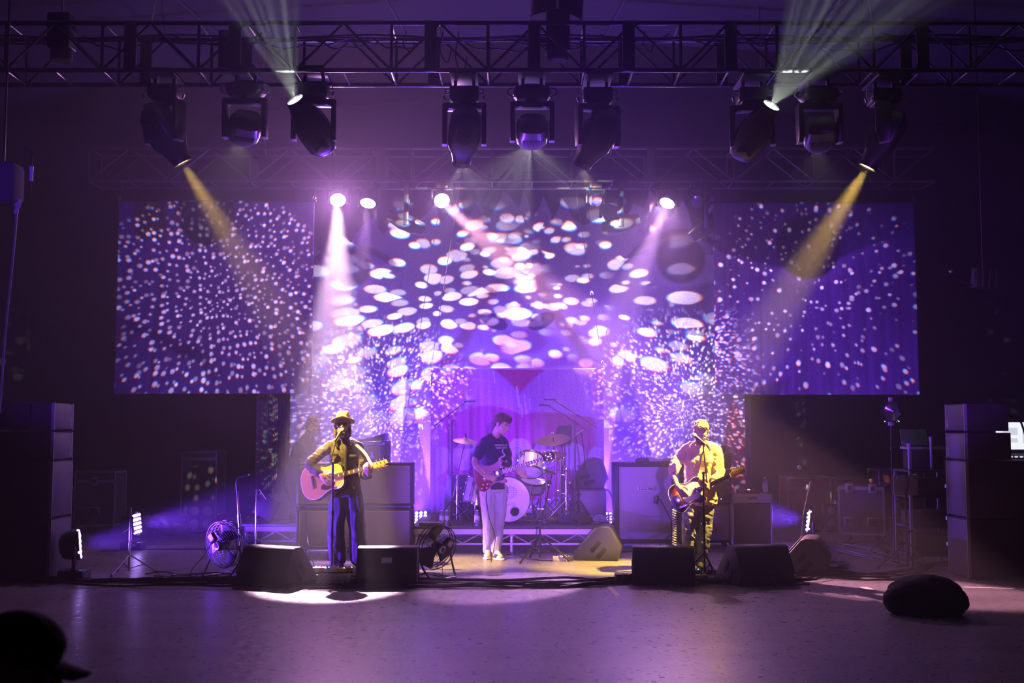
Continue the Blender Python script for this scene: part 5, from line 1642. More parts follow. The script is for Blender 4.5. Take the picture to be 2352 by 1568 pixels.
def shoe(parent, heel, toe, mat, sole, label=None, w=.048, h=.085, extra=None):
    heel, toe = Vector(heel), Vector(toe)
    d = (toe - heel); d.z = 0; L_ = d.length; d.normalize()
    f = Flesh()
    f.limb([heel + Vector((0, 0, .045)), heel.lerp(toe, .5) + Vector((0, 0, .042)), toe - d * .03 + Vector((0, 0, .034))], [.043, w, .036])
    f.limb([heel + Vector((0, 0, .03)), heel + d * .02 + Vector((0, 0, h + .01))], [.04, .04])
    f.limb([heel + d * .05 + Vector((0, 0, h)), heel + d * (L_ * .6) + Vector((0, 0, .06))], [.036, .03])
    so = f.fuse('shoe', mat, parent, .006, 5, label=label)
    pr = []
    for k in range(20):
        a = 2 * pi * k / 20
        x = cos(a) * (L_ / 2 + .045); y = sin(a) * (w + .004) * (1.0 if cos(a) > -.2 else .86)
        pr.append((x, y))
    mid = heel.lerp(toe, .47)
    MB().prism(pr, .024, Matrix.Translation((mid.x, mid.y, .013)) @ Matrix.Rotation(atan2(d.y, d.x), 4, 'Z'), bevel=.006).build('sole', sole, so)
    if extra:
        st = MB()
        nrm = Vector((-d.y, d.x, 0))
        for q in (-1, 1):
            for k in range(3):
                c0 = heel.lerp(toe, .36 + .12 * k) + nrm * q * (w - .004)
                st.box(c0 + Vector((0, 0, .05)), (.012, .02, .05), Matrix.Rotation(atan2(d.y, d.x), 4, 'Z') @ R3(q * .35, .5, 0), bevel=.002)
        st.build('side_stripes', extra, so)
    return so
# ---------------------------------------------------------------- guitars (built flat: X towards the headstock, Y across, Z out of the front)
def place(t, origin, xdir, normal):
    x = Vector(xdir).normalized(); z = Vector(normal); y = z.cross(x).normalized(); z = x.cross(y).normalized()
    t.matrix_world = Matrix(((x.x, y.x, z.x, origin.x), (x.y, y.y, z.y, origin.y), (x.z, y.z, z.z, origin.z), (0, 0, 0, 1)))
    t.matrix_basis = t.matrix_world.copy()
    return t.matrix_basis.copy()
ROSEW = M('rosewood', (0.07, 0.035, 0.022), 0.45)
MAPLE = M('amber_maple', (0.55, 0.33, 0.12), 0.35, coat=0.4)
NICKEL = M('nickel', (0.75, 0.73, 0.70), 0.2, 1.0)
IVORY = M('ivory_binding', (0.80, 0.76, 0.66), 0.4)
def neck_parts(t, x0, x1, w0, w1, z, nfret, strings, wood, board, dots=(3, 5, 7, 9, 12, 15), thick=.022, x_bridge=0, zs=.006, scale_len=None, block=False):
    m = MB(); m.prism([(x0 - .06, -w0 / 2), (x1, -w1 / 2), (x1, w1 / 2), (x0 - .06, w0 / 2)], thick, Matrix.Translation((0, 0, z - thick / 2 - .003)), bevel=.007); m.build('neck', wood, t)
    f = MB(); f.prism([(x0, -w0 / 2), (x1, -w1 / 2), (x1, w1 / 2), (x0, w0 / 2)], .006, Matrix.Translation((0, 0, z))); fb = f.build('fretboard', board, t)
    sl = scale_len or (x1 - x_bridge)
    fr = MB(); dt = MB()
    wd = lambda x: w0 + (w1 - w0) * (x - x0) / (x1 - x0)
    prev = x1
    for k in range(1, nfret + 1):
        x = x1 - sl * (1 - 2 ** (-k / 12))
        if x < x0 + .003: break
        fr.box((x, 0, z + .0035), (.0024, wd(x) * .98, .002))
        if k in dots:
            xm = (x + prev) / 2
            if block:
                dt.box((xm, 0, z + .003), ((prev - x) * .45, wd(x) * .5, .001))
            else:
                dt.cyl((xm, 0, z + .0025), (xm, 0, z + .0036), .0042, n=10)
        prev = x
    fr.build('fret', NICKEL, fb)
    if len(dt.bm.verts): dt.build('inlay', IVORY, fb)
    MB().box((x1 + .002, 0, z + .003), (.005, w1, .009)).build('nut', IVORY, fb)
    st = MB()
    for k in range(strings):
        u = (k / (strings - 1) - .5)
        st.tube([(x_bridge, u * w0 * 1.0, z + zs + .002), (x1, u * w1 * .8, z + zs)], .0011 if strings == 6 else .0016, 5)
    st.build('string', NICKEL, t)
def acoustic_guitar():
    t = thing('acoustic_guitar', 'amber topped acoustic guitar hanging on the singer in the hat', 'guitar')
    half = [(-.255, 0.0), (-.25, .08), (-.215, .155), (-.14, .197), (-.06, .188), (.02, .148), (.075, .132), (.135, .140), (.19, .138), (.232, .105), (.245, .05), (.247, 0.0)]
    pts = half + [(x, -y) for x, y in half[-2:0:-1]]
    out = closed_spline(pts, 4)
    MB().prism(out, .105, Matrix.Translation((0, 0, -.055)), bevel=.006).build('body', M('mahogany', (0.10, 0.04, 0.025), 0.3, coat=.5), t)
    inn = [(x * .985, y * .985) for x, y in out]
    MB().prism(inn, .004, Matrix.Translation((0, 0, -.001))).build('top', M('amber_spruce', (0.50, 0.29, 0.06), 0.5, noise=.08, nscale=9, coat=.4), t)
    bd_ = MB(); bd_.tube([(x * .996, y * .996, -.001) for x, y in out], .0035, 5, closed=True); bd_.build('binding', IVORY, t)
    MB().lathe([(.05, .0), (.001, .0015)], 28, Matrix.Translation((.095, 0, .0015))).build('sound_hole', M('matt_black_recess'), t)
    rz_ = MB()
    for r_ in (.056, .061, .066):
        rz_.tube([(.095 + r_ * cos(a), r_ * sin(a), .0015) for a in [2 * pi * k / 28 for k in range(28)]], .0016, 4, closed=True)
    rz_.build('rosette', IVORY, t)
    MB().box((-.115, 0, .006), (.03, .15, .011), bevel=.004).build('bridge', ROSEW, t)
    pk = closed_spline([(.04, -.045), (.085, -.063), (.14, -.055), (.12, -.10), (.04, -.125), (-.03, -.10), (-.02, -.06)], 5)
    MB().prism(pk, .002, Matrix.Translation((0, 0, .002))).build('pickguard', M('tortoise_guard', (0.05, 0.018, 0.012), 0.2), t)
    neck_parts(t, .145, .60, .056, .044, .010, 20, 6, M('mahogany'), ROSEW, x_bridge=-.112, block=True, thick=.026)
    hs = MB(); hs.prism([(.60, -.024), (.64, -.036), (.775, -.041), (.785, 0), (.775, .041), (.64, .036), (.60, .024)], .016, Matrix.Translation((0, 0, .0)) , bevel=.003); ho = hs.build('headstock', MAPLE, t)
    for k in range(3):
        for q in (-1, 1):
            x = .655 + .043 * k
            MB().cyl((x, q * .025, .006), (x, q * .025, .018), .005, n=10).cyl((x, q * .036, -.004), (x, q * .052, -.004), .003, n=8).ball((x, q * .056, -.004), (.008, .006, .005), 10, 6).build('tuning_peg', NICKEL, ho)
    cp = MB(); cp.box((.56, 0, .02), (.012, .062, .012), bevel=.003).box((.775, -.01, .012), (.05, .012, .01), bevel=.003); cp.build('capo', NICKEL, t)
    return t
def bass_guitar():
    t = thing('bass_guitar', 'cherry red bass guitar with two horns held by the man in the dark printed T-shirt', 'guitar')
    out = closed_spline([(-.20, .0), (-.19, .10), (-.13, .155), (-.05, .145), (.02, .118), (.09, .125), (.155, .150), (.195, .145), (.18, .105), (.135, .065), (.12, .03), (.12, -.02), (.13, -.06), (.165, -.10), (.165, -.135), (.12, -.135), (.06, -.105), (.0, -.105), (-.08, -.15), (-.15, -.155), (-.195, -.10)], 5)
    MB().prism(out, .038, Matrix.Translation((0, 0, -.019)), bevel=.009).build('body', M('cherry_red', (0.22, 0.012, 0.012), 0.38, noise=.15, nscale=7, coat=.2), t)
    pg = closed_spline([(.12, -.035), (.145, -.085), (.10, -.095), (.03, -.082), (-.03, -.085), (-.03, -.03), (.05, -.03)], 5)
    MB().prism(pg, .003, Matrix.Translation((0, 0, .0015))).build('pickguard', M('gloss_black', (.012, .011, .013), .15), t)
    MB().box((.075, 0, .010), (.06, .085, .016), bevel=.004).build('pickup_cover', NICKEL, t)
    MB().box((-.09, 0, .010), (.045, .085, .016), bevel=.003).build('bridge', NICKEL, t)
    for x, y in ((-.12, -.075), (-.07, -.085), (-.15, -.115), (-.09, -.125)):
        MB().cyl((x, y, 0), (x, y, .016), .012, .010, 14).build('knob', M('gold_black_knob', (.25, .2, .14), .3, .5), t)
    neck_parts(t, .115, .66, .056, .042, .008, 19, 4, M('dark_mahogany', (.12, .03, .02), .3), ROSEW, x_bridge=-.09)
    hs = MB(); hs.prism([(.66, -.023), (.69, -.04), (.80, -.052), (.81, 0), (.80, .052), (.69, .04), (.66, .023)], .016, Matrix.Translation((0, 0, -.002)), bevel=.003); ho = hs.build('headstock', M('gloss_black'), t)
    for k in range(2):
        for q in (-1, 1):
            x = .71 + .055 * k
            MB().cyl((x, q * .026, .004), (x, q * .026, .018), .007, n=10).cyl((x, q * .045, -.006), (x, q * .066, -.006), .004, n=8).box((x, q * .072, -.006), (.022, .014, .006), bevel=.003).build('tuning_peg', NICKEL, ho)
    MB().box((.765, 0, .0065), (.03, .012, .001)).build('headstock_emblem', IVORY, ho)
    return t
def electric_guitar():
    t = thing('electric_guitar', 'sunburst electric guitar with white pickguard hanging on the bespectacled guitarist', 'guitar')
    out = closed_spline([(-.195, .0), (-.185, .10), (-.13, .155), (-.05, .155), (.02, .125), (.08, .125), (.15, .145), (.20, .125), (.205, .08), (.19, .03), (.17, -.025), (.14, -.045), (.15, -.075), (.18, -.11), (.165, -.145), (.11, -.145), (.05, -.115), (-.02, -.118), (-.09, -.155), (-.15, -.15), (-.19, -.09)], 5)
    sb = M('sunburst', (0.2, .05, .02), 0.22, coat=.8)
    if not sb.get('done'):
        nt = sb.node_tree; N, L = nt.nodes.new, nt.links.new
        tc = N('ShaderNodeTexCoord'); mp = N('ShaderNodeMapping'); mp.inputs['Scale'].default_value = (5.0, 6.3, 0); gr_ = N('ShaderNodeTexGradient'); gr_.gradient_type = 'SPHERICAL'
        cr = N('ShaderNodeValToRGB'); e = cr.color_ramp.elements
        e[0].position = 0.05; e[0].color = (.015, .008, .006, 1); e[1].position = .55; e[1].color = (.75, .36, .06, 1)
        x_ = e.new(.28); x_.color = (.25, .03, .012, 1)
        L(tc.outputs['Object'], mp.inputs[0]); L(mp.outputs[0], gr_.inputs[0]); L(gr_.outputs['Fac'], cr.inputs[0]); L(cr.outputs[0], nt.nodes['Principled BSDF'].inputs['Base Color']); sb['done'] = 1
    MB().prism(out, .044, Matrix.Translation((0, 0, -.022)), bevel=.004).build('body', sb, t)
    bd_ = MB(); bd_.tube([(x * .992, y * .992, -.001) for x, y in out], .0028, 5, closed=True); bd_.build('binding', IVORY, t)
    pg = closed_spline([(.195, .05), (.13, .10), (.06, .105), (.0, .09), (-.05, .05), (-.055, -.03), (-.03, -.085), (.03, -.085), (.09, -.085), (.135, -.06), (.15, -.02)], 5)
    MB().prism(pg, .003, Matrix.Translation((0, 0, .0015))).build('pickguard', WHITE, t)
    MB().box((-.12, 0, .006), (.075, .085, .010), bevel=.003).build('bridge', NICKEL, t)
    MB().box((.115, 0, .008), (.02, .07, .012), bevel=.004).build('neck_pickup', NICKEL, t)
    MB().box((-.09, -.095, .003), (.15, .032, .004), bevel=.002).build('control_plate', NICKEL, t)
    for x in (-.12, -.08):
        MB().cyl((x, -.095, .004), (x, -.095, .02), .010, n=14).build('knob', NICKEL, t)
    neck_parts(t, .135, .52, .055, .043, .007, 21, 6, MAPLE, ROSEW, x_bridge=-.115, thick=.024)
    hs = MB(); hs.prism(closed_spline([(.52, -.021), (.56, -.026), (.63, -.030), (.675, -.038), (.70, -.012), (.69, .022), (.63, .044), (.57, .046), (.545, .028), (.52, .021)], 4), .015, Matrix.Translation((0, 0, -.003)), bevel=.002); ho = hs.build('headstock', MAPLE, t)
    for k in range(6):
        x = .56 + .024 * k
        MB().cyl((x, .025 - .004 * k, .003), (x, .025 - .004 * k, .014), .0045, n=8).cyl((x, .046 - .004 * k, -.004), (x, .062 - .004 * k, -.004), .003, n=6).ball((x, .067 - .004 * k, -.004), (.007, .009, .005), 8, 6).build('tuning_peg', NICKEL, ho)
    return t
def strap(t, world_pts, mat, w=.025, name='strap', normals=None):
    """A band through world points, as a part of the guitar t."""
    inv = t.matrix_basis.inverted()
    pts = [inv @ Vector(p) for p in spline(world_pts, 5)]
    b = MB()
    prev = None
    rows = []
    for i, p in enumerate(pts):
        tg = (pts[min(i + 1, len(pts) - 1)] - pts[max(i - 1, 0)]).normalized()
        nrm = Vector((0, 0, 1))
        sd = tg.cross(nrm); sd = sd.normalized() if sd.length > .1 else (prev or Vector((1, 0, 0)))
        prev = sd
        u = sd.cross(tg)
        rows.append([b.bm.verts.new(p + sd * w + u * .002), b.bm.verts.new(p - sd * w + u * .002), b.bm.verts.new(p - sd * w - u * .002), b.bm.verts.new(p + sd * w - u * .002)])
    for A, B in zip(rows, rows[1:]):
        for k in range(4):
            b.bm.faces.new((A[k], A[(k + 1) % 4], B[(k + 1) % 4], B[k]))
    b.bm.faces.new(rows[0][::-1]); b.bm.faces.new(rows[-1])
    return b.build(name, mat, t, smooth=0)
def person(label, px, d, z=0.0):
    b_ = P(px, 1200, d)
    return thing('person', label, 'person', (b_.x, d, z))
def rel(t, d):
    o = Vector(t.location)
    return lambda px, py, dy=0.0: P(px, py, d + dy) - o
# ================= the singer
OLIVE = M('olive_jacket_cloth', (0.045, 0.036, 0.024), 0.85, bump=.25, bscale=350)
NIGHT = M('dark_blue_trouser_cloth', (0.055, 0.05, 0.075), 0.85, bump=.2, bscale=300)
FELT = M('tan_felt', (0.66, 0.52, 0.32), 0.85)
DARKHAIR = M('dark_brown_hair', (0.035, 0.02, 0.014), 0.55, bump=.8, bscale=160)
ds = 13.2
sg = person('singer in tan brimmed hat and olive jacket playing an acoustic guitar at a microphone', 796, ds)
Q = rel(sg, ds)
hc = Q(787, 976, -.02)
nb = Q(790, 1012, .03)
shL, shR = Q(752, 1022, .02), Q(829, 1024, .04)
elL, wrL = Q(712, 1067, -.20), Q(739, 1092, -.305)
elR, wrR = Q(834, 1086, -.04), Q(847, 1091, -.27)
pel = Q(795, 1128, .03)
hipL, hipR = Q(780, 1134, .02), Q(813, 1134, .03)
knL, knR = Q(772, 1212, -.02), Q(818, 1214, .0)
anL, anR = Q(779, 1284, .06), Q(824, 1288, .06)
f = Flesh()
f.torso([(pel - Vector((0, 0, .06)), .13, .09), (pel + Vector((0, 0, .06)), .13, .09), (Q(793, 1075, .03), .125, .085), (Q(791, 1040, .03), .13, .085), (Q(790, 1022, .03), .09, .06)], (1, 0, 0))
H = add_head(f, hc, (0.10, -1.0, 0.10), (0.02, 0.1, 1))
f.limb([nb, H @ Vector((0, -.02, -.05))], [.058, .054])
for s_, e_, w_ in ((shL, elL, wrL), (shR, elR, wrR)):
    f.limb([s_.lerp(nb, .4) - Vector((0, 0, .015)), s_.lerp(e_, .12), e_, w_], [.036, .034, .030, .026])
for a_, b_2, c_ in ((hipL, knL, anL), (hipR, knR, anR)):
    f.limb([a_, b_2, c_], [.085, .055, .038])
    f.limb([c_, c_ + Vector((0, 0.02, -.04))], [.036, .035])
add_hand(f, wrL, Q(752, 1106, -.30) - wrL, (0.2, 1, -.1), -1, (.35, .42, .5, .55), 1.05, .03)
add_hand(f, wrR, (-.22, -.60, .77), (0, .77, .60), 1, (.55, .58, .6, .62), 1.0)
f.fuse('body', SKIN, sg, .0065, 4)
f = Flesh()
sh_ = (1, 0, 0)
f.torso([(Q(797, 1128, .03), .165, .125), (Q(796, 1105, .03), .158, .12), (Q(793, 1070, .03), .155, .118), (Q(791, 1040, .03), .175, .12), (Q(790, 1024, .035), .155, .095), (Q(790, 1010, .045), .075, .065)], sh_)
f.limb([Q(784, 1010, .04), shL + Vector((.035, 0, -.01)), shL.lerp(elL, .5), elL, wrL + (elL - wrL) * .22], [.045, .064, .062, .056, .047])
f.limb([Q(797, 1010, .04), shR + Vector((-.035, 0, -.01)), shR.lerp(elR, .5), elR, wrR + (elR - wrR) * .25], [.045, .064, .062, .060, .050])
f.limb([wrR + (elR - wrR) * .32, wrR + (elR - wrR) * .2], [.056, .054])
f.fuse('jacket', OLIVE, sg, .0085, 5, folds(.010, 10, 6, 1.0))
f = Flesh()
for q, (x0, y0, x1, y1) in enumerate(((782, 1010, 771, 1018), (797, 1010, 806, 1020))):
    pts = [Q(x0 - 2, y0 - 6, -.03), Q(x1, y1, -.075), Q((x0 + x1) / 2, y1 + 9, -.085)]
    f.limb(pts, [.014, .018, .010])
f.fuse('jacket_collar', OLIVE, sg, .006, 3)
f = Flesh(); f.limb([Q(791, 1014, -.015), Q(793, 1034, -.083), Q(795, 1058, -.100), Q(796, 1080, -.098)], [.045, .034, .028, .022]); f.fuse('undershirt', M('black_shirt_cloth', (.012, .011, .015), .8), sg, .006, 3)
for x_, y_ in ((768, 1043), (812, 1047)):
    MB().box(Q(x_, y_, -.098), (.095, .012, .03), R3(.05, 0, 0), bevel=.004).build('pocket_flap', OLIVE, sg)
f = Flesh()
f.torso([(Q(797, 1140, .03), .155, .115), (Q(796, 1112, .03), .145, .11)], sh_)
f.limb([hipL, knL + Vector((-.01, 0, 0)), Q(776, 1278, .03)], [.105, .100, .104])
f.limb([hipR, knR + Vector((.01, 0, 0)), Q(826, 1280, .04)], [.105, .100, .108])
f.fuse('trousers', NIGHT, sg, .009, 4, folds(.014, 11, 1.3, 4.0))
DKSHOE = M('dark_leather', (.02, .017, .016), .35)
for an, tx in ((anL, Q(781, 1293, -.2)), (anR, Q(829, 1296, -.2))):
    h0 = Vector((an.x, an.y + .04, 0)); t0 = Vector((tx.x, tx.y + .02, 0))
    shoe(sg, h0, t0, DKSHOE, BLACKM)
# face things
f = Flesh()
for q in (-1, 1):
    f.limb([H @ Vector((q * .066, -.02, .04)), H @ Vector((q * .082, -.015, -.04)), H @ Vector((q * .083, -.005, -.10)), H @ Vector((q * .078, .01, -.15))], [.018, .022, .022, .010])
f.ball(H @ Vector((0, -.045, .01)), (.076, .07, .095))
f.limb([H @ Vector((-.05, -.07, -.05)), H @ Vector((0, -.085, -.1)), H @ Vector((.05, -.07, -.05))], [.03, .04, .03])
f.fuse('hair', DARKHAIR, sg, .006, 2, folds(.0045, 55, 8, 2))
f = Flesh()
f.limb([H @ Vector((-.052, .03, -.06)), H @ Vector((-.035, .062, -.098)), H @ Vector((0, .08, -.108)), H @ Vector((.035, .062, -.098)), H @ Vector((.052, .03, -.06))], [.014, .021, .025, .021, .014])
f.limb([H @ Vector((-.03, .074, -.052)), H @ Vector((0, .094, -.046)), H @ Vector((.03, .074, -.052))], [.007, .008, .007])
f.fuse('beard', DARKHAIR, sg, .005, 2, folds(.004, 60, 30, 1))
g = MB(H)
for q in (-1, 1):
    g.prism(closed_spline([(q * .008, .012), (q * .030, .016), (q * .056, .012), (q * .055, -.012), (q * .034, -.022), (q * .012, -.012)], 4), .006, Matrix.Translation((0, .094, .004)) @ R3(pi / 2) , bevel=.001)
    g.tube([(q * .056, .092, .012), (q * .078, .04, .012), (q * .082, -.01, .005)], .003, 5)
g.tube([(-.012, .098, .010), (.012, .098, .010)], .003, 5)
g.build('sunglasses', M('dark_glasses', (.01, .008, .008), .08, spec=.8), sg)
HH = H @ Matrix.Translation((0, -.005, .062)) @ R3(0.14, 0.02, 0)
hb = MB(HH)
def brim(u, v):
    a = 2 * pi * u
    r0, r1 = .083, .148
    r_ = r0 + (r1 - r0) * v
    return Vector((r_ * .97 * cos(a), r_ * 1.06 * sin(a), .022 * v * v * abs(cos(a)) * -.9 + .010 * v * (1 - abs(cos(a)))))
hb.grid(brim, 48, 6, closed_u=True)
ho = hb.build('hat_brim', FELT, sg, smooth=180)
so = ho.modifiers.new('thickness', 'SOLIDIFY'); so.thickness = .005
hc_ = MB(HH)
def crown(u, v):
    a = 2 * pi * u
    prof = pl(v, [(0, .086), (.45, .080), (.75, .068), (.92, .045), (1, .012)])
    z = pl(v, [(0, -.004), (.45, .06), (.75, .092), (.92, .104), (1, .100)])
    dent = .022 * exp(-((cos(a) * prof) / .022) ** 2) * sm(.5, .95, v)
    return Vector((prof * .95 * cos(a), prof * 1.08 * sin(a), z - dent - .012 * v * max(0, -sin(a))))
hc_.grid(crown, 48, 14, closed_u=True)
hc_.build('hat_crown', FELT, sg, smooth=180)
bn = MB(HH); bn.lathe([(.088, .0), (.087, .022), (.084, .022)], 48, Matrix.Diagonal((.95, 1.08, 1, 1)), caps=False); bn.build('hat_band', M('brown_band', (.32, .2, .1), .7), sg)
# his guitar
ag = acoustic_guitar()
go = P(741, 1102, ds - .20)
gx = P(893, 1061, ds - .30) - go
T = place(ag, go, gx, (0.14, -1, 0.30))
WHITESTRAP = M('pale_strap', (.62, .55, .52), .7)
strap(ag, [T @ Vector((.60, -.005, -.012)), P(838, 1040, ds - .16), P(815, 1018, ds - .06), P(806, 1008, ds + .03)], WHITESTRAP, .014)
# ================= the bassist
DKTEE = M('navy_black_cotton', (0.022, 0.018, 0.038), 0.9, bump=.15, bscale=300)
GREYTR = M('light_grey_trouser_cloth', (0.40, 0.37, 0.39), 0.85, bump=.2, bscale=260)
BROWNHAIR = M('brown_hair', (0.10, 0.055, 0.03), 0.6, bump=.8, bscale=150)
dbs = 14.2
bs_p = person('man in a dark printed T-shirt and pale trousers looking down while playing a red bass', 1136, dbs)
Q = rel(bs_p, dbs)
fw = Vector((0.62, -0.78, 0)).normalized()
side = Vector((0.78, 0.62, 0)).normalized()          # towards his left
hc = Q(1153, 974, -.08)
nb = Q(1137, 1003, .0)
ctr = Q(1133, 1060, 0)
shR, shL = Q(1112, 1014, -.09), Q(1158, 1014, .10)
elR, wrR = Q(1090, 1061, -.28), Q(1113, 1092, -.445)
elL, wrL = Q(1168, 1064, .02), Q(1207, 1094, -.33)
pel = Q(1132, 1112, .02)
hipR, hipL = Q(1119, 1122, -.03), Q(1147, 1122, .07)
knR, knL = Q(1122, 1196, -.05), Q(1146, 1196, .05)
anR, anL = Q(1121, 1266, .02), Q(1139, 1268, -.06)
f = Flesh()
f.torso([(pel - Vector((0, 0, .06)), .13, .09), (Q(1132, 1090, .01), .125, .09), (ctr, .13, .09), (Q(1134, 1030, 0), .13, .085), (Q(1135, 1014, 0), .09, .06)], side)
Hb = add_head(f, hc, (0.80, -0.50, -0.42), (0.28, -.22, .9))
f.limb([nb, Hb @ Vector((0, -.025, -.05))], [.058, .052])
for s_, e_, w_ in ((shR, elR, wrR), (shL, elL, wrL)):
    f.limb([s_.lerp(nb, .4) - Vector((0, 0, .015)), s_.lerp(e_, .12), e_, w_], [.036, .036, .038, .026])
for a_, b_2, c_ in ((hipR, knR, anR), (hipL, knL, anL)):
    f.limb([a_, b_2, c_], [.085, .055, .038]); f.limb([c_, c_ + Vector((0, 0, -.04))], [.036, .035])
add_hand(f, wrR, Q(1133, 1099, -.43) - wrR, (.3, .9, -.2), -1, (.3, .35, .4, .45), 1.0, .03)
add_hand(f, wrL, (-.72, -.35, .60), (-.1, .95, .25), 1, (.30, .34, .38, .42), 1.0, .04)
f.fuse('body', SKIN, bs_p, .0065, 4)
eyes(Hb, bs_p)
f = Flesh()
f.torso([(Q(1132, 1122, .02), .16, .12), (Q(1132, 1090, .01), .152, .115), (ctr, .158, .118), (Q(1134, 1030, 0), .168, .115), (Q(1135, 1013, .01), .13, .085), (Q(1136, 1001, .01), .068, .06)], side)
f.limb([Q(1131, 1001, 0), shR + side * .02, shR.lerp(elR, .40), shR.lerp(elR, .70)], [.045, .062, .063, .066]); f.limb([Q(1141, 1001, .02), shL - side * .02, shL.lerp(elL, .4), shL.lerp(elL, .65)], [.045, .062, .062, .064])
tee = f.fuse('t_shirt', DKTEE, bs_p, .0085, 5, folds(.009, 8, 4, 5))
f = Flesh()
f.torso([(Q(1132, 1130, .02), .15, .115), (Q(1132, 1106, .02), .14, .11)], side)
f.limb([hipR, knR, anR + Vector((0, 0, .015))], [.10, .082, .068]); f.limb([hipL, knL, anL + Vector((0, 0, .015))], [.10, .08, .066])
f.fuse('trousers', GREYTR, bs_p, .009, 4, folds(.010, 10, 2.2, 8))
GOLDSHOE = M('pale_gold_trainer', (.62, .54, .42), .4)
for h0, t0 in ((Vector((anR.x, anR.y, 0)), Q(1118, 1277, -.12)), (Vector((anL.x - .01, anL.y, 0)), Q(1153, 1282, -.20))):
    t0 = Vector((t0.x, t0.y, 0))
    shoe(bs_p, h0, t0, GOLDSHOE, WHITE, extra=M('dark_stripe', (.1, .03, .05), .6))
f = Flesh()
f.ball(Hb @ Vector((0, -.026, .056)), (.088, .098, .084), Hb.to_3x3().normalized().to_4x4())
f.ball(Hb @ Vector((0, .045, .098)), (.072, .055, .042), Hb.to_3x3().normalized().to_4x4())
f.ball(Hb @ Vector((0, -.075, -.01)), (.068, .04, .06), Hb.to_3x3().normalized().to_4x4())
f.limb([Hb @ Vector((-.05, .07, .085)), Hb @ Vector((0.02, .098, .075)), Hb @ Vector((.055, .07, .08))], [.018, .022, .018])
for q in (-1, 1):
    f.limb([Hb @ Vector((q * .076, .015, .03)), Hb @ Vector((q * .077, .012, -.01))], [.012, .007])
f.fuse('hair', BROWNHAIR, bs_p, .005, 2, folds(.009, 40, 34, 3))
eb = MB(Hb)
for q in (-1, 1):
    eb.tube([(q * .014, .098, .026), (q * .034, .092, .031), (q * .05, .074, .026)], .0045, 6)
eb.build('eyebrow', BROWNHAIR, bs_p)
# print on the shirt
ch = Q(1137, 1020, -.005) + fw * .121
fr_ = Matrix(((side.x, fw.x * -1, 0, 0), (side.y, fw.y * -1, 0, 0), (0, 0, 1, 0), (0, 0, 0, 1)))
PRINT = M('pale_shirt_print', (.55, .48, .55), .8)
for k, (body, sz, dz) in enumerate((('WITHOUT MY', .030, 0), ('YOUR OWN', .030, -.034))):
    o = text_mesh('shirt_lettering', body, sz, PRINT, tee, (0, 0, 0), thick=.004)
    o.matrix_local = Matrix.Translation(ch + Vector((0, 0, dz - .01)) - fw * .002 + fw * (.012 if k else .006)) @ fr_ @ R3(pi / 2 - .06)
sn_ = MB(Matrix.Translation(ch + Vector((0, 0, -.17)) + fw * .006) @ fr_)
sp_ = spline([(0.03, 0, .11), (.01, -.004, .085), (.03, -.006, .06), (.05, -.004, .035), (.0, -.006, .015), (-.03, -.004, -.01), (.01, -.006, -.035), (.05, -.004, -.055), (.01, -.004, -.085), (-.02, -.002, -.10), (.0, -.002, -.115), (.03, -.002, -.105)], 4)
sn_.tube(sp_, [.011 * (0.6 + .5 * sin(pi * i / len(sp_))) for i in range(len(sp_))], 6)
sn_.build('serpent_print', PRINT, tee)
bg = bass_guitar()
go = P(1127, 1092, dbs - .33)
T = place(bg, go, P(1268, 1046, dbs - .36) - go, (0.28, -1, 0.12))
strap(bg, [T @ Vector((.16, .12, -.03)), Q(1170, 1068, -.20) + Vector(bs_p.location), Q(1168, 1040, -.10) + Vector(bs_p.location), Q(1161, 1014, -.01) + Vector(bs_p.location)], M('black_strap', (.015, .014, .018), .6), .026)
# ================= the guitarist
TAN = M('tan_shirt_cloth', (0.58, 0.44, 0.24), 0.85, bump=.2, bscale=260)
DENIM = M('faded_denim', (0.20, 0.20, 0.27), 0.85, noise=.25, nscale=14, bump=.2, bscale=300)
FAIRHAIR = M('fair_hair', (0.34, 0.22, 0.09), 0.6, bump=.8, bscale=150)
dg_ = 13.0
gp = person('bespectacled guitarist in a loose tan shirt and jeans bowed over a microphone', 1602, dg_)
Q = rel(gp, dg_)
hc = Q(1610, 992, -.10)
nb = Q(1608, 1024, .02)
shR, shL = Q(1568, 1034, .02), Q(1647, 1032, .02)
elR, wrR = Q(1547, 1081, -.18), Q(1556, 1116, -.34)
elL, wrL = Q(1650, 1090, -.06), Q(1626, 1122, -.27)
pel = Q(1606, 1148, .04)
hipR, hipL = Q(1592, 1155, .03), Q(1622, 1155, .04)
knR, knL = Q(1582, 1224, -.02), Q(1617, 1224, .0)
anR, anL = Q(1586, 1292, .05), Q(1609, 1298, .03)
f = Flesh()
f.torso([(pel - Vector((0, 0, .06)), .13, .09), (Q(1606, 1125, .04), .13, .09), (Q(1606, 1090, .04), .125, .09), (Q(1607, 1052, .02), .13, .09), (Q(1608, 1034, .02), .09, .06)], (1, 0, 0))
Hg = add_head(f, hc, (0.02, -0.82, -0.50), (0.04, -.5, .85))
f.limb([nb, Hg @ Vector((0, -.02, -.05))], [.058, .054])
for s_, e_, w_ in ((shR, elR, wrR), (shL, elL, wrL)):
    f.limb([s_.lerp(nb, .4) - Vector((0, 0, .015)), s_.lerp(e_, .12), e_, w_], [.036, .036, .036, .027])
for a_, b_2, c_ in ((hipR, knR, anR), (hipL, knL, anL)):
    f.limb([a_, b_2, c_], [.085, .056, .038]); f.limb([c_, c_ + Vector((0, 0, -.04))], [.036, .035])
add_hand(f, wrR, Q(1568, 1133, -.34) - wrR, (.3, .9, -.1), -1, (.3, .38, .45, .5), 1.08, .04)
add_hand(f, wrL, (-.62, -.45, .55), (-.1, .95, .3), 1, (.45, .5, .55, .6), 1.0)
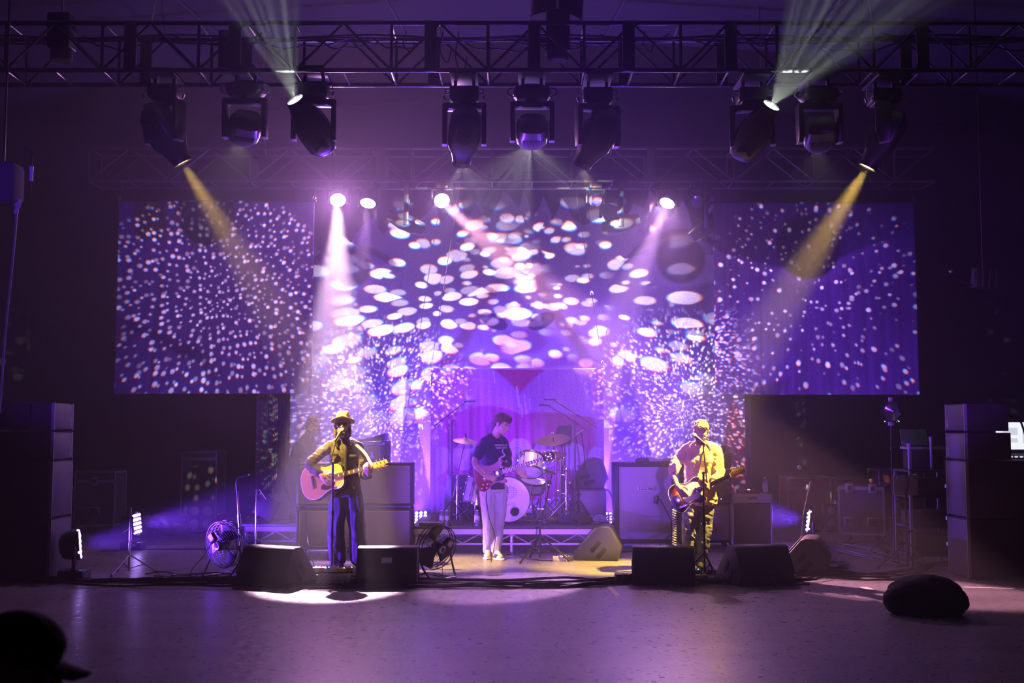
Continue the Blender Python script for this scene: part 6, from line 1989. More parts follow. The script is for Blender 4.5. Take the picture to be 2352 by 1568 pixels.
f.fuse('body', SKIN, gp, .0065, 4)
f = Flesh()
f.torso([(Q(1613, 1160, .04), .165, .135), (Q(1611, 1145, .04), .178, .14), (Q(1607, 1120, .04), .175, .135), (Q(1606, 1085, .03), .168, .125), (Q(1607, 1052, .02), .185, .122), (Q(1608, 1036, .03), .165, .10), (Q(1608, 1020, .03), .085, .075)], (1, 0, 0))
f.limb([Q(1598, 1019, .03), shR + Vector((.03, 0, -.005)), shR.lerp(elR, .55), elR + Vector((0, 0, .03))], [.05, .072, .070, .060])
f.limb([elR + Vector((-.003, 0, .035)), elR + Vector((-.002, 0, .012))], [.064, .066])
f.limb([Q(1618, 1019, .03), shL + Vector((-.03, 0, -.005)), shL.lerp(elL, .6), elL, elL.lerp(wrL, .3)], [.05, .074, .074, .064, .054])
f.fuse('shirt', TAN, gp, .0085, 4, folds(.016, 8, 5, 11))
f = Flesh()
for x0, y0, x1, y1 in ((1599, 1018, 1588, 1024), (1618, 1018, 1631, 1026)):
    f.limb([Q(x0, y0 - 4, -.02), Q(x1, y1, -.09), Q((x0 + x1) / 2 + (2 if x1 > x0 else -2), y1 + 11, -.10)], [.016, .024, .010])
f.fuse('shirt_collar', TAN, gp, .006, 3)
for x_, y_ in ((1586, 1058), (1627, 1060)):
    MB().box(Q(x_, y_, -.104), (.10, .012, .04), bevel=.005).build('pocket_flap', TAN, gp)
bt_ = MB()
for k in range(6):
    bt_.ball(Q(1607, 1042 + 18 * k, -.107), .006, 8, 6)
bt_.build('button', IVORY, gp)
f = Flesh()
f.torso([(Q(1606, 1162, .04), .15, .115), (Q(1606, 1138, .04), .14, .11)], (1, 0, 0))
f.limb([hipR, knR, Q(1586, 1286, .03)], [.10, .080, .062]); f.limb([hipL, knL, Q(1611, 1290, .02)], [.10, .080, .062])
f.fuse('jeans', DENIM, gp, .009, 4, folds(.014, 9, 6, 15))
for an, tx in ((anR, Q(1580, 1299, -.2)), (anL, Q(1612, 1306, -.22))):
    shoe(gp, Vector((an.x, an.y + .03, 0)), Vector((tx.x, tx.y + .02, 0)), M('grey_shoe', (.12, .11, .12), .6), WHITE)
f = Flesh()
Rg = Hg.to_3x3().normalized().to_4x4()
f.ball(Hg @ Vector((0, -.020, .055)), (.086, .098, .083), Rg)
f.ball(Hg @ Vector((0, .045, .10)), (.064, .045, .03), Rg)
f.ball(Hg @ Vector((0, -.075, -.01)), (.066, .04, .055), Rg)
for q in (-1, 1):
    f.limb([Hg @ Vector((q * .076, .02, .03)), Hg @ Vector((q * .077, .016, -.02))], [.012, .008])
f.fuse('hair', FAIRHAIR, gp, .006, 2, folds(.011, 32, 28, 6))
f = Flesh()
f.limb([Hg @ Vector((-.052, .03, -.06)), Hg @ Vector((-.035, .060, -.096)), Hg @ Vector((0, .078, -.106)), Hg @ Vector((.035, .060, -.096)), Hg @ Vector((.052, .03, -.06))], [.012, .018, .021, .018, .012])
f.fuse('beard', M('short_beard', (.16, .09, .05), .7), gp, .005, 2, folds(.003, 60, 40, 2))
g = MB(Hg)
for q in (-1, 1):
    g.tube([(q * .034 + .024 * cos(a), .098, .004 + .018 * sin(a)) for a in [2 * pi * k / 16 for k in range(16)]], .0028, 6, closed=True)
    g.tube([(q * .057, .098, .010), (q * .080, .04, .010), (q * .083, -.01, .002)], .003, 5)
g.tube([(-.010, .10, .008), (.010, .10, .008)], .003, 5)
g.build('eyeglasses', M('pale_gold_frame', (.8, .62, .3), .25, .8), gp)
eyes(Hg, gp)
eg = electric_guitar()
go = P(1578, 1136, dg_ - .24)
T = place(eg, go, P(1677, 1092, dg_ - .30) - go, (0.02, -1, 0.22))
LOC = Vector(gp.location)
strap(eg, [T @ Vector((.19, .10, -.02)), LOC + Q(1611, 1085, -.135), LOC + Q(1618, 1052, -.13), LOC + Q(1624, 1030, -.10), LOC + Q(1630, 1018, .0)], M('tan_webbing', (.34, .24, .10), .8), .028)
# ================= the keyboard player
GREYTEE = M('grey_violet_cotton', (0.14, 0.12, 0.15), 0.9, bump=.15, bscale=300)
dk = 16.1
kp = person('man in a grey T-shirt bent over keyboards behind the singer', 682, dk, KR_Z)
Q = rel(kp, dk)
hc = Q(720, 978, -.05)
nb = Q(707, 1002, 0)
shR, shL = Q(694, 1016, -.15), Q(714, 1014, .15)
elR, wrR = Q(696, 1058, -.22), Q(733, 1062, -.20)
elL, wrL = Q(722, 1056, .18), Q(752, 1064, .12)
pel = Q(678, 1108, 0)
hipR, hipL = Q(676, 1116, -.10), Q(680, 1116, .10)
knR, knL = Q(684, 1170, -.10), Q(690, 1170, .11)
kz = -P(680, 1170, dk).z
f = Flesh()
sidek = (0.1, 1, 0)
f.torso([(pel - Vector((0, 0, .05)), .13, .09), (Q(681, 1090, 0), .13, .09), (Q(687, 1055, 0), .13, .09), (Q(697, 1028, 0), .13, .085), (Q(702, 1014, 0), .09, .06)], sidek)
Hk = add_head(f, hc, (0.96, -0.25, -0.28), (0.25, 0, .95))
f.limb([nb, Hk @ Vector((0, -.03, -.05))], [.06, .054])
for s_, e_, w_ in ((shR, elR, wrR), (shL, elL, wrL)):
    f.limb([s_.lerp(nb, .4) - Vector((0, 0, .015)), s_.lerp(e_, .12), e_, w_], [.036, .036, .038, .027])
    add_hand(f, w_, (1, 0, -.25), (0, 0, -1), 1 if w_ is wrL else -1, (.4, .4, .4, .4))
for hp_, kn in ((hipR, knR), (hipL, knL)):
    an = Vector((kn.x - .02, kn.y, .09))
    f.limb([hp_, kn, an], [.085, .056, .038])
    f.limb([an, an - Vector((0, 0, .04))], [.036, .035])
f.fuse('body', SKIN, kp, .007, 4)
f = Flesh()
f.torso([(Q(677, 1118, 0), .16, .13), (Q(680, 1092, 0), .155, .13), (Q(686, 1056, 0), .158, .13), (Q(696, 1028, 0), .17, .125), (Q(702, 1012, 0), .13, .09), (Q(707, 1001, 0), .07, .06)], sidek)
f.limb([nb, shR, shR.lerp(elR, .75)], [.05, .068, .068]); f.limb([nb, shL, shL.lerp(elL, .75)], [.05, .068, .068])
f.fuse('t_shirt', GREYTEE, kp, .009, 5, folds(.011, 8, 4, 21))
f = Flesh()
f.limb([hipR, knR, Vector((knR.x - .02, knR.y, .11))], [.11, .085, .07]); f.limb([hipL, knL, Vector((knL.x - .02, knL.y, .11))], [.11, .085, .07])
f.torso([(pel - Vector((0, 0, .08)), .15, .12), (pel + Vector((0, 0, .02)), .145, .12)], sidek)
f.fuse('trousers', NIGHT, kp, .010, 4, folds(.010, 9, 3, 23))
for kn in (knR, knL):
    shoe(kp, Vector((kn.x - .04, kn.y, 0)), Vector((kn.x + .16, kn.y - .02, 0)), DKSHOE, BLACKM)
f = Flesh()
Rk = Hk.to_3x3().normalized().to_4x4()
f.ball(Hk @ Vector((0, -.026, .054)), (.086, .097, .081), Rk)
f.ball(Hk @ Vector((0, -.08, -.02)), (.066, .04, .065), Rk)
f.ball(Hk @ Vector((0, .045, .095)), (.06, .04, .025), Rk)
f.fuse('hair', M('sandy_hair', (.24, .14, .09), .6, bump=.8, bscale=150), kp, .006, 2, folds(.010, 32, 26, 9))
gl = MB(Hk)
for q in (-1, 1):
    gl.prism(closed_spline([(q * .010, .012), (q * .055, .012), (q * .05, -.018), (q * .014, -.016)], 4), .006, Matrix.Translation((0, .058, .095)) @ R3(pi / 2 - 1.0), bevel=.001)
    gl.tube([(q * .055, .06, .10), (q * .084, -.0, .06), (q * .084, -.03, .03)], .003, 5)
gl.build('raised_glasses', M('dark_glasses'), kp)
# ================= the head of someone in the audience
au = person('out of focus dark silhouette of a spectator in a cap, bottom left corner', 60, 3.0, -1.16)
Q = rel(au, 3.0)
hc = Vector((0, 0, P(60, 1520, 3.0).z + 1.16))
f = Flesh()
f.torso([(Vector((0, 0, .02)), .10, .10), (Vector((0, 0, .78)), .16, .11), (Vector((0, 0, 1.0)), .19, .12), (Vector((0, .0, hc.z - .30)), .19, .11), (Vector((0, 0, hc.z - .22)), .13, .08)], (1, .2, 0))
Ha = add_head(f, hc, (0.9, 0.25, -.30))
f.limb([Vector((0, 0, hc.z - .24)), hc - Vector((0, 0, .05))], [.06, .058])
for q in (-1, 1):
    f.limb([Vector((q * .19, -.02 * q, hc.z - .29)), Vector((q * .25, 0, hc.z - .58)), Vector((q * .16, .2, hc.z - .72))], [.055, .04, .028])
    f.limb([Vector((q * .09, 0, .75)), Vector((q * .1, 0, .4)), Vector((q * .1, 0, .04))], [.085, .055, .04])
f.fuse('body', SKIN, au, .010, 4)
f = Flesh()
f.torso([(Vector((0, 0, .70)), .18, .14), (Vector((0, 0, 1.0)), .215, .145), (Vector((0, .0, hc.z - .30)), .22, .13), (Vector((0, 0, hc.z - .20)), .12, .09)], (1, .2, 0))
for q in (-1, 1):
    f.limb([Vector((q * .19, -.02 * q, hc.z - .30)), Vector((q * .25, 0, hc.z - .58))], [.08, .07])
f.fuse('dark_top', DARKCLOTH, au, .012, 4, folds(.01, 8, 4, 3))
f = Flesh()
Ra = Ha.to_3x3().normalized().to_4x4()
f.ball(Ha @ Vector((0, -.012, .055)), (.092, .108, .075), Ra)
f.ball(Ha @ Vector((0, -.01, .03)), (.090, .106, .05), Ra)
f.fuse('cap_crown', DARKCLOTH, au, .007, 4)
cp_ = MB(Ha); cp_.grid(lambda u, v: Vector(((u - .5) * .15 * (1 - .25 * v * v), .075 + .10 * v * (1 - (2 * u - 1) ** 2 * .35), .028 - .02 * (2 * u - 1) ** 2 - .01 * v)), 16, 8)
co_ = cp_.build('cap_bill', DARKCLOTH, au, smooth=180)
so = co_.modifiers.new('thickness', 'SOLIDIFY'); so.thickness = .006
# ---------------------------------------------------------------- small things
RUBBER = M('black_rubber', (0.012, 0.012, 0.014), 0.5)
def at(px, py, z=0.0):
    return G(px, py, z)
# foreground bag
bg_ = wg(2128, 1408, 10.05)
o = lump('soft_bag', 'large slumped black soft bag alone on the floor, front right', 'bag', (bg_.x, bg_.y, 0), (0.36, 0.25, 0.20), DARKCLOTH, 5.3, k=.11, rz=-.15)
# ---- cables on the floor: each bundle is a loom
CABLE = M('black_cable', (0.014, 0.014, 0.016), 0.38)
def cable(label, pts, r=0.006, mat=None, name='floor_cable', z=None, wob=0.0, n=6, seed=0):
    rnd = random.Random(seed)
    P3 = []
    for p in pts:
        v = at(p[0], p[1]); v.z = r * 1.05 if len(p) < 3 else p[2]
        if wob:
            v.x += rnd.uniform(-wob, wob); v.y += rnd.uniform(-wob, wob)
        P3.append(v)
    o = MB().tube(spline(P3, n), r, 6).build(name, mat or CABLE, smooth=60)
    return tag(o, label, 'cable')
def loom(label, rows, r, seed, mat=None, name='cable_bundle'):
    rnd = random.Random(seed)
    b = MB()
    for k, pts in enumerate(rows):
        P3 = []
        for p in pts:
            v = at(p[0], p[1]); v.z = r * 1.05 + rnd.uniform(0, r * 2.2)
            v.x += rnd.uniform(-.05, .05); v.y += rnd.uniform(-.035, .035)
            P3.append(v)
        b.tube(spline(P3, 5), r * rnd.uniform(.8, 1.25), 6)
    o = b.build(name, mat or CABLE, smooth=60)
    o['kind'] = 'stuff'
    return tag(o, label, 'cables')
loom('thick bundle of black cables along the front of the stage below the wedge monitors', [[(x, 1333 + 9 * sin(x * .004 + k) * .5 + k * 2.2 + (6 if 700 < x < 1400 else 0)) for x in range(-40 + k * 30, 1860 + k * 10, 75)] for k in range(7)], 0.013, 4)
loom('bundle of black cables running right from the guitarist\'s wedge towards the speaker stack', [[(x, pl(x, [(1760, 1330), (1900, 1316), (2050, 1322), (2140, 1300), (2200, 1290)]) + k * 3.0) for x in range(1770, 2200 - k * 10, 42)] for k in range(6)], 0.012, 9)
loom('tangle of grey cables on the floor in front of the wheeled flight case', [[(1985 + (45 + 9 * k) * cos(t * .9 + k), 1262 + 2.4 * k + (13 + 2 * k) * sin(t * .9 + k * 1.3)) for t in range(0, 9)] for k in range(7)], 0.009, 12)
loom('coil of blue black cable beside the far right wedge monitor', [[(1905 + 38 * cos(t * .75 + k), 1301 + 8 * sin(t * .75 + k)) for t in range(0, 9)] for k in range(4)], 0.010, 15)
loom('loose black cables around the foot of the left fan', [[(x, 1322 + 5 * sin(x * .03 + k * 2) + k * 2) for x in range(330 + k * 20, 565, 28)] for k in range(4)], 0.008, 21)
loom('loose black cables heaped under the right fan', [[(985 + 42 * cos(t * .8 + k), 1327 + 7 * sin(t * .9 + k)) for t in range(0, 8)] for k in range(4)], 0.008, 25)
cable('thin black cable lying straight across the floor behind the left fan', [(330, 1262), (420, 1262), (520, 1262), (600, 1265), (690, 1270)], 0.009, seed=1)
cable('thin cable crossing the bare floor at far right towards the picture edge', [(2120, 1300), (2200, 1318), (2280, 1338), (2370, 1362)], 0.007, seed=2)
cable('thin dark cable curling over the amber floor near the bassist\'s shoes', [(1135, 1284), (1165, 1274), (1190, 1276), (1215, 1284), (1262, 1288), (1300, 1284)], 0.005, seed=3)
cable('black cable lying across the amber floor between bassist and right guitarist', [(1330, 1272), (1430, 1268), (1500, 1262), (1560, 1262)], 0.006, seed=4)
# hanging instrument leads
def lead(label, pts, r, mat=None, n=6):
    return tag(MB().tube(spline(pts, n), r, 6).build('instrument_lead', mat or CABLE, smooth=60), label, 'cable')
lead('pale violet lit lead hanging from the acoustic guitar to the pedals', [P(700, 1131, 13.05), P(703, 1160, 13.07), P(704, 1220, 13.07), P(712, 1268, 12.9), at(722, 1300, .01)], .0055)
lead('thin dark lead hanging from the bass guitar down the trouser leg', [P(1117, 1124, 13.78), P(1118, 1150, 13.7), P(1124, 1190, 13.72), P(1137, 1230, 13.75), P(1134, 1262, 13.8), at(1128, 1290, .006)], .005)
cl_pts = []
for i in range(210):
    u = i / 209
    a = u * 15 * 2 * pi
    c = P(1549, 1168 + u * 84, 12.95)
    cl_pts.append(c + Vector((.020 * cos(a), .020 * sin(a), 0)))
tag(MB().tube(cl_pts, .0042, 5).build('coiled_lead', M('white_coil_lead', (.6, .55, .6), .4), smooth=60), 'pale coiled lead hanging from the sunburst guitar', 'cable')
# ---- pedal boards
def pedal(px, d, z, w, h, dp, mat, label, rz=0.0, knobs=2, led=None):
    b_ = P(px, 1200, d)
    t = thing('effects_pedal', label, 'effects pedal', (b_.x, d, z), rz)
    MB().box((0, 0, h / 2), (w, dp, h), bevel=.005).build('body', mat, t)
    for k in range(knobs):
        MB().cyl(((k - (knobs - 1) / 2) * w * .45, dp * .25, h), ((k - (knobs - 1) / 2) * w * .45, dp * .25, h + .014), .008, n=10).build('knob', BLACKM, t)
    MB().cyl((0, -dp * .28, h), (0, -dp * .28, h + .016), .009, n=10).build('footswitch', CHROME, t)
    if led:
        MB().ball((w * .2, -dp * .05, h + .003), .006, 8, 6).build('lamp', emit(*led), t)
    return t
GRN, RED, BLU, YEL, CRM = M('green_enamel', (.06, .25, .09), .4), M('red_enamel', (.4, .03, .03), .4), M('blue_enamel', (.05, .12, .4), .4), M('gold_enamel', (.5, .38, .08), .4), M('cream_enamel', (.6, .55, .45), .5)
brd = thing('pedal_board', 'dark sloping pedal board on the floor at the singer\'s feet', 'pedal board', (P(775, 1300, 12.6).x, 12.62, 0))
MB().box((0, 0, .03), (.95, .36, .02), R3(.10), bevel=.004).build('board', M('matt_black_board', (.02, .02, .022), .7), brd)
for sx in (-1, 1):
    MB().box((sx * .44, .1, .022), (.03, .1, .044)).build('foot', BLACKM, brd)
    MB().box((sx * .44, -.13, .008), (.03, .06, .016)).build('foot', BLACKM, brd)
BZ = .04
pedal(724, 12.62, BZ, .12, .05, .14, CRM, 'pale pedal with a bright display at the left end of the singer\'s pedal board', led=('white_led', (1, .95, 1), 12))
pedal(741, 12.62, BZ, .07, .05, .12, RED, 'small red pedal between pale and blue ones on the singer\'s pedal board', led=('red_led', (1, .1, .1), 6))
pedal(754, 12.62, BZ, .07, .045, .12, BLU, 'small blue pedal on the singer\'s pedal board, left of the stand pole', led=('blue_led', (.3, .4, 1), 10))
pedal(769, 12.62, BZ, .09, .055, .13, CRM, 'cream pedal right behind the singer\'s microphone stand pole')
pedal(787, 12.60, BZ, .11, .04, .12, YEL, 'gold pedal under the singer\'s shoe', led=('amber_led', (1, .7, .1), 5))
pedal(806, 12.62, BZ, .08, .045, .12, M('olive_enamel', (.2, .17, .04), .45), 'olive pedal at the right end of the singer\'s pedal board', led=('violet_led', (.5, .3, 1), 10))
sb = thing('stage_box', 'black floor connector box with two rows of round sockets below the singer\'s stand', 'stage box', (P(768, 1330, 11.75).x, 11.72, 0), .05)
MB().prism([(-.10, 0), (.10, 0), (.10, .05), (-.02, .12), (-.10, .12)], .34, Matrix(((0, 0, 1, 0), (-1, 0, 0, 0), (0, 1, 0, 0), (0, 0, 0, 1))), bevel=.006).build('box', SPKPAINT, sb)
for r_ in range(2):
    for k in range(5):
        MB(Matrix.Translation((-.12 + .06 * k, -.045 - .055 * (1 - r_) - .0, .088 - .045 * (1 - r_))) @ R3(.9)).lathe([(.016, .0), (.019, .005), (.019, .0)], 14, caps=False).build('socket_ring', STEEL, sb)
pedal(1597, 12.72, 0.0, .12, .05, .13, GRN, 'green pedal on the floor at the right guitarist\'s feet, left of the stand', led=('green_pilot', (.2, 1, .3), 5))
pedal(1632, 12.74, 0.0, .10, .05, .12, M('dark_green_enamel', (.03, .08, .05), .4), 'dark green pedal on the floor right of the guitarist\'s stand')
pedal(1607, 12.35, 0.0, .16, .04, .08, YEL, 'low gold pedal in front of the green one, below the right guitarist', knobs=3)
pedal(1285, 13.95, 0.0, .17, .055, .10, CRM, 'cream pedal on the amber floor right of the bassist\'s tripod stand', led=('white_led', (1, .95, 1), 12))
pedal(1306, 14.0, 0.0, .10, .05, .11, M('matt_black_board'), 'black pedal between the cream pedal and the grey lit wedge')
pedal(1294, 14.15, 0.0, .10, .05, .10, YEL, 'gold pedal behind the cream pedal on the amber floor')
for k, (px_, lab) in enumerate(((1422, 'left one of two black floor connector boxes beside the dark wedge monitor'), (1441, 'right one of two black floor connector boxes beside the dark wedge monitor'))):
    b_ = P(px_, 1330, 12.1)
    t = thing('connector_box', lab, 'connector box', (b_.x, 12.05 + .03 * k, 0), .1, group='floor connector boxes')
    MB().box((0, 0, .045), (.09, .12, .09), bevel=.008).build('box', SPKPAINT, t)
    MB().cyl((0, -.055, .05), (0, -.075, .05), .022, n=14).build('socket', BLACKM, t)
# ---- water bottles
PET = M('clear_bottle_plastic', (.75, .73, .8), .08, spec=.8, trans=.75)
def bottle(px, d, z, label, h=.21, cup=False):
    b_ = P(px, 1200, d)
    t = thing('water_bottle', label, 'bottle', (b_.x, d, z), group=None)
    r = .033
    MB().lathe([(r * .8, 0), (r, .008), (r * .96, .03), (r, .045), (r * .95, .06), (r, .075), (r, .12), (r * .97, .135), (r, h * .72), (r * .75, h * .85), (r * .4, h * .93), (r * .4, h * .96)], 20).build('bottle', PET, t)
    MB().lathe([(r * .46, h * .94), (r * .46, h), (.001, h)], 16).build('cap', WHITE, t)
    MB().lathe([(r * 1.01, .085), (r * 1.01, .135)], 20, caps=False).build('bottle_label', M('pale_paper', (.65, .6, .68), .6), t)
    return t
bottle(1015, 15.0, DR_Z, 'left one of two water bottles side by side at the riser\'s front edge')
bottle(1026, 15.02, DR_Z, 'right one of two water bottles side by side at the riser\'s front edge')
bottle(1096, 15.02, DR_Z, 'single water bottle on the riser just left of the bassist')
cupb = P(1760, 1130, 15.5)
cu = thing('paper_cup', 'pale cup with a bottle standing in it, on the combo amplifier', 'cup', (cupb.x, 15.56, COMBO[2]))
MB().lathe([(.030, 0), (.041, .105), (.043, .108), (.039, .106), (.029, .004), (.001, .004)], 22, caps=False).build('cup', M('pale_cup', (.6, .57, .62), .6), cu)
bottle(1760, 15.56, COMBO[2] + .006, 'water bottle standing in the pale cup on the combo amplifier')
bpy.data.objects['water_bottle.003'].location = (cupb.x, 15.56, COMBO[2] + .006)
# ---- on the tall cabinet: pedal and folded towel
t = thing('effects_pedal', 'black pedal with a row of knobs on top of the tall pale cabinet', 'effects pedal', (P(1476, 1060, 15.6).x, 15.62, HIW[2]))
MB().box((0, 0, .025), (.18, .12, .05), bevel=.006).build('body', SPKPAINT, t)
for k in range(4):
    MB().cyl((-.06 + .04 * k, -.02, .05), (-.06 + .04 * k, -.02, .068), .011, n=10).build('knob', BLACKM, t)
tw = MB(); tw.grid(lambda u, v: Vector(((u - .5) * .30, .07 * cos(2 * pi * v), .028 + .026 * sin(2 * pi * v) * (1 + .3 * sin(u * 9)))), 16, 14, closed_u=False)
two = tw.build('folded_towel', M('grey_towel', (.3, .27, .28), .95), smooth=180)
two.location = (P(1515, 1060, 15.6).x, 15.62, HIW[2])
tag(two, 'folded grey towel on top of the tall pale cabinet', 'towel')
# ---- keyboards behind the right cabinets
kx = P(846, 1060, 15.7)
t = thing('keyboard_stand', 'dark keyboard tower behind the right stacked cabinet, pale bird sticker on its side', 'keyboard', (P(848, 1062, 15.9).x, 15.9, 0))
hz_ = P(848, 1020, 15.9).z
MB().box((0, 0, hz_ / 2), (.34, .5, hz_), bevel=.01).build('cabinet', M('dark_violet_case', (.07, .05, .08), .5), t)
MB().box((.02, 0, hz_ + .018), (.40, .56, .03), bevel=.006).build('shelf', M('pale_edge', (.4, .37, .42), .5), t)
MB().prism([(-.24, 0), (.2, 0.02), (.2, .12), (.06, .085), (.05, .065), (-.24, .03)], .5, Matrix.Translation((.04, 0, hz_ + .033)) @ R3(pi / 2), bevel=.004).build('keyboard', M('dark_violet_case'), t)
st_ = closed_spline([(0, .045), (.012, .03), (.014, .0), (.024, -.04), (-.024, -.04), (-.014, .0), (-.012, .03)], 4)
MB().prism(st_, .002, Matrix.Translation((.07, -.252, hz_ - .14)) @ R3(pi / 2)).build('bird_sticker', M('pale_sticker', (.55, .45, .5), .6), t)
t2_ = thing('cable_rack', 'pale upright panel with hanging cables, just right of the keyboard tower', 'panel', (P(880, 1062, 15.9).x + .03, 15.95, 0))
hp2 = P(880, 1012, 15.95).z
MB().box((0, 0, hp2 / 2), (.14, .05, hp2), bevel=.006).build('panel', M('pale_lilac_panel', (.5, .45, .6), .6), t2_)
for k in range(3):
    MB().tube(spline([(-.03 + .03 * k, -.03, hp2 - .02), (-.05 + .03 * k, -.05, hp2 - .15), (-.02 + .03 * k, -.05, hp2 - .24), (-.01 + .03 * k, -.03, hp2 - .05)], 5), .004, 5).build('hanging_cable', RUBBER, t2_)
ts = thing('lap_steel_case', 'pale flat panel standing on the keyboard riser left of the tall stack', 'panel', (P(640, 1155, 16.3).x, 16.3, KR_Z))
MB().box((0, 0, .19), (.30, .03, .36), R3(-.12), bevel=.006).build('panel', M('pale_lilac_panel'), ts)
MB().box((0, .05, .01), (.3, .16, .02)).build('foot', BLACKM, ts)
# dark board leaning behind the fork stand
bl_ = thing('leaning_board', 'dark square board tipped on its corner behind the forked stand', 'board', (P(612, 1150, 15.75).x, 15.75, KR_Z))
MB().box((0, 0, .22), (.27, .03, .30), R3(-.1, .5, 0), bevel=.004).build('board', M('dark_violet_case'), bl_)
MB().tube([(0, .02, .2), (0, .14, 0.005)], .01, 6).build('prop_leg', BLACKM, bl_)
# ---- power strip and clutter at the left end of the riser
pw = thing('power_box', 'pale power distribution box on the riser\'s left end, in front of the violet LED light', 'power box', (P(990, 1207, 15.1).x, 15.06, DR_Z))
MB().box((0, 0, .022), (.30, .12, .044), bevel=.005).build('box', SPKPAINT, pw)
MB().box((0, -.0, .047), (.27, .09, .008), bevel=.002).build('top_plate', M('pale_plate2', (.55, .5, .5), .5), pw)
loom_b = MB()
rnd = random.Random(8)
for k in range(9):
    x0 = P(1100 + 30 * k, 1200, 15.0).x
    loom_b.tube(spline([(x0 + rnd.uniform(-.1, .1) + .12 * i, 15.05 + rnd.uniform(0, .35), DR_Z + .02 + rnd.uniform(0, .02)) for i in range(5)], 5), .005, 5)
o = loom_b.build('riser_cables', CABLE, smooth=60); o['kind'] = 'stuff'
tag(o, 'thin black cables scattered over the front of the drum rug', 'cables')
b = MB()
for k in range(14):
    p0 = P(1368, 1196, 15.3)
    b.tube(spline([(p0.x + rnd.uniform(-.1, .25), 15.3 + rnd.uniform(-.1, .2), DR_Z + .01 + rnd.uniform(0, .12)) for i in range(5)], 5), .004, 5)
o = b.build('cable_tangle', M('pale_cable', (.35, .32, .4), .35), smooth=60); o['kind'] = 'stuff'
tag(o, 'tangle of pale thin cables at the riser\'s right end near the glowing light', 'cables')
lead('black hose like cable arching from the tilted drum monitor to the floor', [P(1386, 1122, 16.1), P(1400, 1130, 16.0), P(1410, 1160, 15.9), P(1411, 1200, 15.8), P(1408, 1235, 15.75), Vector((P(1406, 1240, 15.7).x, 15.7, .012))], .012)
# ---- tape marks on the floor
TAPE = M('pale_gaffer_tape', (.62, .52, .46), .7)
def tape(px, py, px2, py2, w, label):
    a, c = at(px, py), at(px2, py2)
    d = c - a
    o = MB().box((0, 0, .0), (d.length, w, .0012)).build('tape_mark', TAPE, smooth=0)
    o.location = (a + c) / 2 + Vector((0, 0, .0012))
    o.rotation_euler = (0, 0, atan2(d.y, d.x))
    return tag(o, label, 'tape')
tape(596, 1367, 612, 1355, .06, 'short pale tape mark on the floor at the left edge of the white light pool')
tape(1398, 1346, 1420, 1368, .05, 'short pale tape mark on the floor right of the centre, in front of the cables')
tape(1983, 1348, 2000, 1354, .08, 'small pale tape mark on the pink lit floor left of the soft bag')
tape(2215, 1348, 2352, 1352, .06, 'long pale tape strip on the floor right of the soft bag')
# ---- technicians' corner on the right
def flat_panel(name, label, cat, px, py, d, w, h, mat, rz=0, tilt=0, z0=None):
    c = P(px, py, d)
    t = thing(name, label, cat, (c.x, d, 0), rz)
    MB().box((0, 0, c.z), (w, .02, h), R3(tilt), bevel=.004).build('panel', mat, t)
    return t, c
t, c = flat_panel('grey_board', 'pale grey board on a tripod stand in front of the tech rack, right side', 'board', 2080, 1114, 13.2, .31, .23, M('grey_board_face', (.32, .3, .34), .5), .2)
stand_parts(t, c.z - .1, .014, .34, .3, .9, BLACKM, (.5,))
for sx in (-.12, 0, .12):
    MB().box((sx, -.014, c.z + .09), (.03, .008, .03)).build('clip', NICKEL, t)
MB().tube(spline([(0, -.02, c.z + .12), (.02, -.03, c.z), (-.02, -.03, c.z - .1), (0, -.02, c.z - .2)], 5), .006, 6).build('cable', RUBBER, t)
d_ = 14.6
c = P(2046, 946, d_)
t = thing('dish_lamp', 'round dark dish lamp on a tall pole beside the right banner\'s lower corner', 'lamp', (c.x, d_, 0))
stand_parts(t, c.z - .12, .012, .35, .35, .2, BLACKM, (.5, .8))
H_ = frame_to(Vector((0, 0, c.z)), (-.8, -.5, 0))
MB(H_).lathe([(.001, -.10), (.09, -.09), (.14, -.04), (.15, .02), (.145, .025), (.13, -.03), (.001, -.06)], 28, caps=False).build('dish', M('black_gloss_dish', (.02, .02, .03), .12), t)
MB().box((0, 0, c.z + .16), (.05, .04, .06), bevel=.008).box((0, 0, c.z - .15), (.07, .05, .05), bevel=.008).build('bracket', GREYP, t)
MB().box((0, -.02, c.z - .12), (.20, .02, .015)).build('crossbar', BLACKM, t)
for sx in (-.09, .06, .09):
    MB().ball((sx, -.035, c.z - .12), .008, 8, 6).build('indicator', emit('pale_green_led', (.6, 1, .7), 1.5), t)
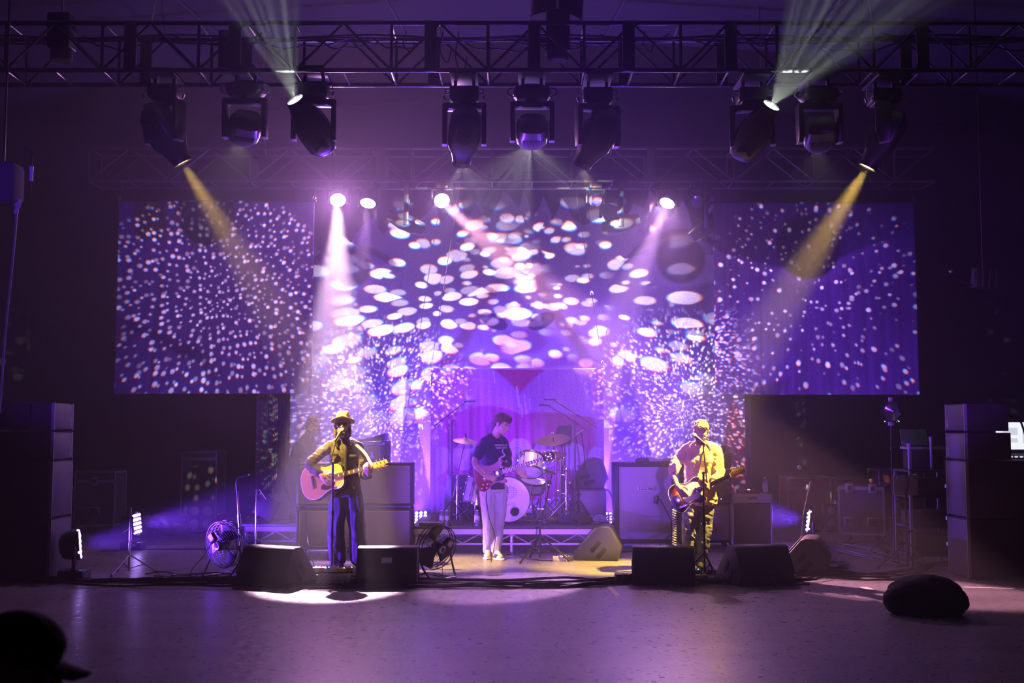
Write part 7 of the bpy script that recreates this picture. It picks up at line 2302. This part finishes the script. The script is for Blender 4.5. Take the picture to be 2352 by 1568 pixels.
# tech rack frame with shelves
x0 = P(2100, 1200, 13.6).x
t = thing('tech_rack', 'open metal rack full of dark devices beside the right speaker stack', 'rack', (x0 + .17, 13.7, 0))
for sx in (-1, 1):
    for sy in (-1, 1):
        MB().box((sx * .26, sy * .26, .55), (.03, .03, 1.10)).build('post', M('violet_alloy', (.45, .42, .5), .35, .7), t)
for k, z in enumerate((.12, .45, .80, 1.10)):
    MB().box((0, 0, z), (.54, .54, .025)).build('shelf', BLACKM, t)
for k, (z, h, w) in enumerate(((.135, .22, .42), (.465, .16, .46), (.815, .2, .44))):
    u = MB(); u.box((0, -.02, z + h / 2), (w, .42, h), bevel=.008); uo = u.build('device', CLOTH_D, t)
    MB().box((.16, -.235, z + h * .55), (.008, .006, .04)).build('display', emit('violet_display', (.3, .2, 1), .8), uo)
for k, (px_, py_, h_) in enumerate(((2072, 1050, .26), (2143, 1052, .34))):
    c = P(px_, py_, 13.55)
    t = thing('light_tube', ['pale upright tube on the rack, left of two', 'pale upright tube on the rack beside the speaker stack'][k], 'tube', (max(c.x, x0 - .04), 13.6, 1.1125 if k else 1.1125))
    MB().cyl((0, 0, 0), (0, 0, h_), .018, n=12).build('tube', M('lilac_plastic', (.5, .42, .7), .4), t)
    MB().cyl((0, 0, h_), (0, 0, h_ + .05), .024, n=12).build('cap', M('lilac_plastic'), t)
bx = thing('equipment_box', 'dark equipment box on top of the tech rack behind the tubes', 'box', (x0 + .2, 13.72, 1.1125))
MB().box((0, .1, .12), (.38, .3, .24), bevel=.01).build('box', CLOTH_D, bx)
MB().box((0, .08, .255), (.44, .36, .03), bevel=.006).build('lid', M('pale_edge'), bx)
bk = thing('laptop', 'open laptop with a dim screen on the equipment box', 'laptop', (x0 + .12, 13.75, 1.3825))
MB().box((0, 0, .01), (.32, .22, .018), bevel=.004).build('keyboard_base', BLACKM, bk)
MB().box((0, .13, .11), (.32, .014, .2), R3(-.25), bevel=.003).build('screen', M('dim_green_screen', (.04, .06, .05), .3, emit=(.12, .2, .25), estr=.03), bk)
# desk with a bright screen beyond the right stack
dsk = P(2330, 1040, 15.0)
t = thing('computer_desk', 'desk behind the right speaker stack holding a glowing monitor', 'desk', (dsk.x + .25, 15.2, 0))
MB().box((0, 0, 1.18), (1.1, .7, .04), bevel=.006).build('desk_top', BLACKM, t)
for sx in (-1, 1):
    for sy in (-1, 1):
        MB().box((sx * .5, sy * .3, .58), (.05, .05, 1.16)).build('leg', BLACKM, t)
sc_ = P(2330, 1006, 15.2)
mo = thing('monitor_screen', 'glowing white computer screen at the right picture edge', 'monitor', (sc_.x + .06, 15.25, 1.2))
MB().box((0, 0, .30), (.62, .03, .40), bevel=.006).build('bezel', BLACKM, mo)
MB().box((0, -.017, .30), (.58, .004, .36)).build('display', emit('white_screen', (.9, .93, 1), 1.1), mo)
for (x, z, w, h) in ((-.1, .36, .2, .1), (-.1, .24, .2, .06), (.14, .30, .16, .2)):
    MB().box((x, -.0195, z), (w, .001, h)).build('window_pane', emit('grey_screen', (.75, .78, .85), .9), mo)
MB().box((0, .0, .05), (.06, .04, .1)).box((0, 0, .006), (.24, .18, .012)).build('monitor_foot', BLACKM, mo)
kb = thing('mixing_console', 'small lit mixing console under the glowing screen', 'console', (sc_.x + .06, 15.02, 1.2))
MB().box((0, 0, .03), (.6, .22, .05), R3(.15), bevel=.006).build('console', CLOTH_D, kb)
for k in range(8):
    MB().box((-.24 + .068 * k, -.11, .03), (.045, .004, .02)).build('key_light', emit('white_keys', (.8, .85, 1), .8), kb)
# cables curling from the top of the right stack
lead('black cables curling out of the back of the top right speaker', [P(2318, 955, 12.45), P(2340, 962, 12.5), P(2352, 990, 12.5), P(2362, 1040, 12.5), P(2368, 1120, 12.5), Vector((P(2370, 1200, 12.5).x, 12.5, .012))], .012)
# hanging work lamp at right
c = P(2262, 640, 15.5)
t = thing('hanging_lamp', 'dim barred work lamp on an angled arm hanging in the dark at far right', 'lamp', (c.x, 15.5, c.z))
MB().box((0, 0, 0), (.34, .12, .28), R3(0, .08, 0), bevel=.01).build('housing', HOUSING, t)
for k in range(4):
    MB().box((-.14 + .09 * k, -.065, 0), (.02, .012, .25), R3(0, .08, 0)).build('bar', M('violet_alloy'), t)
MB().cyl((-.12, 0, -.12), (-.62, 0, .10), .012, n=8).build('arm', BLACKM, t)
MB().ball((-.46, 0, .1), .03, 10, 8).build('arm_joint', NICKEL, t)
MB().cyl((0, .05, .12), (0, .05, 8.0 - c.z), .012, n=8).build('drop_pipe', BLACKM, t)
# things hung at the far left
c = P(14, 440, 11.2)
t = thing('rigging_bundle', 'dark draped equipment with a rope tail hanging at the far left edge', 'rigging', (c.x, 11.4, c.z))
MB().box((-.12, 0, .12), (.34, .3, .42), bevel=.06).build('bag', M('dark_violet_cloth', (.05, .04, .09), .9), t)
MB().tube(spline([(0.02, 0, -.10), (.02, 0, -.3), (-.01, 0, -.8), (-.05, 0, -1.4), (-.08, 0, -2.2)], 5), .012, 6).build('rope', M('violet_alloy'), t)
MB().ball((.03, 0, -.08), (.035, .03, .06), 10, 8).ball((.02, 0, -.16), (.025, .025, .04), 10, 8).build('knot', M('pale_rope', (.4, .36, .5), .8), t)
MB().cyl((.16, 0, .26), (.16, 0, .15), .018, n=10).cyl((.16, 0, .30), (.16, 0, .26), .022, n=10).build('cable_plug', M('lilac_plastic'), t)
MB().tube(spline([(.16, 0, .30), (.15, 0, .42), (.08, 0, .5), (0, 0, .46)], 5), .008, 6).tube(spline([(.16, 0, .15), (.15, 0, .02), (.06, 0, -.1)], 5), .005, 6).build('cable', RUBBER, t)
MB().cyl((-.12, 0, .3), (-.12, 0, 7.9 - c.z), .01, n=6).build('drop_line', BLACKM, t)
# chain hoists above the front truss
for k, (px_, lab, h_, w_) in enumerate(((1281, 'black chain hoist hanging over the front truss right of the centre', .48, .26), (143, 'black chain hoist hanging over the front truss at far left', .40, .26))):
    c = P(px_, 60, 12.27)
    t = thing('chain_hoist', lab, 'hoist', (c.x, 12.27, tf.z - .05))
    b = MB(); b.box((0, 0, .30), (w_, .24, h_), bevel=.03); b.build('motor_body', BLACKM, t)
    MB().cyl((0, 0, .5), (0, 0, 7.95 - (tf.z - .05)), .012, n=8).build('chain', STEEL, t)
    MB().lathe([(.10, -.02), (.12, .0), (.12, .10), (.10, .12)], 20).build('chain_bag', DARKCLOTH, t)
c = P(1278, 30, 12.6)
du = MB(); du.cyl((c.x, 12.75, tf.z + .55), (c.x + .12, 12.75, 7.9), .30, n=20); duo = du.build('air_duct', DARKCLOTH)
tag(duo, 'black hanging cloth duct rising from the truss to the roof near the centre', 'duct')
# parcan hung on the truss right of the left fixtures
t, c = None, P(527, 118, 12.27)
pc = thing('truss_lamp', 'dark box lamp fixed upright inside the front truss at left', 'stage light', (c.x, 12.27, tf.z - .24))
MB().box((0, 0, .26), (.20, .22, .46), bevel=.02).build('housing', HOUSING, pc)
MB().box((0, -.115, .30), (.12, .012, .2)).build('front_plate', BLACKM, pc)
# roof seams
def seam(name, a, c):
    struct(MB().tube([a, c], 0.014, 5).build(name, M('seam_tape', (0.3, 0.28, 0.3), 0.8), smooth=0))
def roof_z(x):
    return 7.9 + 0.7 * (1 - abs(x) / RX)
for k, (xa, ya, xb, yb) in enumerate(((-2.6, 11.5, -1.6, 22.0), (2.4, 11.5, 1.4, 22.0), (-6.0, 11.5, -4.5, 22.0), (6.0, 11.5, 4.5, 22.0))):
    seam('trim_%d' % (k + 1), (xa, ya, roof_z(xa) - .05), (xb, yb, roof_z(xb) - .05))
# ---------------------------------------------------------------- haze
hm = bpy.data.materials.new('haze')
hm.use_nodes = True
hn = hm.node_tree
hn.nodes.remove(hn.nodes['Principled BSDF'])
vs = hn.nodes.new('ShaderNodeVolumeScatter')
vs.inputs['Color'].default_value = (1, 1, 1, 1)
vs.inputs['Density'].default_value = 0.0145
vs.inputs['Anisotropy'].default_value = 0.45
hn.links.new(vs.outputs[0], hn.nodes['Material Output'].inputs['Volume'])
hm.cycles.homogeneous_volume = True
hz = MB().box((0, 15.18, 3.93), (2 * RX - 0.1, 16.58, 7.86)).build('stage_haze', hm, smooth=0)
hz['kind'] = 'stuff'
hz['label'] = 'thin violet haze filling the air above the stage'
hz['category'] = 'haze'
for m_ in bpy.data.materials:
    if m_.use_nodes and 'Principled BSDF' in m_.node_tree.nodes and m_.node_tree.nodes['Principled BSDF'].inputs['Emission Strength'].default_value > 0 and not m_.get('lights_room'):
        m_.cycles.emission_sampling = 'NONE'
